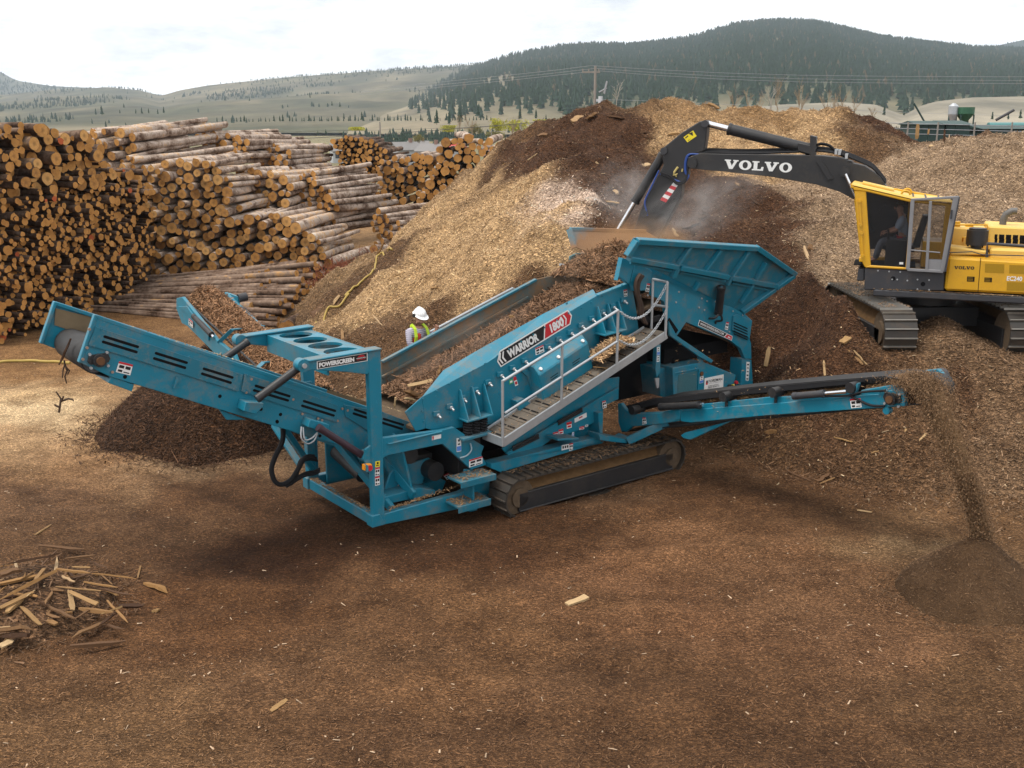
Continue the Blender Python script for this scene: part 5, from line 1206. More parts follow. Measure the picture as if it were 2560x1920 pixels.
mz=Zones(zw([(a,b,0,c) for c,l in ((TAN,((1100,600),(1000,700),(1200,560),(1300,470),(1250,700),(1350,600),(1400,640),(1230,620),(930,740),(1150,500),(1250,440),(1430,520),(1380,560),(1700,330),(1850,320),(2000,330),(1900,370),(1760,350),(1950,350),(2080,350),(1690,395),(1800,380))),
 (MIDC,((1100,780),(850,850),(1000,840),(900,900),(940,680),(1250,760),(1350,700),(2130,380),(2120,330),(2200,960),(2300,1000),(2100,1000),(1900,1000),(2400,1100),(2200,1080),(2000,1080))),
 (BARKC,((1450,330),(1400,370),(1520,340),(1330,370),(1250,420),(1300,400),(1450,390),(1480,370),(1500,320),(1540,330),(1380,400),(1420,350),(1560,305),(1580,310),(1600,340),(1540,390),(1590,370),(1500,400),(1620,300),(1550,470),(1600,560),(1620,500),(1700,480),(1750,540),(1830,600),(1890,680),(1950,780),(1750,620),(1850,800),(1900,860),(2000,880),(1700,430),(1780,470),(1540,540),(1510,590),(1480,620),(2000,950),(1800,900),(2230,330),(2290,350))),
 (BARKC,((1900,520),(1940,570),(1980,640),(1850,480),(1900,600),(1960,620),(2000,700),(2030,790),(2030,860),(2080,900),(1990,780),(2090,960),(2180,980),(2060,1040))),
 ((.3,.185,.09),((1660,300),(1720,292),(1830,288),(1900,295))),
 (DK2,((1880,560),(2440,1000),(1750,1000))),
 ((.6,.46,.37),((1455,500),(1440,540))),
 (GRC,((2010,470),(2070,540),(2080,480),(2110,600),(2120,690),(2130,740),(2300,400),(2450,400),(2500,480),(2300,470),(2120,440),(2200,420),(2400,360),(2540,420),(2230,500))),
 ((.17,.105,.06),((2500,1050),(2540,950),(2450,900),(2540,1150),(2400,870),(2350,940)))) for a,b in l])+
 [(9,24,MIDC),(12,24,MIDC),(6,23,BARKC),(7,25.5,BARKC),(9,26,DK2),(13,24,(.24,.15,.09))],.12)
SOIL=(.125,.065,.032)
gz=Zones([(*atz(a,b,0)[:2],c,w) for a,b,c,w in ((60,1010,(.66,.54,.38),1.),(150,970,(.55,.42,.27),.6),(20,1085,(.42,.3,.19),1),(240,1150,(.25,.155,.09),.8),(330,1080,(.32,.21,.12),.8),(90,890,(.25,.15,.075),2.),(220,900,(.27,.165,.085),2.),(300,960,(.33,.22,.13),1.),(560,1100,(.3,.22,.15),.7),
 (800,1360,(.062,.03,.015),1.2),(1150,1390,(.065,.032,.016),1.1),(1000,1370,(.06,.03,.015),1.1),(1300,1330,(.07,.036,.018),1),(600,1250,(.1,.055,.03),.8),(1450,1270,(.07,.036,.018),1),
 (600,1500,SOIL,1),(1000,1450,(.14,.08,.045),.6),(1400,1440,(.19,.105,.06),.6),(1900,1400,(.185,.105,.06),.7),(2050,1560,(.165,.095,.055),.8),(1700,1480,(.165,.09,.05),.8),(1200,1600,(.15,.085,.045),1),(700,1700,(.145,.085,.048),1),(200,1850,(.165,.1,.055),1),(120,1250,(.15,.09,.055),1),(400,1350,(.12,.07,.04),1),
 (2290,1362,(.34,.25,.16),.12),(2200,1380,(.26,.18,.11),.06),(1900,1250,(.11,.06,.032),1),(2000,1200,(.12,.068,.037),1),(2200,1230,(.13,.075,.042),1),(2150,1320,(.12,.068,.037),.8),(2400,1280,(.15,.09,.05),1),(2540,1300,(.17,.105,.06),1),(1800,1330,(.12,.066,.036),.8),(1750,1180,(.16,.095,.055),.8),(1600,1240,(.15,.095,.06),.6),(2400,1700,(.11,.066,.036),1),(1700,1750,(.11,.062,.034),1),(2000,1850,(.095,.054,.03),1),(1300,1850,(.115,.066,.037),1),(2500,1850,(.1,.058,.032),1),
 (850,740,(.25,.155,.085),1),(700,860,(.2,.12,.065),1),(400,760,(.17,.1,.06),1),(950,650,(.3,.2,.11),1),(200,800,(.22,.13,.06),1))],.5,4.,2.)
def groundz(x,y):
    rr=np.hypot(np.asarray(x)-2,np.asarray(y)-27); th=np.arctan2(np.asarray(x)-2,27-np.asarray(y)); rut=(fbm(rr,th*2.2,1.1,47)-.5)*.16+(fbm(rr,th*3.,2.6,48,3)-.5)*.06
    near=np.clip(1-(np.hypot(x,y)-25)/15,0,1)
    return ((fbm(x,y,.22,41)-.5)*.3+(fbm(x,y,1.1,43)-.5)*.1+ (fbm(x,y,2.8,44,3)-.5)*.09+rut)*near-.02-2.5*np.clip((np.hypot(x,y)-75)/60,0,1)
def axis(lo,hi,st,far,g=1.16):
    a=list(np.arange(lo,hi+1e-6,st)); b=[];s=st;v=hi
    while v<far: s*=g; v+=s; b.append(v)
    c=[];s=st;v=lo
    while v>-far: s*=g; v-=s; c.append(v)
    return np.array(c[::-1]+a+b)
def chipmat(name,scale,rough=.9,contrast=1.,bumpd=.03,fine=30):
    """ground-up wood: cells of chip size, each with its own tone, over the broad colour zones"""
    m,t,b=newmat(name,rough,0,.15); a=t.new('ShaderNodeAttribute',attribute_name='Col'); p=t.pos()
    mp_=t.new('ShaderNodeMapping'); mp_.inputs['Scale'].default_value=(1,1.6,1); mp_.inputs['Rotation'].default_value=(0,0,.5); t.link(p,mp_.inputs[0])
    wv=t.new('ShaderNodeTexNoise'); wv.inputs['Scale'].default_value=scale*.5; t.link(mp_.outputs[0],wv.inputs['Vector'])
    vv=t.new('ShaderNodeMixRGB'); vv.inputs[0].default_value=.04; t.link(mp_.outputs[0],vv.inputs[1]); t.link(wv.outputs['Color'],vv.inputs[2])
    v=t.vor(scale,vv.outputs[0]); v2=t.vor(scale*2.7,vv.outputs[0])
    s=t.new('ShaderNodeSeparateColor'); t.link(v.outputs['Color'],s.inputs[0]); s2=t.new('ShaderNodeSeparateColor'); t.link(v2.outputs['Color'],s2.inputs[0])
    k=t.ramp(s.outputs[0],[(0,(.45,.43,.42)),(.45,(.8,.78,.76)),(.8,(1.15,1.13,1.1)),(1,(1.9,1.85,1.8))]); k2=t.ramp(s2.outputs[1],[(0,(.55,.54,.52)),(.6,(.95,.95,.95)),(1,(1.6,1.58,1.52))])
    c=t.mix(contrast,a.outputs['Color'],k,'MULTIPLY'); c=t.mix(contrast,c,k2,'MULTIPLY')
    n=t.noise(1.3,p,7,.72); c=t.mix(1.,c,t.ramp(n,[(.34,(.6,.57,.54)),(.5,(.96,.95,.94)),(.68,(1.3,1.3,1.3))]),'MULTIPLY'); t.link(c,b.inputs['Base Color'])
    h=t.math('ADD',t.math('MULTIPLY',v.outputs['Distance'],1.),t.noise(fine,p,3,.7)); h=t.math('ADD',h,t.math('MULTIPLY',s.outputs[1],.7)); t.bump(h,.9,bumpd,b); return m
MOUNDM=chipmat('chip_mound_surface',20,.9,.85,.05,30)
GROUNDM=chipmat('yard_ground_surface',34,.95,.9,.02,55)
FINEM=chipmat('fine_sawdust',60,.95,.45,.012,80)
BARKM=chipmat('bark_heap_surface',15,.9,1.,.05,25)
def grid(name,xs,ys,zf,cf,mat,**kw):
    Xg,Yg=np.meshgrid(xs,ys); Zg=zf(Xg,Yg); V=np.c_[Xg.ravel(),Yg.ravel(),Zg.ravel()]; nx,ny=len(xs),len(ys)
    i=np.arange(nx-1)[None]+np.arange(ny-1)[:,None]*nx; F=np.stack([i,i+1,i+1+nx,i+nx],-1).reshape(-1,4)
    C_=cf(Xg,Yg).reshape(-1,3)
    o=npmesh(name,V,F,mat,C_,True)
    for k,v in kw.items(): o[k]=v
    return o
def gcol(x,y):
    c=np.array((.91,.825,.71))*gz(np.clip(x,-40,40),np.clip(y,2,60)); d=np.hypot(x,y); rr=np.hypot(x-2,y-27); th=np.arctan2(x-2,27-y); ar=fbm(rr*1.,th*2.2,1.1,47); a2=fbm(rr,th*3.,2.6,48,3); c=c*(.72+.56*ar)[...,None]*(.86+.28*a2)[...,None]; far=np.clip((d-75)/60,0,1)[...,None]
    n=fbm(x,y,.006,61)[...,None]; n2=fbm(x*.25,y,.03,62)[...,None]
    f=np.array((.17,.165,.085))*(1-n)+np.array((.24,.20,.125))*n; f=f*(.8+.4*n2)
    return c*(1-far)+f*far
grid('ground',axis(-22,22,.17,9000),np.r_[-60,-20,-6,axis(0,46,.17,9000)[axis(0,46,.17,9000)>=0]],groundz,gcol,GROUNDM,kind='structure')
tag(grid('chip_mound',np.arange(-13,27,.16),np.arange(15.5,58,.16),moundz,mz,MOUNDM),'huge mound of tan wood chips and dark bark rising behind the machines','chip pile')
# ---------------------------------------------------------------- loose chips lying on the surfaces
def chips(x,y,z,col,L,W,rs,flat=.5):
    """little curved slivers, one quad pair each, lying about on a surface"""
    n=len(x); a=rs.uniform(0,2*math.pi,n); e=rs.normal(0,flat,n); ro=rs.normal(0,flat,n)
    d=np.c_[np.cos(a)*np.cos(e),np.sin(a)*np.cos(e),np.sin(e)]; s=np.c_[-np.sin(a),np.cos(a),np.sin(ro)]; s/=np.linalg.norm(s,axis=1)[:,None]; u=np.cross(d,s)
    c=np.c_[x,y,z]; L=L[:,None]/2; W=W[:,None]/2; th=np.minimum(W*.7,.012)
    V=np.stack([c-d*L-s*W*.7,c-d*L+s*W*.7,c+d*L+s*W,c+d*L-s*W,c+u*th+s*W*.2],1).reshape(-1,3)
    b=np.arange(n)[:,None]*5; F=np.stack([b+0,b+1,b+4,b+1,b+2,b+4,b+2,b+3,b+4,b+3,b+0,b+4],-1).reshape(-1,3)
    return V,F,np.repeat(col,5,axis=0)
def tone(c,rs,lo=.45,hi=1.9,p=1.): 
    n=len(c); k=np.exp(rs.normal(0,.42,n))*p; c=c*np.clip(k,lo,hi)[:,None]; g=c.mean(1,keepdims=True); return np.clip(c*.95+g*.05,0,.8)
rs=np.random.default_rng(3)
def wedge(n,y0,y1,pw=1.):
    """points spread over the yard in front of the lens, thinning with distance"""
    y=y0*(y1/y0)**(rs.uniform(0,1,n)**pw); x=rs.uniform(-.56,.56,n)*y; return x,y
x,y=wedge(85000,6.2,46); m=moundz(x,y)<groundz(x,y)
m2=rs.uniform(0,1,m.sum())<np.clip(.35+np.abs(x[m]-2.5)*.12+(y[m]-12)*.05+.6*fbm(x[m],y[m],.5,91),.25,1); x,y=x[m][m2],y[m][m2]; c=tone(gz(x,y)*np.array((.91,.825,.71)),rs,.45,2.,1.15); hl=rs.uniform(0,1,len(x))<.014; c[hl]=np.array((.42,.3,.2))*rs.uniform(.6,1.3,(hl.sum(),1))
dist=np.hypot(x,y); L=rs.gamma(3,.012,len(x))*(1+.3*hl); W=rs.uniform(.006,.016,len(x))*(1+.8*hl)
V,F,C_=chips(x,y,groundz(x,y)+.006,c,L,W,rs,.25); go=npmesh('loose_chips',V,F,CHIPM,C_); tag(go,'loose wood chips littering the brown yard','wood chips',kind='stuff')
n=330000; x=rs.uniform(-11,22,n); y=16.8+35*rs.uniform(0,1,n)**1.4; k=(np.abs(x)<.56*y); x,y=x[k],y[k]; z=moundz(x,y); g_=groundz(x,y); k=(z-g_)/1.0+1>rs.uniform(0,1,len(x))**.5; x,y,z=x[k],y[k],np.maximum(z,g_)[k]
c=tone(mz(x+rs.normal(0,.4,len(x)),y+rs.normal(0,.4,len(x))),rs,.45,2.1,1.08); hl=rs.uniform(0,1,len(x))<.025; c[hl]=np.array((.5,.37,.23))*rs.uniform(.5,1.3,(hl.sum(),1))
L=rs.gamma(2.2,.024,len(x)); W=rs.uniform(.01,.034,len(x)); V,F,C_=chips(x,y,z+.015,c,L,W,rs,.5); tag(npmesh('mound_chips',V,F,CHIPM,C_),'wood chips and bark slivers covering the big mound','wood chips',kind='stuff')
# ---------------------------------------------------------------- heaps
def heap(name,label,c,r,h,col,mat,nchip,cs,seed,pw=1.,sx=1.,cat='wood chip heap'):
    rr=np.linspace(0,1,46); th=np.linspace(0,2*math.pi,97)[:-1]; Rg,Tg=np.meshgrid(rr,th,indexing='ij')
    def zf(x,y):
        d=np.hypot((x-c[0])/sx,y-c[1])/r; d=d*(1+.22*(fbm(x,y,.5,seed)-.5))
        pr=np.clip(1-d,0,1); pr=np.where(pr>.94,.94+.06*(1-np.exp(-(pr-.94)/.04))*.6,pr); return h*pr**pw+(fbm(x,y,1.6,seed+2)-.5)*.18*np.clip(4*(1-d),0,1)*min(1,h)-.12*np.clip(d*6-4.6,0,1.4)
    X_=c[0]+Rg*1.12*r*np.cos(Tg)*sx; Y_=c[1]+Rg*1.12*r*np.sin(Tg); Z_=zf(X_,Y_); V=np.c_[X_.ravel(),Y_.ravel(),Z_.ravel()]
    na=96; i=(np.arange(45)[:,None]*na+np.arange(na)[None]); j=(np.arange(45)[:,None]*na+(np.arange(na)+1)[None]%na); F=np.stack([i,i+na,j+na,j],-1).reshape(-1,4)
    cc=np.array(col)*(.75+.5*fbm(V[:,0],V[:,1],1.5,seed+4))[:,None]
    o=npmesh(name,V,F,mat,cc,True); tag(o,label,cat)
    rs=np.random.default_rng(seed); a=rs.uniform(0,2*math.pi,nchip); q=np.sqrt(rs.uniform(0,1,nchip))*(1.05+.3*rs.uniform(0,1,nchip)**3)*r; x=c[0]+q*np.cos(a)*sx; y=c[1]+q*np.sin(a)
    if nchip:
        c2=tone(np.repeat(np.array([col]),nchip,0),rs,.4,3.2,1.3); V,F,C_=chips(x,y,np.maximum(zf(x,y),groundz(x,y))+.012,c2,rs.gamma(3,cs,nchip),rs.uniform(.3,.9,nchip)*cs,rs,.5)
        p=npmesh('heap_chips',V,F,CHIPM,C_); p.parent=o; p['kind']='stuff'
    return o,zf
heap('bark_heap','dark brown bark heap under the far side conveyor','' or (-7.05,24.0),2.85,2.0,(.05,.025,.013),BARKM,14000,.03,11)
fo,fz=heap('sawdust_heap','smooth brown sawdust cone below the falling stream','' or (7.03,14.6),1.27,1.07,(.088,.051,.027),FINEM,6000,.012,12,1.06)
# chips riding on the belts and the deck
def load(name,label,pts,n,col,cs,seed,bumpz=.12):
    """pts: function (u,v)->xyz, a heaped strip"""
    nu,nv=50,16; U_,V_=np.meshgrid(np.linspace(0,1,nu),np.linspace(0,1,nv),indexing='ij'); P_=pts(U_,V_); x,y,z=P_
    z=z+bumpz*(fbm(x*1.,y,2.2,seed)-.35)*np.sin(np.pi*V_)**.5
    V=np.c_[x.ravel(),y.ravel(),z.ravel()]; i=np.arange(nu-1)[:,None]*nv+np.arange(nv-1)[None]; F=np.stack([i,i+nv,i+nv+1,i+1],-1).reshape(-1,4)
    o=npmesh(name,V,F,BARKM,np.repeat(np.array([col]),len(V),0),True)
    rs=np.random.default_rng(seed); u=rs.uniform(0,1,n); v=rs.uniform(0.02,.98,n); a,b,c_=pts(u,v); 
    q=bumpz*(fbm(a,b,2.2,seed)-.35)*np.sin(np.pi*v)**.5
    V2,F2,C2=chips(a,b,c_+q+.015,tone(np.repeat(np.array([col]),n,0),rs,.4,3.6,1.4),rs.gamma(3,cs,n),rs.uniform(.3,.8,n)*cs,rs,.5)
    p=npmesh('chips_on_top',V2,F2,CHIPM,C2); p.parent=o; p['kind']='stuff'; o['kind']='stuff'; tag(o,label,'wood chips'); return o
def w_(s,t,z): return (SM.o[0]+SM.A[0]*s+SM.B[0]*t, SM.o[1]+SM.A[1]*s+SM.B[1]*t, z)
A0,A1=LBELT
load('belt_load','brown chips heaped along the far side conveyor belt',lambda u,v:w_(A0[0]+.02+.95*v,A0[1]*(1-u)+A1[1]*u-.0,A0[2]*(1-u)+A1[2]*u-.1+.30*np.sin(np.pi*v)**.8),6000,(.17,.09,.045),.035,31)
def dk(u,v):
    s=D0[0]+.3+(D1[0]-D0[0]-.2)*u; z=D0[2]+(D1[2]-D0[2])*(s-D0[0])/(D1[0]-D0[0]); return w_(s,.3+2.0*v,z+.06+.5*u**1.3+.12*np.sin(np.pi*v))
load('deck_load','brown bark and wood chips lying on the sloping screen deck',dk,9000,(.12,.066,.036),.035,32,.3)
def fdl(u,v): 
    s=5.9+3.6*u; return w_(s,.35+2.1*v,3.75-.25*u+.75*np.sin(np.pi*np.clip(u*1.2,0,1))**.7*np.sin(np.pi*(.15+.7*v))+0*v)
load('hopper_load','brown bark spilling over the hopper feeder',fdl,7000,(.13,.07,.036),.04,33,.3)
def rbl(u,v):
    a=rows_rb[0]*(1-u)[...,None]+rows_rb[1]*u[...,None]; return w_(a[...,0]+.05+.85*v,a[...,1],a[...,2]-.13+.09*np.sin(np.pi*v))
rows_rb=(Q(6,200,402,SN+.12),Q(6,1760,250,SN+.12))
load('belt_load','fine brown sawdust running along the near side conveyor belt',lambda u,v:w_(rows_rb[0][0]+.05+.85*v,rows_rb[0][1]*(1-u)+rows_rb[1][1]*u,rows_rb[0][2]*(1-u)+rows_rb[1][2]*u-.15+.10*np.sin(np.pi*v)),1500,(.36,.22,.11),.012,34,.03)
def wl(u,v):
    k=.60+.25*u; a_=P(4,755+1415*k,1512-940*k,TW); return None
pa_=P(4,1700,830,TW);pb_=P(4,2010,640,TW)
load('walkway_litter','wood chips piled on the upper walkway behind the handrail',lambda u,v:w_(pa_[0]*(1-u)+pb_[0]*u-.25+0*v,TW+.1+.5*v,pa_[2]*(1-u)+pb_[2]*u+.13+.12*np.sin(np.pi*u)*np.sin(np.pi*v)),900,(.3,.19,.1),.03,35,.06)
# falling stream of sawdust from the near side conveyor
tipc=Q(6,1850,290,SN)+np.array([.55,0,0]); apex=SM.loc((7.2,15.0,.85))
n=120000; u=rs.uniform(0,1,n)**.9
pth=[(2268,950),(2305,956),(2333,990),(2354,1045),(2382,1110),(2408,1180),(2432,1250),(2456,1345)]; ya,yb=w_(*tipc)[1],14.62
pw_=np.array([atY(a,b,ya+(yb-ya)*min(1,k/5)) for k,(a,b) in enumerate(pth)]); ks=u*(len(pth)-1.001); ki=ks.astype(int); kf=(ks-ki)[:,None]; cen=pw_[ki]*(1-kf)+pw_[ki+1]*kf
wd=(.085+.09*np.clip(1-u*1.5,0,1))*(.4+1.*rs.uniform(0,1,n)**2); q=rs.normal(0,1,(n,3))*wd[:,None]*np.array([1,1,.5])+SM.A[None]*(rs.uniform(-.3,.3,n)*np.clip(1-u*2.2,0,1))[:,None]; a,b,c_=(cen+q).T
V,F,C_=chips(a,b,c_,tone(np.repeat(np.array([(.175,.103,.053)]),n,0),rs,.4,2.,1.),rs.gamma(3,.006,n),rs.uniform(.007,.015,n),rs,1.)
tag(npmesh('falling_sawdust',V,F,CHIPM,C_),'stream of brown sawdust falling from the near side conveyor','sawdust',kind='stuff')
FALL=(pw_[2],pw_[-1])
mb=MB(); mb.tube(list(pw_[2:]),[.17,.19,.17,.15,.14,.14],12); m=bpy.data.materials.new('falling_dust'); m.use_nodes=True; t=NT(m); t.n.remove(t.n['Principled BSDF']); v=t.new('ShaderNodeVolumePrincipled'); v.inputs['Color'].default_value=(.5,.33,.19,1)
mp_=t.new('ShaderNodeMapping'); mp_.inputs['Scale'].default_value=(1,1,.35); t.link(t.pos(),mp_.inputs[0]); t.link(t.math('MULTIPLY',t.math('SUBTRACT',t.noise(7,mp_.outputs[0],4,.6),.28,True),60.),v.inputs['Density']); t.link(v.outputs[0],t.n['Material Output'].inputs['Volume'])
if DUST: tag(mb.build('falling_dust',[m]),'brown dust inside the falling sawdust stream','dust',kind='stuff')
# ---------------------------------------------------------------- broken sticks and planks
def stickmesh(name,seed,mat,bent=.5,thin=1.,e_=(.1,.8)):
    r=np.random.default_rng(seed); mb=MB(); w,h=r.uniform(.7,1.3),r.uniform(.3,.8)*thin; n=5; y=0;z=0; e0,e1=r.uniform(*e_,2)
    ring=[]
    for k in range(n): ring.append((k/(n-1),y+r.normal(0,bent)*.3,z+r.normal(0,bent)*.3,w*(e0 if k==0 else e1 if k==n-1 else r.uniform(.75,1.1)),h*(e0 if k==0 else e1 if k==n-1 else r.uniform(.7,1.1))))
    vs=[]
    for x,y,z,w_i,h_i in ring: vs+=[(x,y-w_i/2,z-h_i/2),(x,y+w_i/2,z-h_i/2),(x,y+w_i/2,z+h_i/2),(x,y-w_i/2,z+h_i/2)]
    mb.add(vs,[[4*i+j,4*i+(j+1)%4,4*i+4+(j+1)%4,4*i+4+j] for i in range(n-1) for j in range(4)]+[[0,1,2,3],[16,17,18,19]])
    return mb.mesh(name,[mat])
def woodmat(name,stops):
    m,t,b=newmat(name,.8,0,.2); oi=t.new('ShaderNodeObjectInfo'); mp_=t.new('ShaderNodeMapping'); mp_.inputs['Scale'].default_value=(1,9,9); t.link(t.obj(),mp_.inputs[0]); 
    base=t.ramp(oi.outputs['Random'],stops); n=t.noise(2.2,mp_.outputs[0],4,.6); t.link(t.mix(.85,base,t.ramp(n,[(.3,(.55,.5,.45)),(.7,(1.25,1.22,1.2))]),'MULTIPLY'),b.inputs['Base Color']); return m
STICKM=woodmat('broken_wood',[(0,(.05,.026,.015)),(.35,(.11,.06,.032)),(.65,(.19,.108,.05)),(.87,(.32,.18,.07)),(1,(.42,.31,.19))])
SLABM=woodmat('fresh_split_wood',[(0,(.2,.115,.05)),(.5,(.33,.205,.09)),(1,(.48,.35,.2))])
SMESH=[stickmesh('stick',k,STICKM) for k in range(8)]; PMESH=[stickmesh('split_wood',k+50,SLABM,.12,.5,(.45,1.)) for k in range(6)]
def putstick(me,name,p0,p1,w,label,cat,group,zoff=0.):
    o=bpy.data.objects.new(name,me); COL.objects.link(o); p0=Vector(p0);p1=Vector(p1); d=p1-p0
    o.matrix_world=Matrix.Translation(p0)@d.to_track_quat('X','Z').to_matrix().to_4x4()@Matrix.Rotation(random.uniform(-.6,.6),4,'X')@Matrix.Diagonal((d.length,w,w,1)); tag(o,label,cat,group); return o
# traced sticks of the pile in the left foreground
def gsurf(x,y): return float(np.maximum(groundz(np.array(x),np.array(y)),moundz(np.array(x),np.array(y))))
def gp(a,b,n=15,h=0.): q=atz(*Zp(n,a,b),h); return (q[0],q[1],h)
big=[((60,385),(545,285),.12,.42,'pale'),((0,690),(480,440),.1,.4,''),((480,430),(780,455),.09,.35,'pale'),((300,530),(380,420),.11,.4,'white'),((480,575),(875,612),.06,.3,'white'),((600,610),(630,780),.1,.25,'tan'),((600,620),(840,725),.08,.3,'tan'),((185,745),(350,905),.1,.22,'tan'),((0,760),(290,620),.09,.32,'white'),((60,800),(180,680),.18,.25,'white'),((0,955),(280,940),.12,.18,'pale'),((680,765),(980,790),.1,.22,'grey'),((890,805),(1040,750),.1,.24,'white'),((860,910),(1000,800),.05,.2,'pale'),((920,700),(1105,885),.06,.22,'brown'),((420,740),(640,850),.1,.2,'brown'),((170,520),(300,440),.09,.36,'tan'),((0,620),(150,490),.1,.3,'grey'),((830,590),(1150,650),.06,.15,'dark'),((640,860),(840,735),.04,.26,'grey'),((720,540),(1020,580),.07,.2,'brown'),((540,480),(640,535),.08,.28,'pale'),((0,470),(200,430),.11,.4,'grey'),((1020,740),(1240,735),.08,.1,'brown'),((880,900),(1080,945),.07,.12,'brown'),((0,1010),(250,995),.12,.12,'brown'),((0,1095),(110,1040),.14,.1,'white'),((230,660),(300,605),.04,.36,'white'),((620,405),(780,410),.06,.35,'white'),((560,335),(820,300),.05,.25,'grey'),((760,355),(940,415),.05,.1,'dark'),((870,470),(970,555),.03,.1,'pale')]
TN={'pale':(STICKM,'pale'),'white':(SLABM,'whitish'),'tan':(SLABM,'yellow tan'),'':(STICKM,'brown'),'grey':(STICKM,'grey'),'brown':(STICKM,'brown'),'dark':(STICKM,'dark')}
zbase=lambda h:h*.9
for i,(a,b,w,h,t_) in enumerate(big):
    me=(PMESH if TN[t_][0] is SLABM else SMESH)[i%6]
    putstick(me,'broken_stick',gp(*a,h=h*.9),gp(*b,h=h*.9+random.uniform(-.06,.06)),w*.72,f'{TN[t_][1]} broken stick lying on the stick pile','stick','sticks in the foreground pile')
rs2=np.random.default_rng(77)
for i in range(200):
    q=atz(rs2.uniform(-60,300),rs2.uniform(1400,1590),0); cx,cy=-7.6,14.3; q=np.array([cx+rs2.normal(0,.62),cy+rs2.normal(0,.55)]); d=np.hypot((q[0]-cx)/1.7,(q[1]-cy)/1.35); h=max(.03,.34*(1-d))*rs2.uniform(.3,1.); a=rs2.uniform(0,math.pi); L=rs2.uniform(.2,.9)
    p0=(q[0]-math.cos(a)*L/2,q[1]-math.sin(a)*L/2,max(.02,h+rs2.normal(0,.06))); p1=(q[0]+math.cos(a)*L/2,q[1]+math.sin(a)*L/2,max(.02,h+rs2.normal(0,.06)))
    putstick(SMESH[i%8],'broken_stick',p0,p1,rs2.uniform(.02,.07),'broken brown stick tangled in the foreground stick pile','stick','sticks in the foreground pile')
heap('stick_pile_base','brown bark litter under the broken stick pile','' or (-7.6,14.3),1.55,.3,(.1,.056,.03),BARKM,1500,.03,19,.8,1.15)
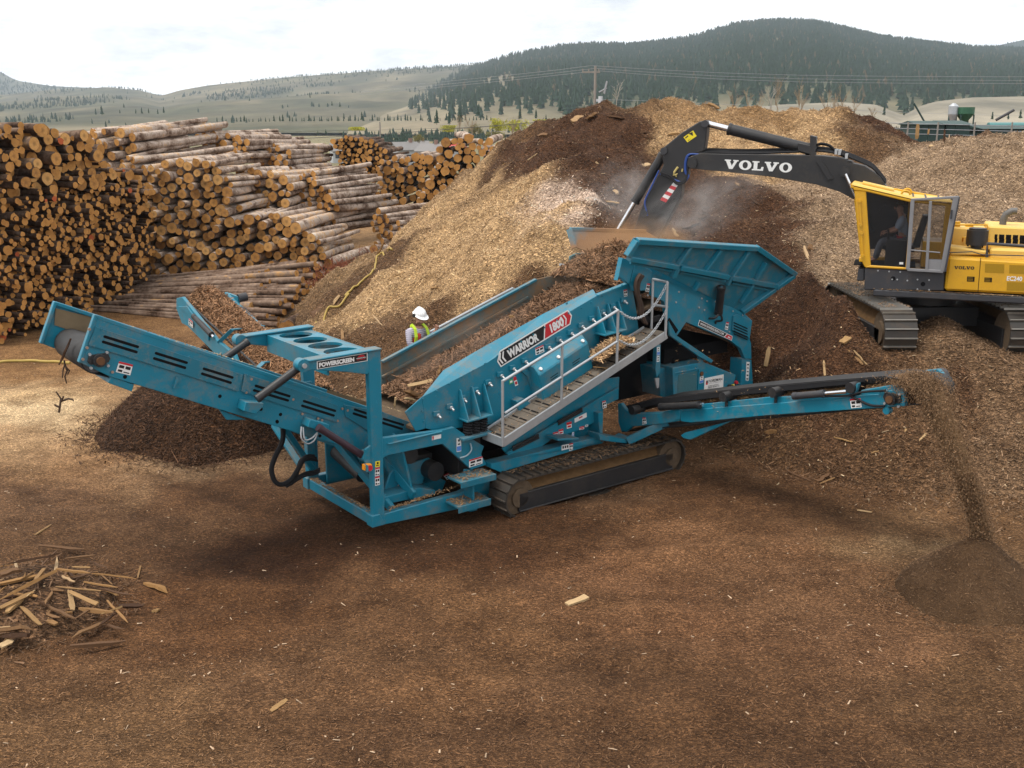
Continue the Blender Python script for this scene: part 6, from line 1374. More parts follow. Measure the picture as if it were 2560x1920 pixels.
# single pieces lying about, traced one by one on the ground or the mound
def onsurf(n,a,b):
    px_,py_=Zp(n,a,b); r=ray(px_,py_); k=6.
    for i in range(900):
        p=CAM+r*k/r[1]
        if p[2]<=gsurf(p[0],p[1]): return p
        k+=.05
    return p
loose=[(0,(1225,1310),(1267,1292),.13,'pale split piece of wood lying alone in mid yard'),(0,(585,1540),(620,1515),.07,'thin pale splinter lying in the open foreground ground'),(15,(310,140),(440,55),.1,'yellow tan stick lying beyond the stick pile'),(15,(1190,520),(1215,410),.05,'small pale splinter right of the stick pile'),(15,(1270,560),(1450,640),.11,'brown half round stick right of the stick pile'),(15,(1320,800),(1375,795),.14,'square white wood block right of the stick pile'),
(6,(1710,790),(1830,620),.12,'long pale split log slab on the slope below the near side conveyor'),(6,(1920,705),(1975,655),.1,'short pale slab on the slope below the conveyor head'),(6,(1015,920),(1195,990),.07,'thin grey slat on the ground right of the track'),(6,(1220,985),(1310,930),.12,'pale wedge of wood beside the grey slat'),(6,(1240,1003),(1345,960),.05,'thin tan splinter beside the pale wedge'),(6,(1340,680),(1470,715),.07,'white splintered piece below the conveyor beam'),(6,(1420,760),(1570,748),.03,'long thin brown stick below the conveyor beam'),(6,(850,650),(950,640),.14,'brown bark slab below the conveyor beam'),(6,(975,600),(985,670),.12,'upright brown bark slab below the conveyor beam'),(6,(860,690),(900,672),.1,'tan block below the conveyor beam'),(6,(580,760),(625,772),.08,'white wood block right of the track end'),(6,(1600,790),(1650,775),.07,'small white chip block at the slope foot'),(6,(1110,850),(1260,860),.04,'thin pale stick above the grey slat'),(6,(1500,1185),(1600,1200),.04,'pale thin stick on the open ground at right'),
(6,(870,190),(895,55),.15,'yellow tan plank standing on the slope below the hopper leg'),(6,(1270,150),(1278,255),.08,'thin plank on the slope between hopper leg and excavator'),(6,(1420,50),(1540,180),.09,'long tan slab on the slope before the excavator track'),(6,(1480,80),(1570,180),.1,'pale split slab next to the long tan slab'),(6,(1395,30),(1440,-10),.2,'tan wedge on the slope before the excavator track'),
(7,(640,1120),(775,1065),.2,'reddish bark slab on the dark slope behind the hopper'),(7,(835,990),(845,920),.2,'pale wood piece standing on the dark slope behind the hopper'),(7,(780,1035),(850,1000),.15,'pale slab on the dark slope behind the hopper'),(7,(560,1120),(600,1190),.2,'tan wood block on the slope beside the hopper rim'),(7,(1690,1270),(1735,1390),.1,'curved pale bark strip on the grey chip slope'),(7,(1740,1260),(1775,1315),.22,'tan board piece on the grey chip slope'),(7,(1110,725),(1135,750),.2,'small pale slab under the boom'),(7,(1220,850),(1320,920),.15,'dark branch on the slope under the boom'),
(7,(520,305),(610,290),.25,'pale slab high on the mound left of the stick arm'),(7,(295,585),(355,560),.25,'pale slab on the tan slope left of the stick arm'),(7,(865,35),(960,78),.25,'pale plank sticking up from the mound ridge'),(7,(2050,105),(2075,160),.35,'pale pointed slab standing on the mound ridge by the boom'),(7,(1240,140),(1265,160),.3,'pale block on the mound ridge'),(7,(1225,118),(1275,110),.2,'flat pale slab on the mound ridge'),
(11,(1610,520),(1700,460),.3,'pale plank leaning at the top of the dark mound'),(11,(1720,410),(1770,525),.3,'upright pale plank at the top of the dark mound'),(11,(1490,545),(1580,490),.35,'tan slab at the left top of the dark mound'),(11,(1790,495),(1945,515),.2,'flat pale plank at the right top of the dark mound'),(11,(1190,665),(1275,655),.22,'pale plank low on the left flank of the dark mound'),(11,(1100,875),(1185,815),.15,'tan stick on the left flank of the mound'),(11,(1690,890),(1750,970),.25,'tan plank standing on the mound plateau'),(11,(1850,1130),(1890,1175),.1,'thin stick by the dark hollow in the mound'),(11,(1780,1230),(1890,1245),.12,'tan stick beside the pale clump on the mound'),(11,(2070,645),(2125,630),.2,'pale slab on the mound right of the dark top'),(11,(2110,670),(2210,690),.1,'thin pale plank on the mound right of the dark top'),(11,(810,965),(910,900),.15,'pale slab on the mound edge beside the log ends'),(11,(730,1080),(800,1010),.1,'brown stick on the mound edge beside the log ends'),
(10,(1530,1245),(1590,1130),.22,'peeled pale stump leaning by the yellow hose'),(10,(1150,1650),(1200,1590),.12,'short pale stick at the mound foot'),(10,(1140,1360),(1260,1310),.18,'grey log piece before the red brush'),
(2,(945,290),(998,210),.16,'pale stick on the mound foot behind the gantry'),(2,(1020,510),(1030,620),.12,'pale plank on the mound behind the gantry'),(2,(1290,380),(1365,470),.09,'brown stick on the mound left of the worker'),(2,(1790,145),(1850,150),.22,'tan board piece on the mound above the worker'),(2,(1420,70),(1560,10),.1,'long pale stick on the tan mound'),(2,(770,410),(850,290),.3,'brown rotten log on the mound foot'),
(12,(1430,930),(1440,820),.2,'yellow board standing upright at the right end of the ridge'),(12,(1515,895),(1520,855),.14,'short board standing beside the yellow board'),(12,(1630,950),(1635,860),.12,'grey post standing before the green sheds'),(12,(1520,985),(1600,970),.2,'flat pale plank in the saddle of the mound')]
for i,(n_,a,b,w,lab) in enumerate(loose):
    p=onsurf(n_,*a); 
    if n_==12 or 'stand' in lab or 'upright' in lab or 'ridge' in lab or 'leaning' in lab:
        px_,py_=Zp(n_,*b); q=atY(px_,py_,p[1]+.05)
    else: q=onsurf(n_,*b)
    if abs(q[1]-p[1])>3: q=atY(*Zp(n_,*b),p[1]+.4)
    dark=('brown' in lab or 'dark' in lab or 'grey' in lab or 'reddish' in lab)
    putstick((SMESH if dark else PMESH)[i%6],'wood_piece',np.array(p)+[0,0,.03],np.array(q)+[0,0,.03],w*.8,lab,'wood piece','loose wood pieces')
# planks riding on the deck
for i,(a,b,w,t_,lab) in enumerate((((2,1590,985),(2,1800,935),.09,1.2,'tan plank lying across the lower screen deck'),((2,1560,1030),(2,1690,1080),.13,.9,'brown plank end on the lower screen deck'),((2,1570,1090),(2,1650,1110),.16,.7,'pale plank end by the screen lip'),((2,1475,1170),(2,1480,1085),.13,.75,'pale board standing at the lower screen lip'),((2,1850,880),(2,1880,810),.1,1.0,'tan stick leaning at the screen box edge'),((4,985,355),(4,1030,378),.05,1.2,'pale splinter on the upper screen deck'),((4,820,375),(4,825,392),.1,1.2,'pale chip block on the upper screen deck'))):
    p=SM.wor(P(*a,t_)); q=SM.wor(P(*b,t_)); putstick((PMESH if 'pale' in lab or 'tan' in lab else SMESH)[i%6],'plank',p,q,w*.8,lab,'plank','planks on the screen deck')
# long rod on the walkway and the stick jammed at the head drum
putstick(PMESH[2],'plank',SM.wor(P(4,1535,820,TW+.15)),SM.wor(P(4,1700,835,TW+.1)),.05,'long pale stick on the walkway litter','stick','loose wood pieces')
putstick(SMESH[3],'branch',SM.wor(P(1,610,850,1.0)),SM.wor(P(1,510,1080,1.0)),.07,'brown bark strip hanging off the tail conveyor drum','branch',None)
# dead twiggy branch hanging from and standing below the tail conveyor
def twig(name,label,pts,r):
    mb=MB()
    for pth in pts: mb.tube(pth,[r*(1-.5*k/len(pth)) for k in range(len(pth))],6)
    return tag(mb.build(name,[plain('dead_twig',(.05,.03,.02),.9)]),label,'branch')
b0=atz(*Zp(1,510,1490),0); yb=b0[1]
def tp(x,y): return atY(*Zp(1,x,y),yb)
twig('dead_branch','dead twig standing in the pale sawdust at left',[[tp(x,y) for x,y in ((510,1490),(520,1420),(525,1370),(485,1310))],[tp(522,1395)]+[tp(x,y)+[0,.2,0] for x,y in ((560,1390),(600,1395),(605,1410))],[tp(x,y) for x,y in ((515,1445),(480,1430),(470,1420))],[tp(525,1400),tp(550,1350)]],.028)
y2=SM.wor(P(1,560,1080,1.2))[1]
def tp2(x,y): return atY(*Zp(1,x,y),y2)
twig('dead_branch','dead twigs dangling under the tail conveyor head drum',[[tp2(x,y) for x,y in ((555,1040),(560,1080),(545,1120),(540,1190))],[tp2(x,y) for x,y in ((560,1070),(580,1130),(560,1180),(575,1240))],[tp2(x,y) for x,y in ((570,1100),(600,1130),(585,1160))]],.014)
# yellow hoses
def hose(label,pts,r=.045):
    mb=MB(); out=[]
    P_=[np.array(p,float) for p in pts]
    for i in range(len(P_)-1):
        p0=P_[max(i-1,0)];p1=P_[i];p2=P_[i+1];p3=P_[min(i+2,len(P_)-1)]
        for k in range(8):
            t=k/8; q=.5*((2*p1)+(-p0+p2)*t+(2*p0-5*p1+4*p2-p3)*t*t+(-p0+3*p1-3*p2+p3)*t**3); q[2]=gsurf(q[0],q[1])+r*.8; out.append(q)
    mb.tube(out,r,7); tag(mb.build('hose',[HOSEY]),label,'hose')
hose('yellow hose lying along the left foot of the tan mound',[onsurf(10,a,b) for a,b in ((1660,1195),(1580,1225),(1525,1275),(1515,1340),(1480,1400),(1400,1470),(1310,1550),(1255,1595))]+[onsurf(2,a,b) for a,b in ((1080,200),(1000,300),(880,370),(790,450))],.036)
hose('yellow hose crossing the ground left of the tail conveyor',[atz(*Zp(1,x,y),0) for x,y in ((-120,1062),(0,1055),(150,1043),(300,1038),(420,1045),(620,1062))],.045)

# chips caught on ledges, treads and decks of both machines
def litter(quads):
    Vs=[];Fs=[];Cs=[];nv=0; r=np.random.default_rng(55)
    for (a,b,c,d),n,col in quads:
        a,b,c,d=[np.array(q,float) for q in (a,b,c,d)]; u=r.uniform(0,1,n)[:,None]; v=r.uniform(0,1,n)[:,None]; k=fbm(u[:,0]*3+nv,v[:,0]*2,2.,9)>.42; p=(a*(1-u)*(1-v)+b*u*(1-v)+c*u*v+d*(1-u)*v)[k]; m=len(p)
        V,F,C_=chips(p[:,0],p[:,1],p[:,2]+.012,tone(np.repeat(np.array([col]),m,0),r,.4,2.6,1.2),r.gamma(3,.013,m),r.uniform(.008,.022,m),r,.35); Vs.append(V);Fs.append(F+nv);Cs.append(C_);nv+=len(V)
    tag(npmesh('chip_litter',np.concatenate(Vs),np.concatenate(Fs),CHIPM,np.concatenate(Cs)),'wood chips caught on the ledges and treads of the two machines','wood chips',kind='stuff')
sw=lambda p:SM.wor(p); ew=lambda p:EX.wor(p); LB_=(.2,.12,.06)
def rect(f,x0,x1,y0,y1,z,z1=None): z1=z if z1 is None else z1; return (f((x0,y0,z)),f((x1,y0,z1)),f((x1,y1,z1)),f((x0,y1,z)))
st1=P(3,2150,650,-.38); st2=P(3,2050,878,-.40)
litter([(rect(sw,.0,.14,.15,2.4,.40),500,LB_),(rect(sw,.3,2.6,.0,.14,.41,.60),500,LB_),(rect(sw,st1[0]-.6,st1[0]+.15,-.36,.03,st1[2]),260,LB_),(rect(sw,st2[0]-.4,st2[0]+.28,-.38,.0,st2[2]),420,LB_),
 (rect(sw,2.7,6.7,-.66,-.18,.70),1500,(.13,.08,.045)),(rect(sw,a[0]*0+2.4,6.3,TW+.05,.0,1.5,2.92),500,LB_),(rect(ew,.1,2.4,.0,.06,zt),200,LB_),(rect(ew,2.2,6.,-.0,.07,zt),500,(.4,.29,.17)),(rect(ew,.05,6.,.0,.03,zt+.002),600,LB_),
 (rect(lambda p:p,7.97,8.63,22.2,25.9,3.09),900,(.17,.105,.06)),(rect(lambda p:p,10.65,11.3,22.2,25.9,3.09),500,(.17,.105,.06)),(rect(sw,-4.,1.,TC+.02,TC+.06,4.22,1.95),300,(.25,.18,.1)),(rect(sw,6.0,6.09,-1.2,-6.2,1.75,2.9),300,LB_)])
# ================================================================ LOGS
def barkm(name,stops,peel=.0):
    m,t,b=newmat(name,.9,0,.15); p=t.pos(); oi=t.new('ShaderNodeObjectInfo')
    n=t.noise(1.1,p,3,.6); n2=t.noise(7,p,5,.7); k=t.math('ADD',t.math('MULTIPLY',n,.6),t.math('MULTIPLY',n2,.4)); k=t.math('ADD',k,t.math('MULTIPLY',t.math('SUBTRACT',oi.outputs['Random'],.5),.14))
    t.link(t.ramp(k,stops),b.inputs['Base Color']); t.bump(n2,.6,.03,b); return m
BK={'dark':barkm('brown_bark',[(.36,(.04,.022,.014)),(.47,(.12,.076,.052)),(.57,(.21,.145,.105)),(.64,(.36,.21,.09))]),
    'pale':barkm('pale_peeling_bark',[(.34,(.085,.047,.03)),(.43,(.27,.2,.155)),(.52,(.47,.39,.33)),(.575,(.42,.24,.1)),(.63,(.56,.48,.4))])}
BK['pole']=barkm('grey_brown_bark',[(.34,(.05,.028,.017)),(.44,(.15,.098,.07)),(.56,(.25,.18,.135)),(.62,(.4,.23,.1))])
def endm():
    m,t,b=newmat('sawn_log_end',.8,0,.15); p=t.pos(); oi=t.new('ShaderNodeObjectInfo'); n=t.noise(2.2,p,3,.6); n2=t.noise(16,p,3,.6)
    k=t.math('ADD',t.math('MULTIPLY',n,.5),t.math('MULTIPLY',oi.outputs['Random'],.35)); k=t.math('ADD',k,t.math('MULTIPLY',n2,.2))
    t.link(t.ramp(k,[(.3,(.34,.16,.045)),(.5,(.54,.275,.085)),(.75,(.7,.42,.17))]),b.inputs['Base Color']); return m
ENDM=endm()
def endr():
    """sawn end with growth rings, darker heart, checks"""
    m,t,b=newmat('sawn_log_end_rings',.8,0,.15); co=t.obj(); oi=t.new('ShaderNodeObjectInfo'); sp=t.new('ShaderNodeSeparateXYZ'); t.link(co,sp.inputs[0])
    r=t.math('SQRT',t.math('ADD',t.math('POWER',sp.outputs['Y'],2.),t.math('POWER',sp.outputs['Z'],2.))); n=t.noise(3.,co,3,.6)
    ring=t.math('MULTIPLY',t.math('ADD',t.math('SINE',t.math('MULTIPLY',t.math('ADD',r,t.math('MULTIPLY',n,.12)),34.)),1.),.5)
    k=t.math('ADD',t.math('MULTIPLY',oi.outputs['Random'],.5),t.math('MULTIPLY',n,.45)); c=t.ramp(k,[(.15,(.26,.13,.045)),(.45,(.52,.265,.08)),(.8,(.7,.42,.165)),(.95,(.5,.4,.28))])
    c=t.mix(.45,c,t.ramp(ring,[(0,(.7,.64,.58)),(1,(1.1,1.1,1.1))]),'MULTIPLY'); c=t.mix(t.ramp(r,[(.15,.55),(.45,0.),(.9,0.),(.97,.8)]),c,(.17,.085,.04)); t.link(c,b.inputs['Base Color']); return m
ENDR=endr(); REDEND=plain('red_marked_end',(.45,.1,.03),.8)
def logmesh(name,bk,seed,n=14,end=None):
    r=np.random.default_rng(seed); k=3; vs=[];fs=[];mi=[]
    rad=1+.07*r.normal(0,1,n); 
    for i in range(k):
        f=i/(k-1); by,bz=(r.normal(0,.3),r.normal(0,.3)) if 0<i<k-1 else (0,0)
        for j in range(n):
            a=2*math.pi*j/n; R_=rad[j]*(1-.2*f); vs.append((f,by+R_*math.cos(a),bz+R_*math.sin(a)))
    mb=MB(); mb.add(vs,[[i*n+j,i*n+(j+1)%n,(i+1)*n+(j+1)%n,(i+1)*n+j] for i in range(k-1) for j in range(n)],0,True); mb.add(vs[:n],[list(range(n))],1); mb.add(vs[-n:],[list(range(n))],1)
    return mb.mesh(name,[BK[bk],end or ENDR])
LM={b:[logmesh('log_'+b,b,k) for k in range(6)] for b in BK}; LRED=logmesh('log_marked','dark',9,12,REDEND)
LOGS=[]   # (front end, direction, length, radius, bark, pile)
lr=np.random.default_rng(5)
def inpoly(x,y,P_):
    c=False; j=len(P_)-1
    for i in range(len(P_)):
        if (P_[i][1]>y)!=(P_[j][1]>y) and x<(P_[j][0]-P_[i][0])*(y-P_[i][1])/(P_[j][1]-P_[i][1]+1e-9)+P_[i][0]: c=not c
        j=i
    return c
def pile(poly,o,az,rfun,axaz,length,bark,name,jit=.5,pitch=0.,tries=9000,axj=3.,gap=.93,pj=2.):
    """logs stacked behind an upright face through o that runs along azimuth az; every log is placed, checked against its neighbours, and laid back along axaz"""
    o=np.array(o,float); e=np.array([math.sin(R(az)),math.cos(R(az)),0]); nrm=np.array([-e[1],e[0],0])
    def hit(px_,py_):
        r=ray(px_,py_); k=((o-CAM)@nrm)/(r@nrm); p=CAM+k*r; return (p-o)@e,p[2]
    PW=[hit(*q) for q in poly]; us=[q[0] for q in PW]; zs=[q[1] for q in PW]
    placed=[]; cell={}
    for big in (True,False):
        for t_ in range(tries):
            u=lr.uniform(min(us),max(us)); z=lr.uniform(max(.08,min(zs)),max(zs))
            if not inpoly(u,z,PW): continue
            r=rfun(u,z,(u-min(us))/(max(us)-min(us)),(z-min(zs))/(max(zs)-min(zs)),lr)
            if not big: r*=.72
            ok=True; ci,cj=int(u//.6),int(z//.6)
            for a in (-1,0,1):
                for b in (-1,0,1):
                    for (u2,z2,r2) in cell.get((ci+a,cj+b),()):
                        if (u-u2)**2+(z-z2)**2<((r+r2)*gap)**2: ok=False;break
                    if not ok: break
                if not ok: break
            if ok: cell.setdefault((ci,cj),[]).append((u,z,r)); placed.append((u,z,r))
    for u,z,r in placed:
        a=R(axaz+lr.normal(0,axj)); pi_=R(pitch+lr.normal(0,pj*.5)); d=np.array([math.sin(a)*math.cos(pi_),math.cos(a)*math.cos(pi_),math.sin(pi_)])
        p=o+e*u+np.array([0,0,z])-d*lr.uniform(0,1)*jit
        if name=='lowstack': p=p+0
        LOGS.append((p,d,length*lr.uniform(.88,1.1),r,bark,name))
# tall stack on the left: a top layer of thick butts, then hundreds of thin tops
def rtall(u,z,fu,fz,g): return g.uniform(.15,.24) if (z>4.55-.0*u and g.uniform()<.9) or (fu<.13 and g.uniform()<.4) else (g.uniform(.075,.135) if g.uniform()<.9 else g.uniform(.13,.17))
A_=(-17.4,32.6,0)
pile([(-70,300),(0,318),(60,312),(100,332),(185,342),(232,382),(255,425),(335,430),(342,520),(347,640),(300,725),(150,795),(60,848),(-70,868)],A_,5.5,rtall,-62,5.,'dark','tall',jit=1.15,tries=26000,axj=4.,gap=.9)
rmid=lambda u,z,fu,fz,g: g.uniform(.15,.27)
pile([(325,695),(335,470),(400,405),(545,405),(592,470),(605,545),(700,535),(800,590),(838,690)],(-12,47.5,0),90,rmid,5,6.,'pale','middle',jit=.9,tries=7000,axj=2.5)
pile([(205,345),(235,325),(335,325),(370,395),(392,440),(330,480),(250,430)],(-17,51,0),90,rmid,22,6.8,'pale','ridge',jit=1.,pitch=4.,tries=2500,axj=4.)
pile([(505,338),(560,330),(625,355),(642,392),(600,410),(510,405)],(-15,57,0),95,lambda u,z,fu,fz,g:g.uniform(.12,.22),20,6.,'pale','back',jit=.8,tries=2500,axj=3.)
pile([(600,420),(700,428),(738,452),(742,565),(620,560)],(-12,51.5,0),90,rmid,8,5.,'pale','middle',jit=.9,tries=2500,axj=4.)
pile([(640,352),(735,372),(750,425),(650,430)],(-13,59,0),95,lambda u,z,fu,fz,g:g.uniform(.13,.2),18,5.,'pale','back',jit=1.2,tries=2500,axj=4.)
pile([(738,440),(790,432),(850,500),(838,580),(740,560)],(-11,53,0),92,lambda u,z,fu,fz,g:g.uniform(.12,.23),22,5.5,'pale','side',jit=.6,tries=2500,axj=3.)
pile([(832,350),(870,342),(930,352),(968,378),(968,452),(930,455),(860,420)],(-8.5,63,0),92,lambda u,z,fu,fz,g:g.uniform(.09,.17),5,5.,'dark','far',jit=.6,tries=3500,axj=4.)
pile([(945,450),(960,400),(1000,392),(1050,380),(1112,400),(1112,530),(1030,545),(945,500)],(-6.5,59.5,0),90,lambda u,z,fu,fz,g:g.uniform(.13,.27),2,5.,'pale','far',jit=1.,tries=3000,axj=5.)
pile([(1100,358),(1190,342),(1272,368),(1285,400),(1220,450),(1160,525),(1090,540),(1040,500),(1085,440)],(-4.5,58,0),92,lambda u,z,fu,fz,g:g.uniform(.15,.28),-2,5.,'pale','far',jit=.5,tries=3000,axj=4.)
pile([(935,532),(960,525),(990,548),(1022,592),(1002,620),(950,612)],(-8,54.5,0),90,lambda u,z,fu,fz,g:g.uniform(.13,.22),40,5.5,'pale','side',jit=.4,tries=1500,axj=3.)
# low stack of long thin poles in front, butts to the right
def lowpile():   # butts staggered at the right, tops fanned down to the left
    C0=np.array([-7.9,35.6,0]); C1=np.array([-8.0,43.2,0]); d0=np.array([-.915,.40,0]); cell=[]
    for t_ in range(9000):
        f=lr.uniform(0,1); zmax=.3+1.25*min(f,.85)**.9; z=lr.uniform(.08,zmax); r=lr.uniform(.085,.15)
        p=C0+(C1-C0)*f
        if any((p[1]-q[0])**2*.85+(z-q[1])**2<((r+q[2])*.93)**2 for q in cell): continue
        cell.append((p[1],z,r)); a=R(lr.normal(0,2.)); d=np.array([d0[0]*math.cos(a)-d0[1]*math.sin(a),d0[0]*math.sin(a)+d0[1]*math.cos(a),-z*.1+lr.normal(0,.004)]); 
        LOGS.append((p+np.array([0,0,z])+d*lr.uniform(0,1)**1.4*3.4,d,lr.uniform(6.8,8.6)-0,r,'pole','poles'))
lowpile()
LABEL={'tall':('thin brown log with a small orange end in the towering left stack','logs in the tall left stack'),'tallbig':('thick log with a large orange end high in the towering left stack','logs in the tall left stack'),'middle':('thick pale barked log in the broad middle stack with big orange ends','logs in the middle stack'),'ridge':('thick silvery log slanting up on the crest between left and middle stacks','logs on the crest'),'back':('pale log in the long back stack behind the middle stack','logs in the back stack'),'side':('pale log in the small stacks right of the middle stack','logs in the small side stacks'),'far':('log in the far stacks whose round ends meet the chip mound','logs in the far stacks'),'poles':('long thin brown pole in the low stack before the others','poles in the low stack')}
def score(l):
    p,d,L,r,b,n=l; D_=np.linalg.norm(p-CAM); s=r/D_
    if n in('middle','ridge','poles'): s*=1.5
    return s
LOGS.sort(key=score,reverse=True)
def place(l,i):
    p,d,L,r,b,n=l; me=LM[b][i%6]; 
    if n=='tall' and r<.13 and i%37==5: me=LRED
    o=bpy.data.objects.new('log',me); COL.objects.link(o); q=Vector(d).to_track_quat('X','Z').to_matrix().to_4x4()
    o.matrix_world=Matrix.Translation(Vector(p))@q@Matrix.Rotation(random.uniform(0,6.28),4,'X')@Matrix.Diagonal((L,r,r,1)); 
    k='tallbig' if n=='tall' and r>.14 else n; tag(o,LABEL[k][0],'log',LABEL[k][1])
for i,l in enumerate(LOGS[:298]): place(l,i)
# the rest of the stacks, too many to take singly
def restlogs():
    V=[];F=[];n0=0; fm=[]; sm=[]
    me0=LM['dark']
    for i,(p,d,L,r,b,n) in enumerate(LOGS[298:]):
        me=LM[b][i%6]; q=np.array(Vector(d).to_track_quat('X','Z').to_matrix()); a=random.uniform(0,6.28); ca,sa=math.cos(a),math.sin(a)
        co=np.array([v.co[:] for v in me.vertices]); co=np.c_[co[:,0]*L,(co[:,1]*ca-co[:,2]*sa)*r,(co[:,1]*sa+co[:,2]*ca)*r]; co=co@q.T+p
        V+=co.tolist(); off={'dark':0,'pale':2,'pole':5}[b]; rd=(n=='tall' and r<.13 and i%61==7)
        for f in me.polygons: F.append([n0+k for k in f.vertices]); fm.append((4 if rd and f.material_index else f.material_index+off)); sm.append(f.use_smooth)
        n0+=len(co)
    me=bpy.data.meshes.new('stacked_logs'); me.from_pydata(V,[],F); 
    for m in (BK['dark'],ENDM,BK['pale'],ENDM,REDEND,BK['pole'],ENDM): me.materials.append(m)
    me.polygons.foreach_set('material_index',fm); me.polygons.foreach_set('use_smooth',sm); me.update()
    o=bpy.data.objects.new('stacked_logs',me); COL.objects.link(o); tag(o,'the many remaining logs packed in the stacks','logs',kind='stuff')
restlogs()
# loose stump, brush
def lone(n,a,b,r,Y,label,bk='pale',dY=1.2):
    p=atY(*Zp(n,*a),Y); q=atY(*Zp(n,*b),Y+dY); d=Vector(q-p); o=bpy.data.objects.new('log',LM[bk][2]); COL.objects.link(o)
    o.matrix_world=Matrix.Translation(Vector(p))@d.to_track_quat('X','Z').to_matrix().to_4x4()@Matrix.Diagonal((d.length,r,r,1)); tag(o,label,'log')
lone(14,(1370,570),(1480,470),.32,35.6,'short thick log lying alone at the right end of the low pole stack','dark',1.3)
lone(10,(1500,1185),(1640,1180),.2,47,'single fallen log lying behind the red brush','pale',2.)
def brush():
    r=np.random.default_rng(4); mb=MB(); c=atY(*Zp(10,1330,1290),44.5); c[2]=.05
    for k in range(420):
        a=r.uniform(0,2*math.pi); e=r.uniform(.1,1.3); L=r.uniform(.3,.9); b=c+np.array([r.normal(0,.95),r.normal(0,.5),max(0,r.normal(.3,.3))]); d=np.array([math.cos(a)*math.cos(e),math.sin(a)*math.cos(e),math.sin(e)])
        p1=b+d*L*.5+r.normal(0,.06,3); p2=b+d*L+r.normal(0,.12,3); mb.tube([b,p1,p2],[.018,.013,.006],4)
        for j in range(3):
            s=b+d*L*r.uniform(.3,1); mb.tube([s,s+r.normal(0,.16,3)],.009,3)
    return tag(mb.build('dead_brush',[plain('rusty_brush',(.24,.085,.05),.9,0,.1,.45,1.2)]),'rusty red dead brush lying before the log stack','brush')
brush()
# ================================================================ VALLEY, HILLS, TREES
def slope(px_,py_): r=ray(px_,py_); return r[2]/r[1]
def ridge(pts):
    xs=np.array([ray(a,b)[0]/ray(a,b)[1] for a,b in pts]); ss=np.array([slope(a,b) for a,b in pts]); i=np.argsort(xs); return lambda u:np.interp(u,xs[i],ss[i])
def hill(name,pts,d0,d1,colf,mat,nu=260,nv=60,rough=.08,pw=1.3,um=.75,seed=1):
    rf=ridge(pts); u=np.linspace(-um,um,nu); v=np.linspace(0,1.35,nv); U_,V_=np.meshgrid(u,v,indexing='ij'); Y_=d0+(d1-d0)*V_; X_=U_*Y_
    def zf(X_,Y_):
        U_=X_/Y_; V_=(Y_-d0)/(d1-d0); zr=CH+rf(U_)*d1; k=np.where(V_<1,np.clip(V_,0,1)**pw,1-(V_-1)*.9)
        nn=(fbm(X_,Y_,5./(d1-d0),seed,5)-.5)*rough*np.abs(zr)*np.clip(V_*2.5,0,1)*np.clip(np.abs(1-V_)*4,0.12,1)
        z=zr*k+nn; return np.where(zr<2,-6-V_*10,z-.6)
    Z_=zf(X_,Y_); V=np.c_[X_.ravel(),Y_.ravel(),Z_.ravel()]; i=np.arange(nu-1)[:,None]*nv+np.arange(nv-1)[None]; F=np.stack([i,i+nv,i+nv+1,i+1],-1).reshape(-1,4)
    o=npmesh(name,V,F,mat,colf(X_,Y_,Z_,U_,V_).reshape(-1,3),True); o['kind']='structure'; return zf
def hillmat():
    m,t,b=newmat('hillside',.95,0,.05); a=t.new('ShaderNodeAttribute',attribute_name='Col'); p=t.pos(); mp_=t.new('ShaderNodeMapping'); mp_.inputs['Scale'].default_value=(1,.35,2.5); t.link(p,mp_.inputs[0])
    n=t.noise(.012,mp_.outputs[0],7,.65); t.link(t.mix(.9,a.outputs['Color'],t.ramp(n,[(.32,(.42,.45,.44)),(.68,(1.5,1.45,1.36))]),'MULTIPLY'),b.inputs['Base Color']); return m
HM=hillmat()
def mixc(a,b,k): return np.array(a)*(1-k[...,None])+np.array(b)*k[...,None]
GR=(.105,.095,.066); GR2=(.054,.06,.036); GRP=(.24,.195,.13)
def cgrass(X_,Y_,Z_,U_,V_): 
    k=fbm(X_,Y_*.5,.012,70,5); k2=np.clip((fbm(X_,Y_*.35,.006,75)-.48)*6,0,1); c=mixc(GR,GR2,np.clip(k*1.4-.3,0,1)); c=c*(1-.75*k2[...,None]*.5)+np.array(GRP)*(.375*k2[...,None]); return c
zB=hill('grass_hill',[(-300,240),(0,236),(130,222),(270,216),(350,224),(400,239),(450,224),(520,212),(640,200),(720,192),(860,182),(1000,172),(1130,165),(1280,150),(1400,180),(1700,260),(1900,330),(2000,345),(2700,345)],700,3000,cgrass,HM,pw=1.5,rough=.3,seed=3)
zA=hill('far_hill',[(-300,120),(0,178),(40,200),(130,214),(300,222),(400,236),(520,262),(700,340),(2700,345)],2800,3900,lambda X_,Y_,Z_,U_,V_:mixc((.06,.075,.07),(.12,.12,.1),fbm(X_,Y_,.004,71)),HM,seed=4)
zD=hill('far_hill',[(-300,345),(1900,345),(2250,180),(2300,150),(2440,122),(2500,110),(2560,97),(2800,60)],2900,3700,lambda X_,Y_,Z_,U_,V_:mixc((.04,.055,.05),(.06,.075,.06),fbm(X_,Y_,.004,72)),HM,seed=5)
def cfor(X_,Y_,Z_,U_,V_): return mixc(mixc((.17,.155,.105),(.2,.165,.12),fbm(X_,Y_,.02,77)),mixc((.06,.07,.045),(.16,.135,.085),np.clip((fbm(X_,Y_,.01,73)-.56)*6,0,1)),np.clip(U_*7+.3,0,1)*np.clip(V_*6,0,1))
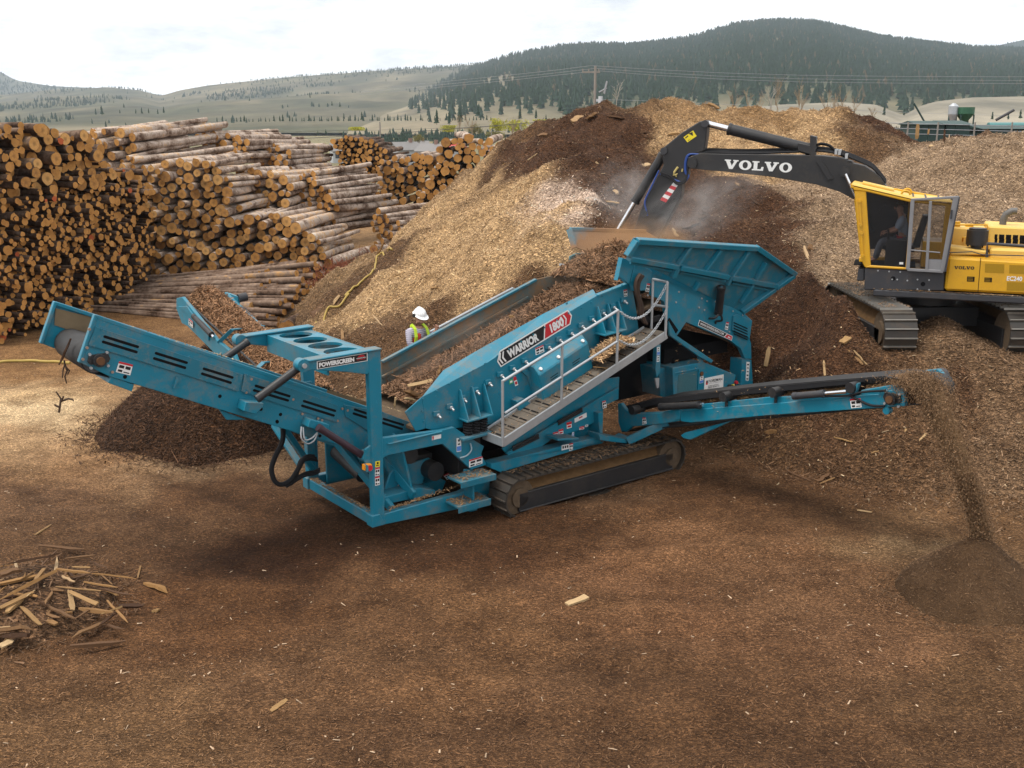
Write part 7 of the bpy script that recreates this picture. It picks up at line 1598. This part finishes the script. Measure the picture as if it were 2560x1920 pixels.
zC=hill('forest_hill',[(-300,345),(800,345),(880,300),(960,262),(1060,232),(1150,185),(1280,143),(1400,122),(1490,116),(1560,118),(1640,111),(1740,96),(1830,68),(1940,56),(2040,60),(2110,76),(2200,98),(2300,110),(2440,126),(2560,128),(2700,132)],620,2300,cfor,HM,pw=1.0,rough=.12,seed=6)
zE=hill('gravel_terrace',[(-300,345),(1780,345),(1830,290),(1860,268),(1950,258),(2100,252),(2190,258),(2260,285),(2300,262),(2340,250),(2430,240),(2560,237),(2800,235)],330,560,lambda X_,Y_,Z_,U_,V_:mixc((.22,.2,.165),(.3,.27,.22),fbm(X_,Y_,.03,74)),HM,pw=.8,rough=.05,seed=7)
# pines: a few tiers of ragged boughs on a trunk
PINEM=plain('pine_needles',(.03,.05,.034),.95,0,.05,.35,.5); PINEB=plain('pine_needles_brown',(.1,.085,.055),.95,0,.05,.3,.5); TRK=plain('pine_trunk',(.08,.055,.04),.95)
def pinegeo(seed,tiers=4,n=7,slim=.2):
    r=np.random.default_rng(seed); vs=[];fs=[]
    for k in range(tiers):
        z0=.12+.8*k/tiers; z1=z0+.9/tiers*1.7 if k<tiers-1 else 1.; rad=slim*(1-.8*k/tiers)*r.uniform(.85,1.15); b=len(vs)
        for j in range(n): a=2*math.pi*(j+r.uniform(-.3,.3))/n; q=rad*r.uniform(.6,1.2); vs.append((q*math.cos(a),q*math.sin(a),z0+r.uniform(-.03,.03)))
        vs.append((0,0,min(1,z1))); fs+=[[b+j,b+(j+1)%n,b+n] for j in range(n)]
    return np.array(vs),np.array(fs)
PG=[pinegeo(k) for k in range(4)]
def forest(name,label,u,Y_,zf,h0,h1,mat,seed,tiers=None):
    r=np.random.default_rng(seed); V=[];F=[];n0=0; X_=u*Y_; Z_=zf(X_,Y_)
    for k in range(4):
        m=(np.arange(len(u))%4==k); g,f=PG[k]; h=r.uniform(h0,h1,m.sum()); w=h*r.uniform(.8,1.7,m.sum())
        P_=np.c_[X_[m],Y_[m],Z_[m]-.5]; v=P_[:,None]+g[None]*np.stack([w,w,h],-1)[:,None]; V.append(v.reshape(-1,3)); F.append((f[None]+(np.arange(m.sum())*len(g))[:,None,None]).reshape(-1,3)+n0); n0+=m.sum()*len(g)
    o=npmesh(name,np.concatenate(V),np.concatenate(F),mat); return tag(o,label,'forest',kind='stuff')
fr=np.random.default_rng(12)
def cand(n,umin,umax,d0,d1): u=fr.uniform(umin,umax,n); Y_=np.sqrt(fr.uniform(d0**2,d1**2,n)); return u,Y_
u,Y_=cand(36000,-.12,.62,700,2380); X_=u*Y_; z=zC(X_,Y_); v=(Y_-620)/1680; pxu=1280+u*2600/1.0
den=np.clip((v-.02)*3.2,0,1)*np.clip((u+.1)*5,0,1)*np.clip(1.25-.9*np.clip((fbm(X_,Y_,.01,73)-.52)*7,0,1),.12,1); k=(fr.uniform(0,1,len(u))<den)&(z>3)
forest('pine_forest','dense pine forest covering the big hill',u[k],Y_[k],zC,8,15,PINEM,1)
kb=np.where(k)[0]; kb=kb[fr.uniform(0,1,len(kb))<.07]; forest('brown_forest','scattered brownish dead pines in the hill forest',u[kb]+.0006,Y_[kb]+4,zC,9,15,PINEB,2)
# scattered woods on the grass hills
u,Y_=cand(14000,-.55,.12,760,3050); X_=u*Y_; z=zB(X_,Y_); v=(Y_-700)/2300; band=np.clip((fbm(X_*.6,Y_*.5,.007,81)-.6)*12,0,1)*.9+np.clip((fbm(X_,Y_,.02,83)-.7)*9,0,1)*.3+np.clip((v-.86)*8,0,1)*np.clip((u+.28)*6,0,1)*.9
k=(fr.uniform(0,1,len(u))<band)&(z>1); forest('hill_woods','dark tree groups scattered on the grass hills',u[k],Y_[k],zB,4,8.5,PINEM,3)
u,Y_=cand(2500,-.6,-.3,2850,3850); X_=u*Y_; forest('far_woods','blue woods on the far left hill',u,Y_,zA,8,13,PINEM,4)
u,Y_=cand(3500,.36,.62,2950,3680); forest('far_woods','dark woods on the far right hill',u,Y_,zD,8,14,PINEM,5)
# single pines along the fields
def pineobj(seed):
    g,f=pinegeo(seed,6,8,.2); mb=MB(); mb.add(g,f.tolist(),0); mb.cyl((0,0,0),(0,0,.2),.016,6,mi=1); return mb.mesh('pine',[PINEM,TRK])
PM=[pineobj(20+k) for k in range(4)]
def pine(px_,pyb,pyt,Y,k,lab,grp):
    b=atY(px_,pyb,Y); t_=atY(px_,pyt,Y); h=t_[2]-b[2]; o=bpy.data.objects.new('pine_tree',PM[k%4]); COL.objects.link(o); o.location=b; o.scale=(h,h,h); o.rotation_euler=(0,0,k); tag(o,lab,'pine tree',grp)
pr=np.random.default_rng(30); i=0
for x in list(np.arange(545,760,11))+list(np.arange(760,1000,9))+list(np.arange(1000,1240,10)):
    x=x+pr.uniform(-4,4); h=pr.uniform(8,20); yb=306-(x-500)*.006; pine(x,yb,yb-h,520+pr.uniform(-40,40),i,'small dark pine in the row along the far field edge','pines along the field edge'); i+=1
for x,yb,yt,Y in ((1092,312,272,330),(1123,313,276,330),(1150,310,268,340),(1195,292,262,420),(1300,300,268,400),(1340,298,272,380),(1420,300,278,300),(1460,300,262,260),(1470,305,266,250),(1365,300,285,300),(795,338,326,280),(815,338,322,280),(937,340,327,280),(860,300,282,420),(905,302,278,420),(340,285,272,700),(355,285,268,700),(372,284,270,700),(395,286,272,700),(410,284,266,700),(300,284,274,700),(240,288,270,760),(255,288,262,760),(310,270,258,800),(775,245,232,1100),(830,265,252,900),(850,268,254,900),(1400,282,250,420),(1560,275,245,380),(1590,280,250,380),(2210,290,262,420),(2260,290,270,420),(2480,300,278,320),(2520,300,280,320),(2550,298,272,320)):
    pine(x,yb,yt,Y,i,'dark pine standing singly out in the valley fields','single valley pines'); i+=1
# rows of conifers at the foot of the terrace and mid valley woods
u,Y_=cand(900,-.16,.1,420,640); k=np.abs(fbm(u*900,Y_,.02,90)-.5)<.035; forest('valley_woods','low dark conifers in rows across the valley fields',u[k],Y_[k],lambda a,b:a*0-2.5,3,7,PINEM,6)
u,Y_=cand(1100,.17,.6,300,345); forest('valley_woods','bushy dark trees at the foot of the gravel terrace',u,Y_,lambda a,b:a*0-2.5,4,9,PINEB,7)
# willows in first leaf: clouds of small leaves round a branching frame
LEAF=plain('spring_leaf',(.36,.34,.03),.9,0,.1,.35,.8); LEAFG=plain('olive_leaf',(.19,.17,.06),.9,0,.1,.3,.8)
def leafy(px_,pyb,pyt,w,Y,mat,label,seed,n=1500):
    r=np.random.default_rng(seed); b=atY(px_,pyb,Y); t_=atY(px_,pyt,Y); h=t_[2]-b[2]; W_=w*Y/2600; root=empty('willow_tree',b,0,label,'tree','spring willows in the valley')
    mb=MB(); mb.tube([(0,0,0),(.05,0,h*.3),(0,0,h*.6)],[h*.03,h*.022,h*.01],6)
    for k in range(7): a=r.uniform(0,6.28); mb.tube([(0,0,h*.3),(math.cos(a)*W_*.2,math.sin(a)*W_*.2,h*.55),(math.cos(a)*W_*.4,math.sin(a)*W_*.4,h*.8)],[h*.015,h*.01,h*.004],4)
    mb.build('trunk',[TRK],root)
    cl=np.c_[r.normal(0,.24,26)*W_,r.normal(0,.24,26)*W_,h*(.58+.2*r.normal(0,.8,26))]; c=cl[r.integers(0,26,n)]+r.normal(0,.09,(n,3))*W_; c[:,2]=np.clip(c[:,2],h*.15,h); s=W_*.035
    d=r.normal(0,1,(n,3));d/=np.linalg.norm(d,axis=1)[:,None]; e=np.cross(d,r.normal(0,1,(n,3))); e/=np.linalg.norm(e,axis=1)[:,None]; V=np.stack([c-d*s,c+e*s*.7,c+d*s,c-e*s*.7],1).reshape(-1,3); F=np.arange(4*n).reshape(n,4)
    o=npmesh('crown',V,F,mat); o.parent=root
for i,(x,yb,yt,w,Y,m_,l) in enumerate(((1245,332,296,46,300,LEAF,'yellow green willow behind the far log stacks'),(1290,335,300,55,310,LEAF,'broad yellow green willow between two others'),(1352,330,299,56,300,LEAF,'bright yellow green willow left of the mound top'),(1420,310,295,34,300,LEAF,'small yellow willow touching the mound outline'),(1122,332,314,40,330,LEAF,'yellow bush willow left of the bare trees'),(895,327,318,40,330,LEAF,'low yellow shrub on the valley field'),(1045,362,335,28,250,LEAFG,'olive bush between the white houses'),(1240,352,330,40,270,LEAFG,'olive bush near the barn roof'),(1320,352,322,40,260,LEAFG,'olive willow low beside the mound'),(1185,340,310,30,290,LEAFG,'thin olive tree behind the wire'))): leafy(x,yb,yt,w,Y,m_,l,40+i)
# bare poplars and birches
BAREM=plain('bare_twigs',(.28,.21,.14),.9,0,.1,.3,.3); BAREW=plain('pale_birch',(.4,.36,.31),.9,0,.1,.3,.3)
def bare(px_,pyb,pyt,w,Y,mat,label,seed,depth=4):
    r=np.random.default_rng(seed); b=atY(px_,pyb,Y); t_=atY(px_,pyt,Y); h=t_[2]-b[2]; mb=MB()
    def grow(p,d,L,rad,k):
        q=p+d*L*.5+r.normal(0,.03,3)*L; e=p+d*L+r.normal(0,.05,3)*L; mb.tube([p,q,e],[rad,rad*.8,rad*.55],4)
        if k==0: return
        for j in range(r.integers(3,5)):
            f=r.uniform(.35,1.); s=p+(e-p)*f; a=r.uniform(0,6.28); dd=d+np.array([math.cos(a),math.sin(a),r.uniform(-.1,.5)])*r.uniform(.3,.6)*w; dd/=np.linalg.norm(dd); grow(s,dd,L*r.uniform(.45,.68),rad*.5,k-1)
    grow(np.zeros(3),np.array([0,0,1.]),h*.58,h*.012+.02,depth)
    o=mb.build('bare_tree',[mat]); o.location=b; tag(o,label,'bare tree','leafless trees in the valley')
for i,(x,yb,yt,w,Y,m_) in enumerate(((1540,300,215,1.,130,BAREW),(1830,300,222,1.,140,BAREM),(1868,300,225,.9,140,BAREM),(1940,310,195,1.1,135,BAREM),(1925,310,205,1.,135,BAREW),(1995,310,215,.6,140,BAREM),(2085,312,212,.9,140,BAREM),(2060,310,225,.8,140,BAREM),(2105,315,222,.9,140,BAREM),(2180,318,258,.8,150,BAREM),(2000,312,240,1.,130,BAREM),(1900,312,242,1.,130,BAREM),(1150,355,285,.9,200,BAREM),(1180,355,290,.9,210,BAREM),(1280,360,282,.9,190,BAREM),(1300,365,300,.9,190,BAREW),(1165,358,300,1.,180,BAREM),(2130,315,240,1.,140,BAREM))): bare(x,yb,yt,w,Y,m_,'leafless tree with thin pale branches showing above the log stacks' if x<1400 else 'leafless tree with thin pale branches rising behind the chip mound',100+i)
# ---------------------------------------------------------------- houses, sheds, poles
HW=plain('white_siding',(.4,.41,.42),.7); HR=plain('pale_grey_roof',(.17,.16,.155),.5,0,.4,.1); HRB=plain('brown_roof',(.22,.13,.1),.8); WIN=plain('dark_window_pane',(.03,.035,.045),.2,0,.5); HRR=plain('red_awning',(.5,.05,.05),.7)
def house(px_,py_,Y,w,d,h,rz,label,wall=HW,roof=HR):
    b=atY(px_,py_,Y); b[2]=-2.6; r=empty('house',b,R(rz),label,'house')
    mb=MB(); mb.box((-w/2,-d/2,-2),(w/2,d/2,h)); mb.ext([(-w/2,-d/2,h),(-w/2,d/2,h),(-w/2,0,h+d*.3)],(w,0,0)); mb.build('wall',[wall],r)
    mb=MB(); 
    for s in (-1,1): mb.ext([(-w/2-.4,s*(d/2+.4),h-.25),(w/2+.4,s*(d/2+.4),h-.25),(w/2+.4,0,h+d*.3+.02),(-w/2-.4,0,h+d*.3+.02)],(0,0,.15))
    rf_=mb.build('roof',[roof],r); mb=MB(); mb.box((w*.2,-.3,h+d*.2),(w*.2+.6,.3,h+d*.3+.9)); mb.build('chimney',[HRB],rf_)
    for k in range(3):
        x=-w/2+w*(k+.5)/3; mb=MB(); mb.box((x-.55,-d/2-.04,h*.4),(x+.55,-d/2-.005,h*.4+1.2)); mb.build('window',[WIN],r)
    mb=MB(); mb.box((-w/2-.04,-.5,h*.35),(-w/2-.005,.6,h*.35+1.2)); mb.build('window',[WIN],r)
for i,a in enumerate(((862,352,250,6.5,5,2.9,18,'long low white house with pale roof at the left of the settlement'),(940,362,240,6,5,3.2,-24,'white house with pale roof beside the wooden pole'),(1012,368,225,5,4.5,3.8,30,'tall white house with pale roof right of the wooden pole'),(1078,362,215,4.5,4,3.8,-30,'white gabled house nearest the far log stacks'),(1045,350,280,5,4,3.2,10,'small white house behind the taller ones'),(1265,365,225,9,6,2.6,4,'white walled barn with brown roof behind the log ends',HW,HRB),(1130,345,290,7,4,2.2,0,'small shed with a red roof',HW,HRR))): house(*a)
WOOD=plain('weathered_pole',(.25,.225,.2),.9)
def pole(px_,pyb,pyt,Y,r,label,arm=True,extra=False):
    b=atY(px_,pyb,Y); t_=atY(px_,pyt,Y); b[2]=-.5; e=empty('utility_pole',b,0,label,'utility pole'); h=t_[2]+.5
    mb=MB(); mb.cyl((0,0,0),(0,0,h),r,10,r*.75); mb.build('post',[WOOD],e)
    if arm: 
        mb=MB(); mb.box((-1.0,-.06,h-.5),(.35,.06,h-.38)); [mb.cyl((x,0,h-.38),(x,0,h-.2),.05,8) for x in (-.95,-.5,.25)]; mb.build('cross_arm',[WOOD],e)
    if extra:
        mb=MB(); mb.cyl((.42,-.1,h-3.1),(.42,-.1,h-2.2),.16,14); mb.box((.1,-.1,h-2.6),(.3,-.02,h-2.4)); mb.build('transformer',[plain('transformer_grey',(.5,.52,.55),.5)],e)
        mb=MB(); mb.cyl((.7,0,h-2.0),(.9,0,h-1.1),.07,8); mb.cyl((.3,0,h-1.9),(.9,0,h-1.6),.05,8); mb.build('cutout_fuse',[plain('porcelain',(.3,.3,.32),.4)],e)
        mb=MB(); mb.tube([(.1,0,h-5.6),(.5,0,h-4.8),(.95,0,h-4.3)],.04,6); mb.cyl((.8,0,h-4.35),(1.15,0,h-4.25),.1,10); mb.build('lamp_arm',[plain('lamp_grey',(.55,.57,.6),.5)],e)
    return b,h
YP=82; b,h=pole(1486,300,165,YP,.13,'tall grey utility pole with transformer standing behind the chip mound',True,True)
pole(951,352,305,150,.14,'short dark wooden pole before the white houses',False); pole(1229,352,322,170,.1,'thin dark pole behind the far log ends',False)
WIRE=plain('wire_grey',(.3,.31,.33),.5,.3); WIRED=plain('dark_cable',(.05,.05,.055),.6)
def wire(label,pts,r,mat):
    out=[]; P_=[atY(*q) for q in pts]
    for a,c in zip(P_,P_[1:]):
        for k in range(10): out.append(a+(c-a)*k/10)
    out.append(P_[-1]); mb=MB(); mb.tube(out,r,5); tag(mb.build('power_line',[mat]),label,'cable')
for k,(dy,lab) in enumerate(((0,'uppermost'),(7,'middle'),(13,'lowest'))):
    wire(f'{lab} pale power line running right from the tall pole',[(1486-8+8*k,164+dy,YP),(1640,174+dy*1.1,YP*1.02),(1800,182+dy*1.2,YP*1.05),(2000,188+dy*1.3,YP*1.08),(2250,191+dy*1.3,YP*1.12),(2560,192+dy*1.3,YP*1.18),(2900,190+dy,YP*1.25)],.013,WIRE)
    wire(f'{lab} pale power line running left from the tall pole',[(1486-8+8*k,164+dy,YP),(1400,174+dy,YP*1.06),(1300,185+dy,YP*1.12),(1180,197+dy,YP*1.2),(1080,207+dy,YP*1.3),(900,224+dy,YP*1.6)],.013,WIRE)
wire('thin service wire running right below the power lines',[(1490,248,YP),(1700,255,YP*1.1),(2000,270,YP*1.3),(2300,283,YP*1.5),(2560,290,YP*1.7)],.012,WIRE)
wire('black cable sagging past the short wooden pole',[(300,352,135),(560,349,140),(760,346,145),(951,336,150),(1150,321,140),(1300,309,128),(1450,299,118)],.035,WIRED)
wire('thin upper cable above the black cable',[(560,332,140),(951,325,150),(1200,318,145),(1420,306,125)],.016,WIRED)
# green mill sheds, bins and cyclone at the right
GRN=plain('dark_green_cladding',(.02,.05,.045),.6); GRN2=plain('teal_roof',(.08,.2,.2),.5); GRNB=plain('green_bin',(.03,.11,.06),.5)
YS=62
def px3(x,y,Y=YS): return atY(x,y,Y)
def shed(x0,x1,yt,yb,d,label,roofm=GRN,door=True):
    a=px3(x0,yt);b_=px3(x1,yt); zb=-.2; r=empty('shed',(a[0],YS,zb),0,label,'shed'); w=b_[0]-a[0]; h=a[2]-zb
    mb=MB(); mb.box((0,0,0),(w,d,h)); 
    for k in range(int(w/.5)): mb.box((k*.5+.05,-.03,0),(k*.5+.15,0.,h-.05))
    mb.build('wall',[GRN],r); mb=MB(); mb.ext([(-.15,-.2,h),(-.15,d+.2,h),(-.15,d/2,h+.22)],(w+.3,0,0)); mb.build('roof',[roofm],r)
    if door: mb=MB(); mb.box((w*.4,-.06,0),(w*.4+1.,-.032,h*.8)); mb.build('door',[plain('shed_door',(.3,.31,.3))],r)
shed(2298,2362,312,360,3,'dark green shed nearest the yellow board'); shed(2366,2425,311,360,3.2,'dark green shed in the middle of the mill row'); 
shed(2458,2640,322,352,4,'long low green shed at the right edge'); 
mb=MB(); a=px3(2470,318,64);b_=px3(2660,318,64); mb.cyl((a[0],64,a[2]),(b_[0],64,a[2]),.28,16); [mb.cyl((a[0]+k*1.2,64,a[2]),(a[0]+k*1.2,64,a[2]-2),.06,6) for k in range(4)]; tag(mb.build('pipe_duct',[GRN2]),'teal round duct above the long green shed','duct')
p=px3(2414,268,75); e=empty('green_bin',(p[0],75,0),0,'green cone bottomed bin on legs behind the sheds','bin'); mb=MB(); z=p[2]; mb.cyl((0,0,z-.45),(0,0,z),.62,18); mb.cyl((0,0,z-1.05),(0,0,z-.45),.15,18,.62); mb.build('hopper',[GRNB],e)
for sx in (-.45,.45):
    for sy in (-.45,.45): mb=MB(); mb.cyl((sx,sy,-.2),(sx,sy,z-.5),.05,6); mb.build('leg',[GRN],e)
p=px3(2385,258,75); e=empty('dust_cyclone',(p[0],75,0),0,'silver dust cyclone tower on legs left of the green bin','cyclone'); mb=MB(); z=p[2]; mb.cyl((0,0,z-.75),(0,0,z-.2),.33,16); mb.cyl((0,0,z-1.5),(0,0,z-.75),.12,16,.33); mb.cyl((0,0,z-.2),(0,0,z),.33,16,.1); mb.build('drum',[GREY],e)
for sx in (-.5,.5): mb=MB(); mb.cyl((sx,0,-.2),(sx*.5,0,z-.7),.05,6); mb.build('leg',[GRN],e)
mb=MB(); mb.tube([px3(2285,258,95),px3(2312,306,95)],.08,6); tag(mb.build('chute_boom',[GRN]),'thin dark leaning chute left of the sheds','chute')
mb=MB(); mb.tube([px3(2535,275,90),px3(2490,300,90)],.12,6); tag(mb.build('chute_boom',[DGREY]),'dark leaning conveyor tube at the right edge','chute')
e=empty('wire_fence',(0,0,0),0,'wire fence running before the green sheds','fence')
mb=MB(); 
for k in range(3): mb.tube([px3(2130,305+k*13,58),px3(2640,318+k*13,58)],.02,5)
mb.build('fence_wire',[WIRE],e)
for x in (2160,2270,2345,2437,2530): p=px3(x,315,58); mb=MB(); mb.cyl((p[0],58,0),(p[0],58,p[2]+.2),.045,6); mb.build('fence_post',[WOOD],e)
# ================================================================ DUST, AIR, LIGHT, CAMERA
def dust(name,label,c,s,dens,col,nscale,rot=(0,0,0),thr=.42):
    me=bpy.data.meshes.new(name); bm=bmesh.new(); bmesh.ops.create_icosphere(bm,subdivisions=3,radius=1.); bm.to_mesh(me); bm.free()
    m=bpy.data.materials.new(name); m.use_nodes=True; t=NT(m); t.n.remove(t.n['Principled BSDF']); v=t.new('ShaderNodeVolumePrincipled'); v.inputs['Color'].default_value=(*col,1); v.inputs['Anisotropy'].default_value=.2
    co=t.obj(); ln=t.new('ShaderNodeVectorMath',operation='LENGTH'); t.link(co,ln.inputs[0]); f=t.math('SUBTRACT',1.,ln.outputs['Value'],True); f=t.math('POWER',f,1.2)
    n=t.math('MULTIPLY',t.math('SUBTRACT',t.noise(nscale,co,4,.6,.4),thr,True),4.); t.link(t.math('MULTIPLY',t.math('MULTIPLY',f,n),dens),v.inputs['Density']); t.link(v.outputs[0],t.n['Material Output'].inputs['Volume'])
    me.materials.append(m); o=bpy.data.objects.new(name,me); COL.objects.link(o); o.location=c; o.scale=s; o.rotation_euler=rot; tag(o,label,'dust',kind='stuff'); return o
if DUST:
    c=EX.wor(Bp(7,640,930,.6)); dust('dust_cloud','pale dust drifting right of the excavator arm',c+np.array([.4,.1,0]),(2.1,1.,.9),1.05,(.95,.94,.93),2.2,(0,-.45,0))
    c=EX.wor(Bp(7,170,800,1.5)); dust('dust_cloud','pale dust drifting left of the excavator arm',c,(1.2,.9,1.),.9,(.95,.94,.93),2.)
    c=SM.wor((7.6,1.5,4.35)); dust('dust_cloud','brown dust boiling out of the hopper',c,(1.5,1.1,.75),3.,(.62,.38,.2),1.8,(0,0,SM.ang))
    c=SM.wor((6.4,1.7,3.7)); dust('dust_cloud','thin dust above the feeder end of the screen',c,(1.1,1.1,.9),1.6,(.7,.55,.42),1.8)
    c=SM.wor((3.,1.5,2.75)); dust('dust_cloud','thin dust over the lower screen deck',c,(1.9,.8,.5),1.,(.7,.55,.45),1.8,(0,-.35,SM.ang))
    c=SM.wor((7.2,.35,1.55)); dust('dust_cloud','dark dust puff beside the engine cabinet',c,(.6,.4,.55),2.,(.55,.4,.32),2.)
if HAZE:
    mb=MB(); mb.box((-3600,-80,-25),(3600,4300,330)); m=bpy.data.materials.new('haze_air'); m.use_nodes=True; t=NT(m); t.n.remove(t.n['Principled BSDF']); v=t.new('ShaderNodeVolumePrincipled'); v.inputs['Density'].default_value=HAZE; v.inputs['Color'].default_value=(.76,.87,1.,1); v.inputs['Anisotropy'].default_value=.3
    t.link(v.outputs[0],t.n['Material Output'].inputs['Volume']); o=mb.build('haze',[m]); o['kind']='stuff'
w=bpy.data.worlds.new('World'); sc.world=w; w.use_nodes=True; t=NT(w); bg=t.n['Background']
sky=t.new('ShaderNodeTexSky',sky_type='NISHITA'); sky.sun_disc=False; SE,SA=R(66),R(-72); sky.sun_elevation=SE; sky.sun_rotation=SA+math.pi; sky.air_density=1.; sky.dust_density=2.
co=t.new('ShaderNodeTexCoord').outputs['Generated']; mp_=t.new('ShaderNodeMapping'); mp_.inputs['Scale'].default_value=(1,1,3.2); t.link(co,mp_.inputs[0]); n=t.noise(2.6,mp_.outputs[0],6,.58,.6); n2=t.noise(7.,mp_.outputs[0],5,.6)
cl=t.ramp(n2,[(.3,(SKYV*.6,SKYV*.64,SKYV*.70)),(.52,(SKYV,SKYV,SKYV))]); cover=t.ramp(n,[(.28,.9),(.40,1.)])
t.link(t.mix(cover,sky.outputs[0],cl),bg.inputs['Color']); bg.inputs['Strength'].default_value=.1
sl=bpy.data.lights.new('sun','SUN'); sl.energy=SUNE; sl.angle=R(28); sl.color=(1,.94,.85); so=bpy.data.objects.new('sun',sl); COL.objects.link(so)
# the sun stands behind the photographer's left shoulder, high
dsun=Vector((math.sin(SA)*math.cos(SE)*1.,-math.cos(SA)*math.cos(SE),math.sin(SE))); so.rotation_euler=dsun.to_track_quat('Z','Y').to_euler(); sky.sun_rotation=math.atan2(dsun.x,dsun.y)
cd=bpy.data.cameras.new('camera'); cd.sensor_width=36; cd.lens=36*FOC/2560; cd.clip_start=.1; cd.clip_end=20000; co_=bpy.data.objects.new('camera',cd); COL.objects.link(co_); co_.location=(0,0,CH); co_.rotation_euler=(math.pi/2-PT,0,0); sc.camera=co_
sc.view_settings.view_transform='Standard'; sc.view_settings.look='None'; sc.view_settings.gamma=1; sc.view_settings.exposure=EXPO; sc.view_settings.use_curve_mapping=False
sc.cycles.use_denoising=True; sc.cycles.max_bounces=6; sc.cycles.volume_bounces=1; sc.cycles.transparent_max_bounces=12; sc.cycles.volume_step_rate=2.; sc.cycles.volume_max_steps=128
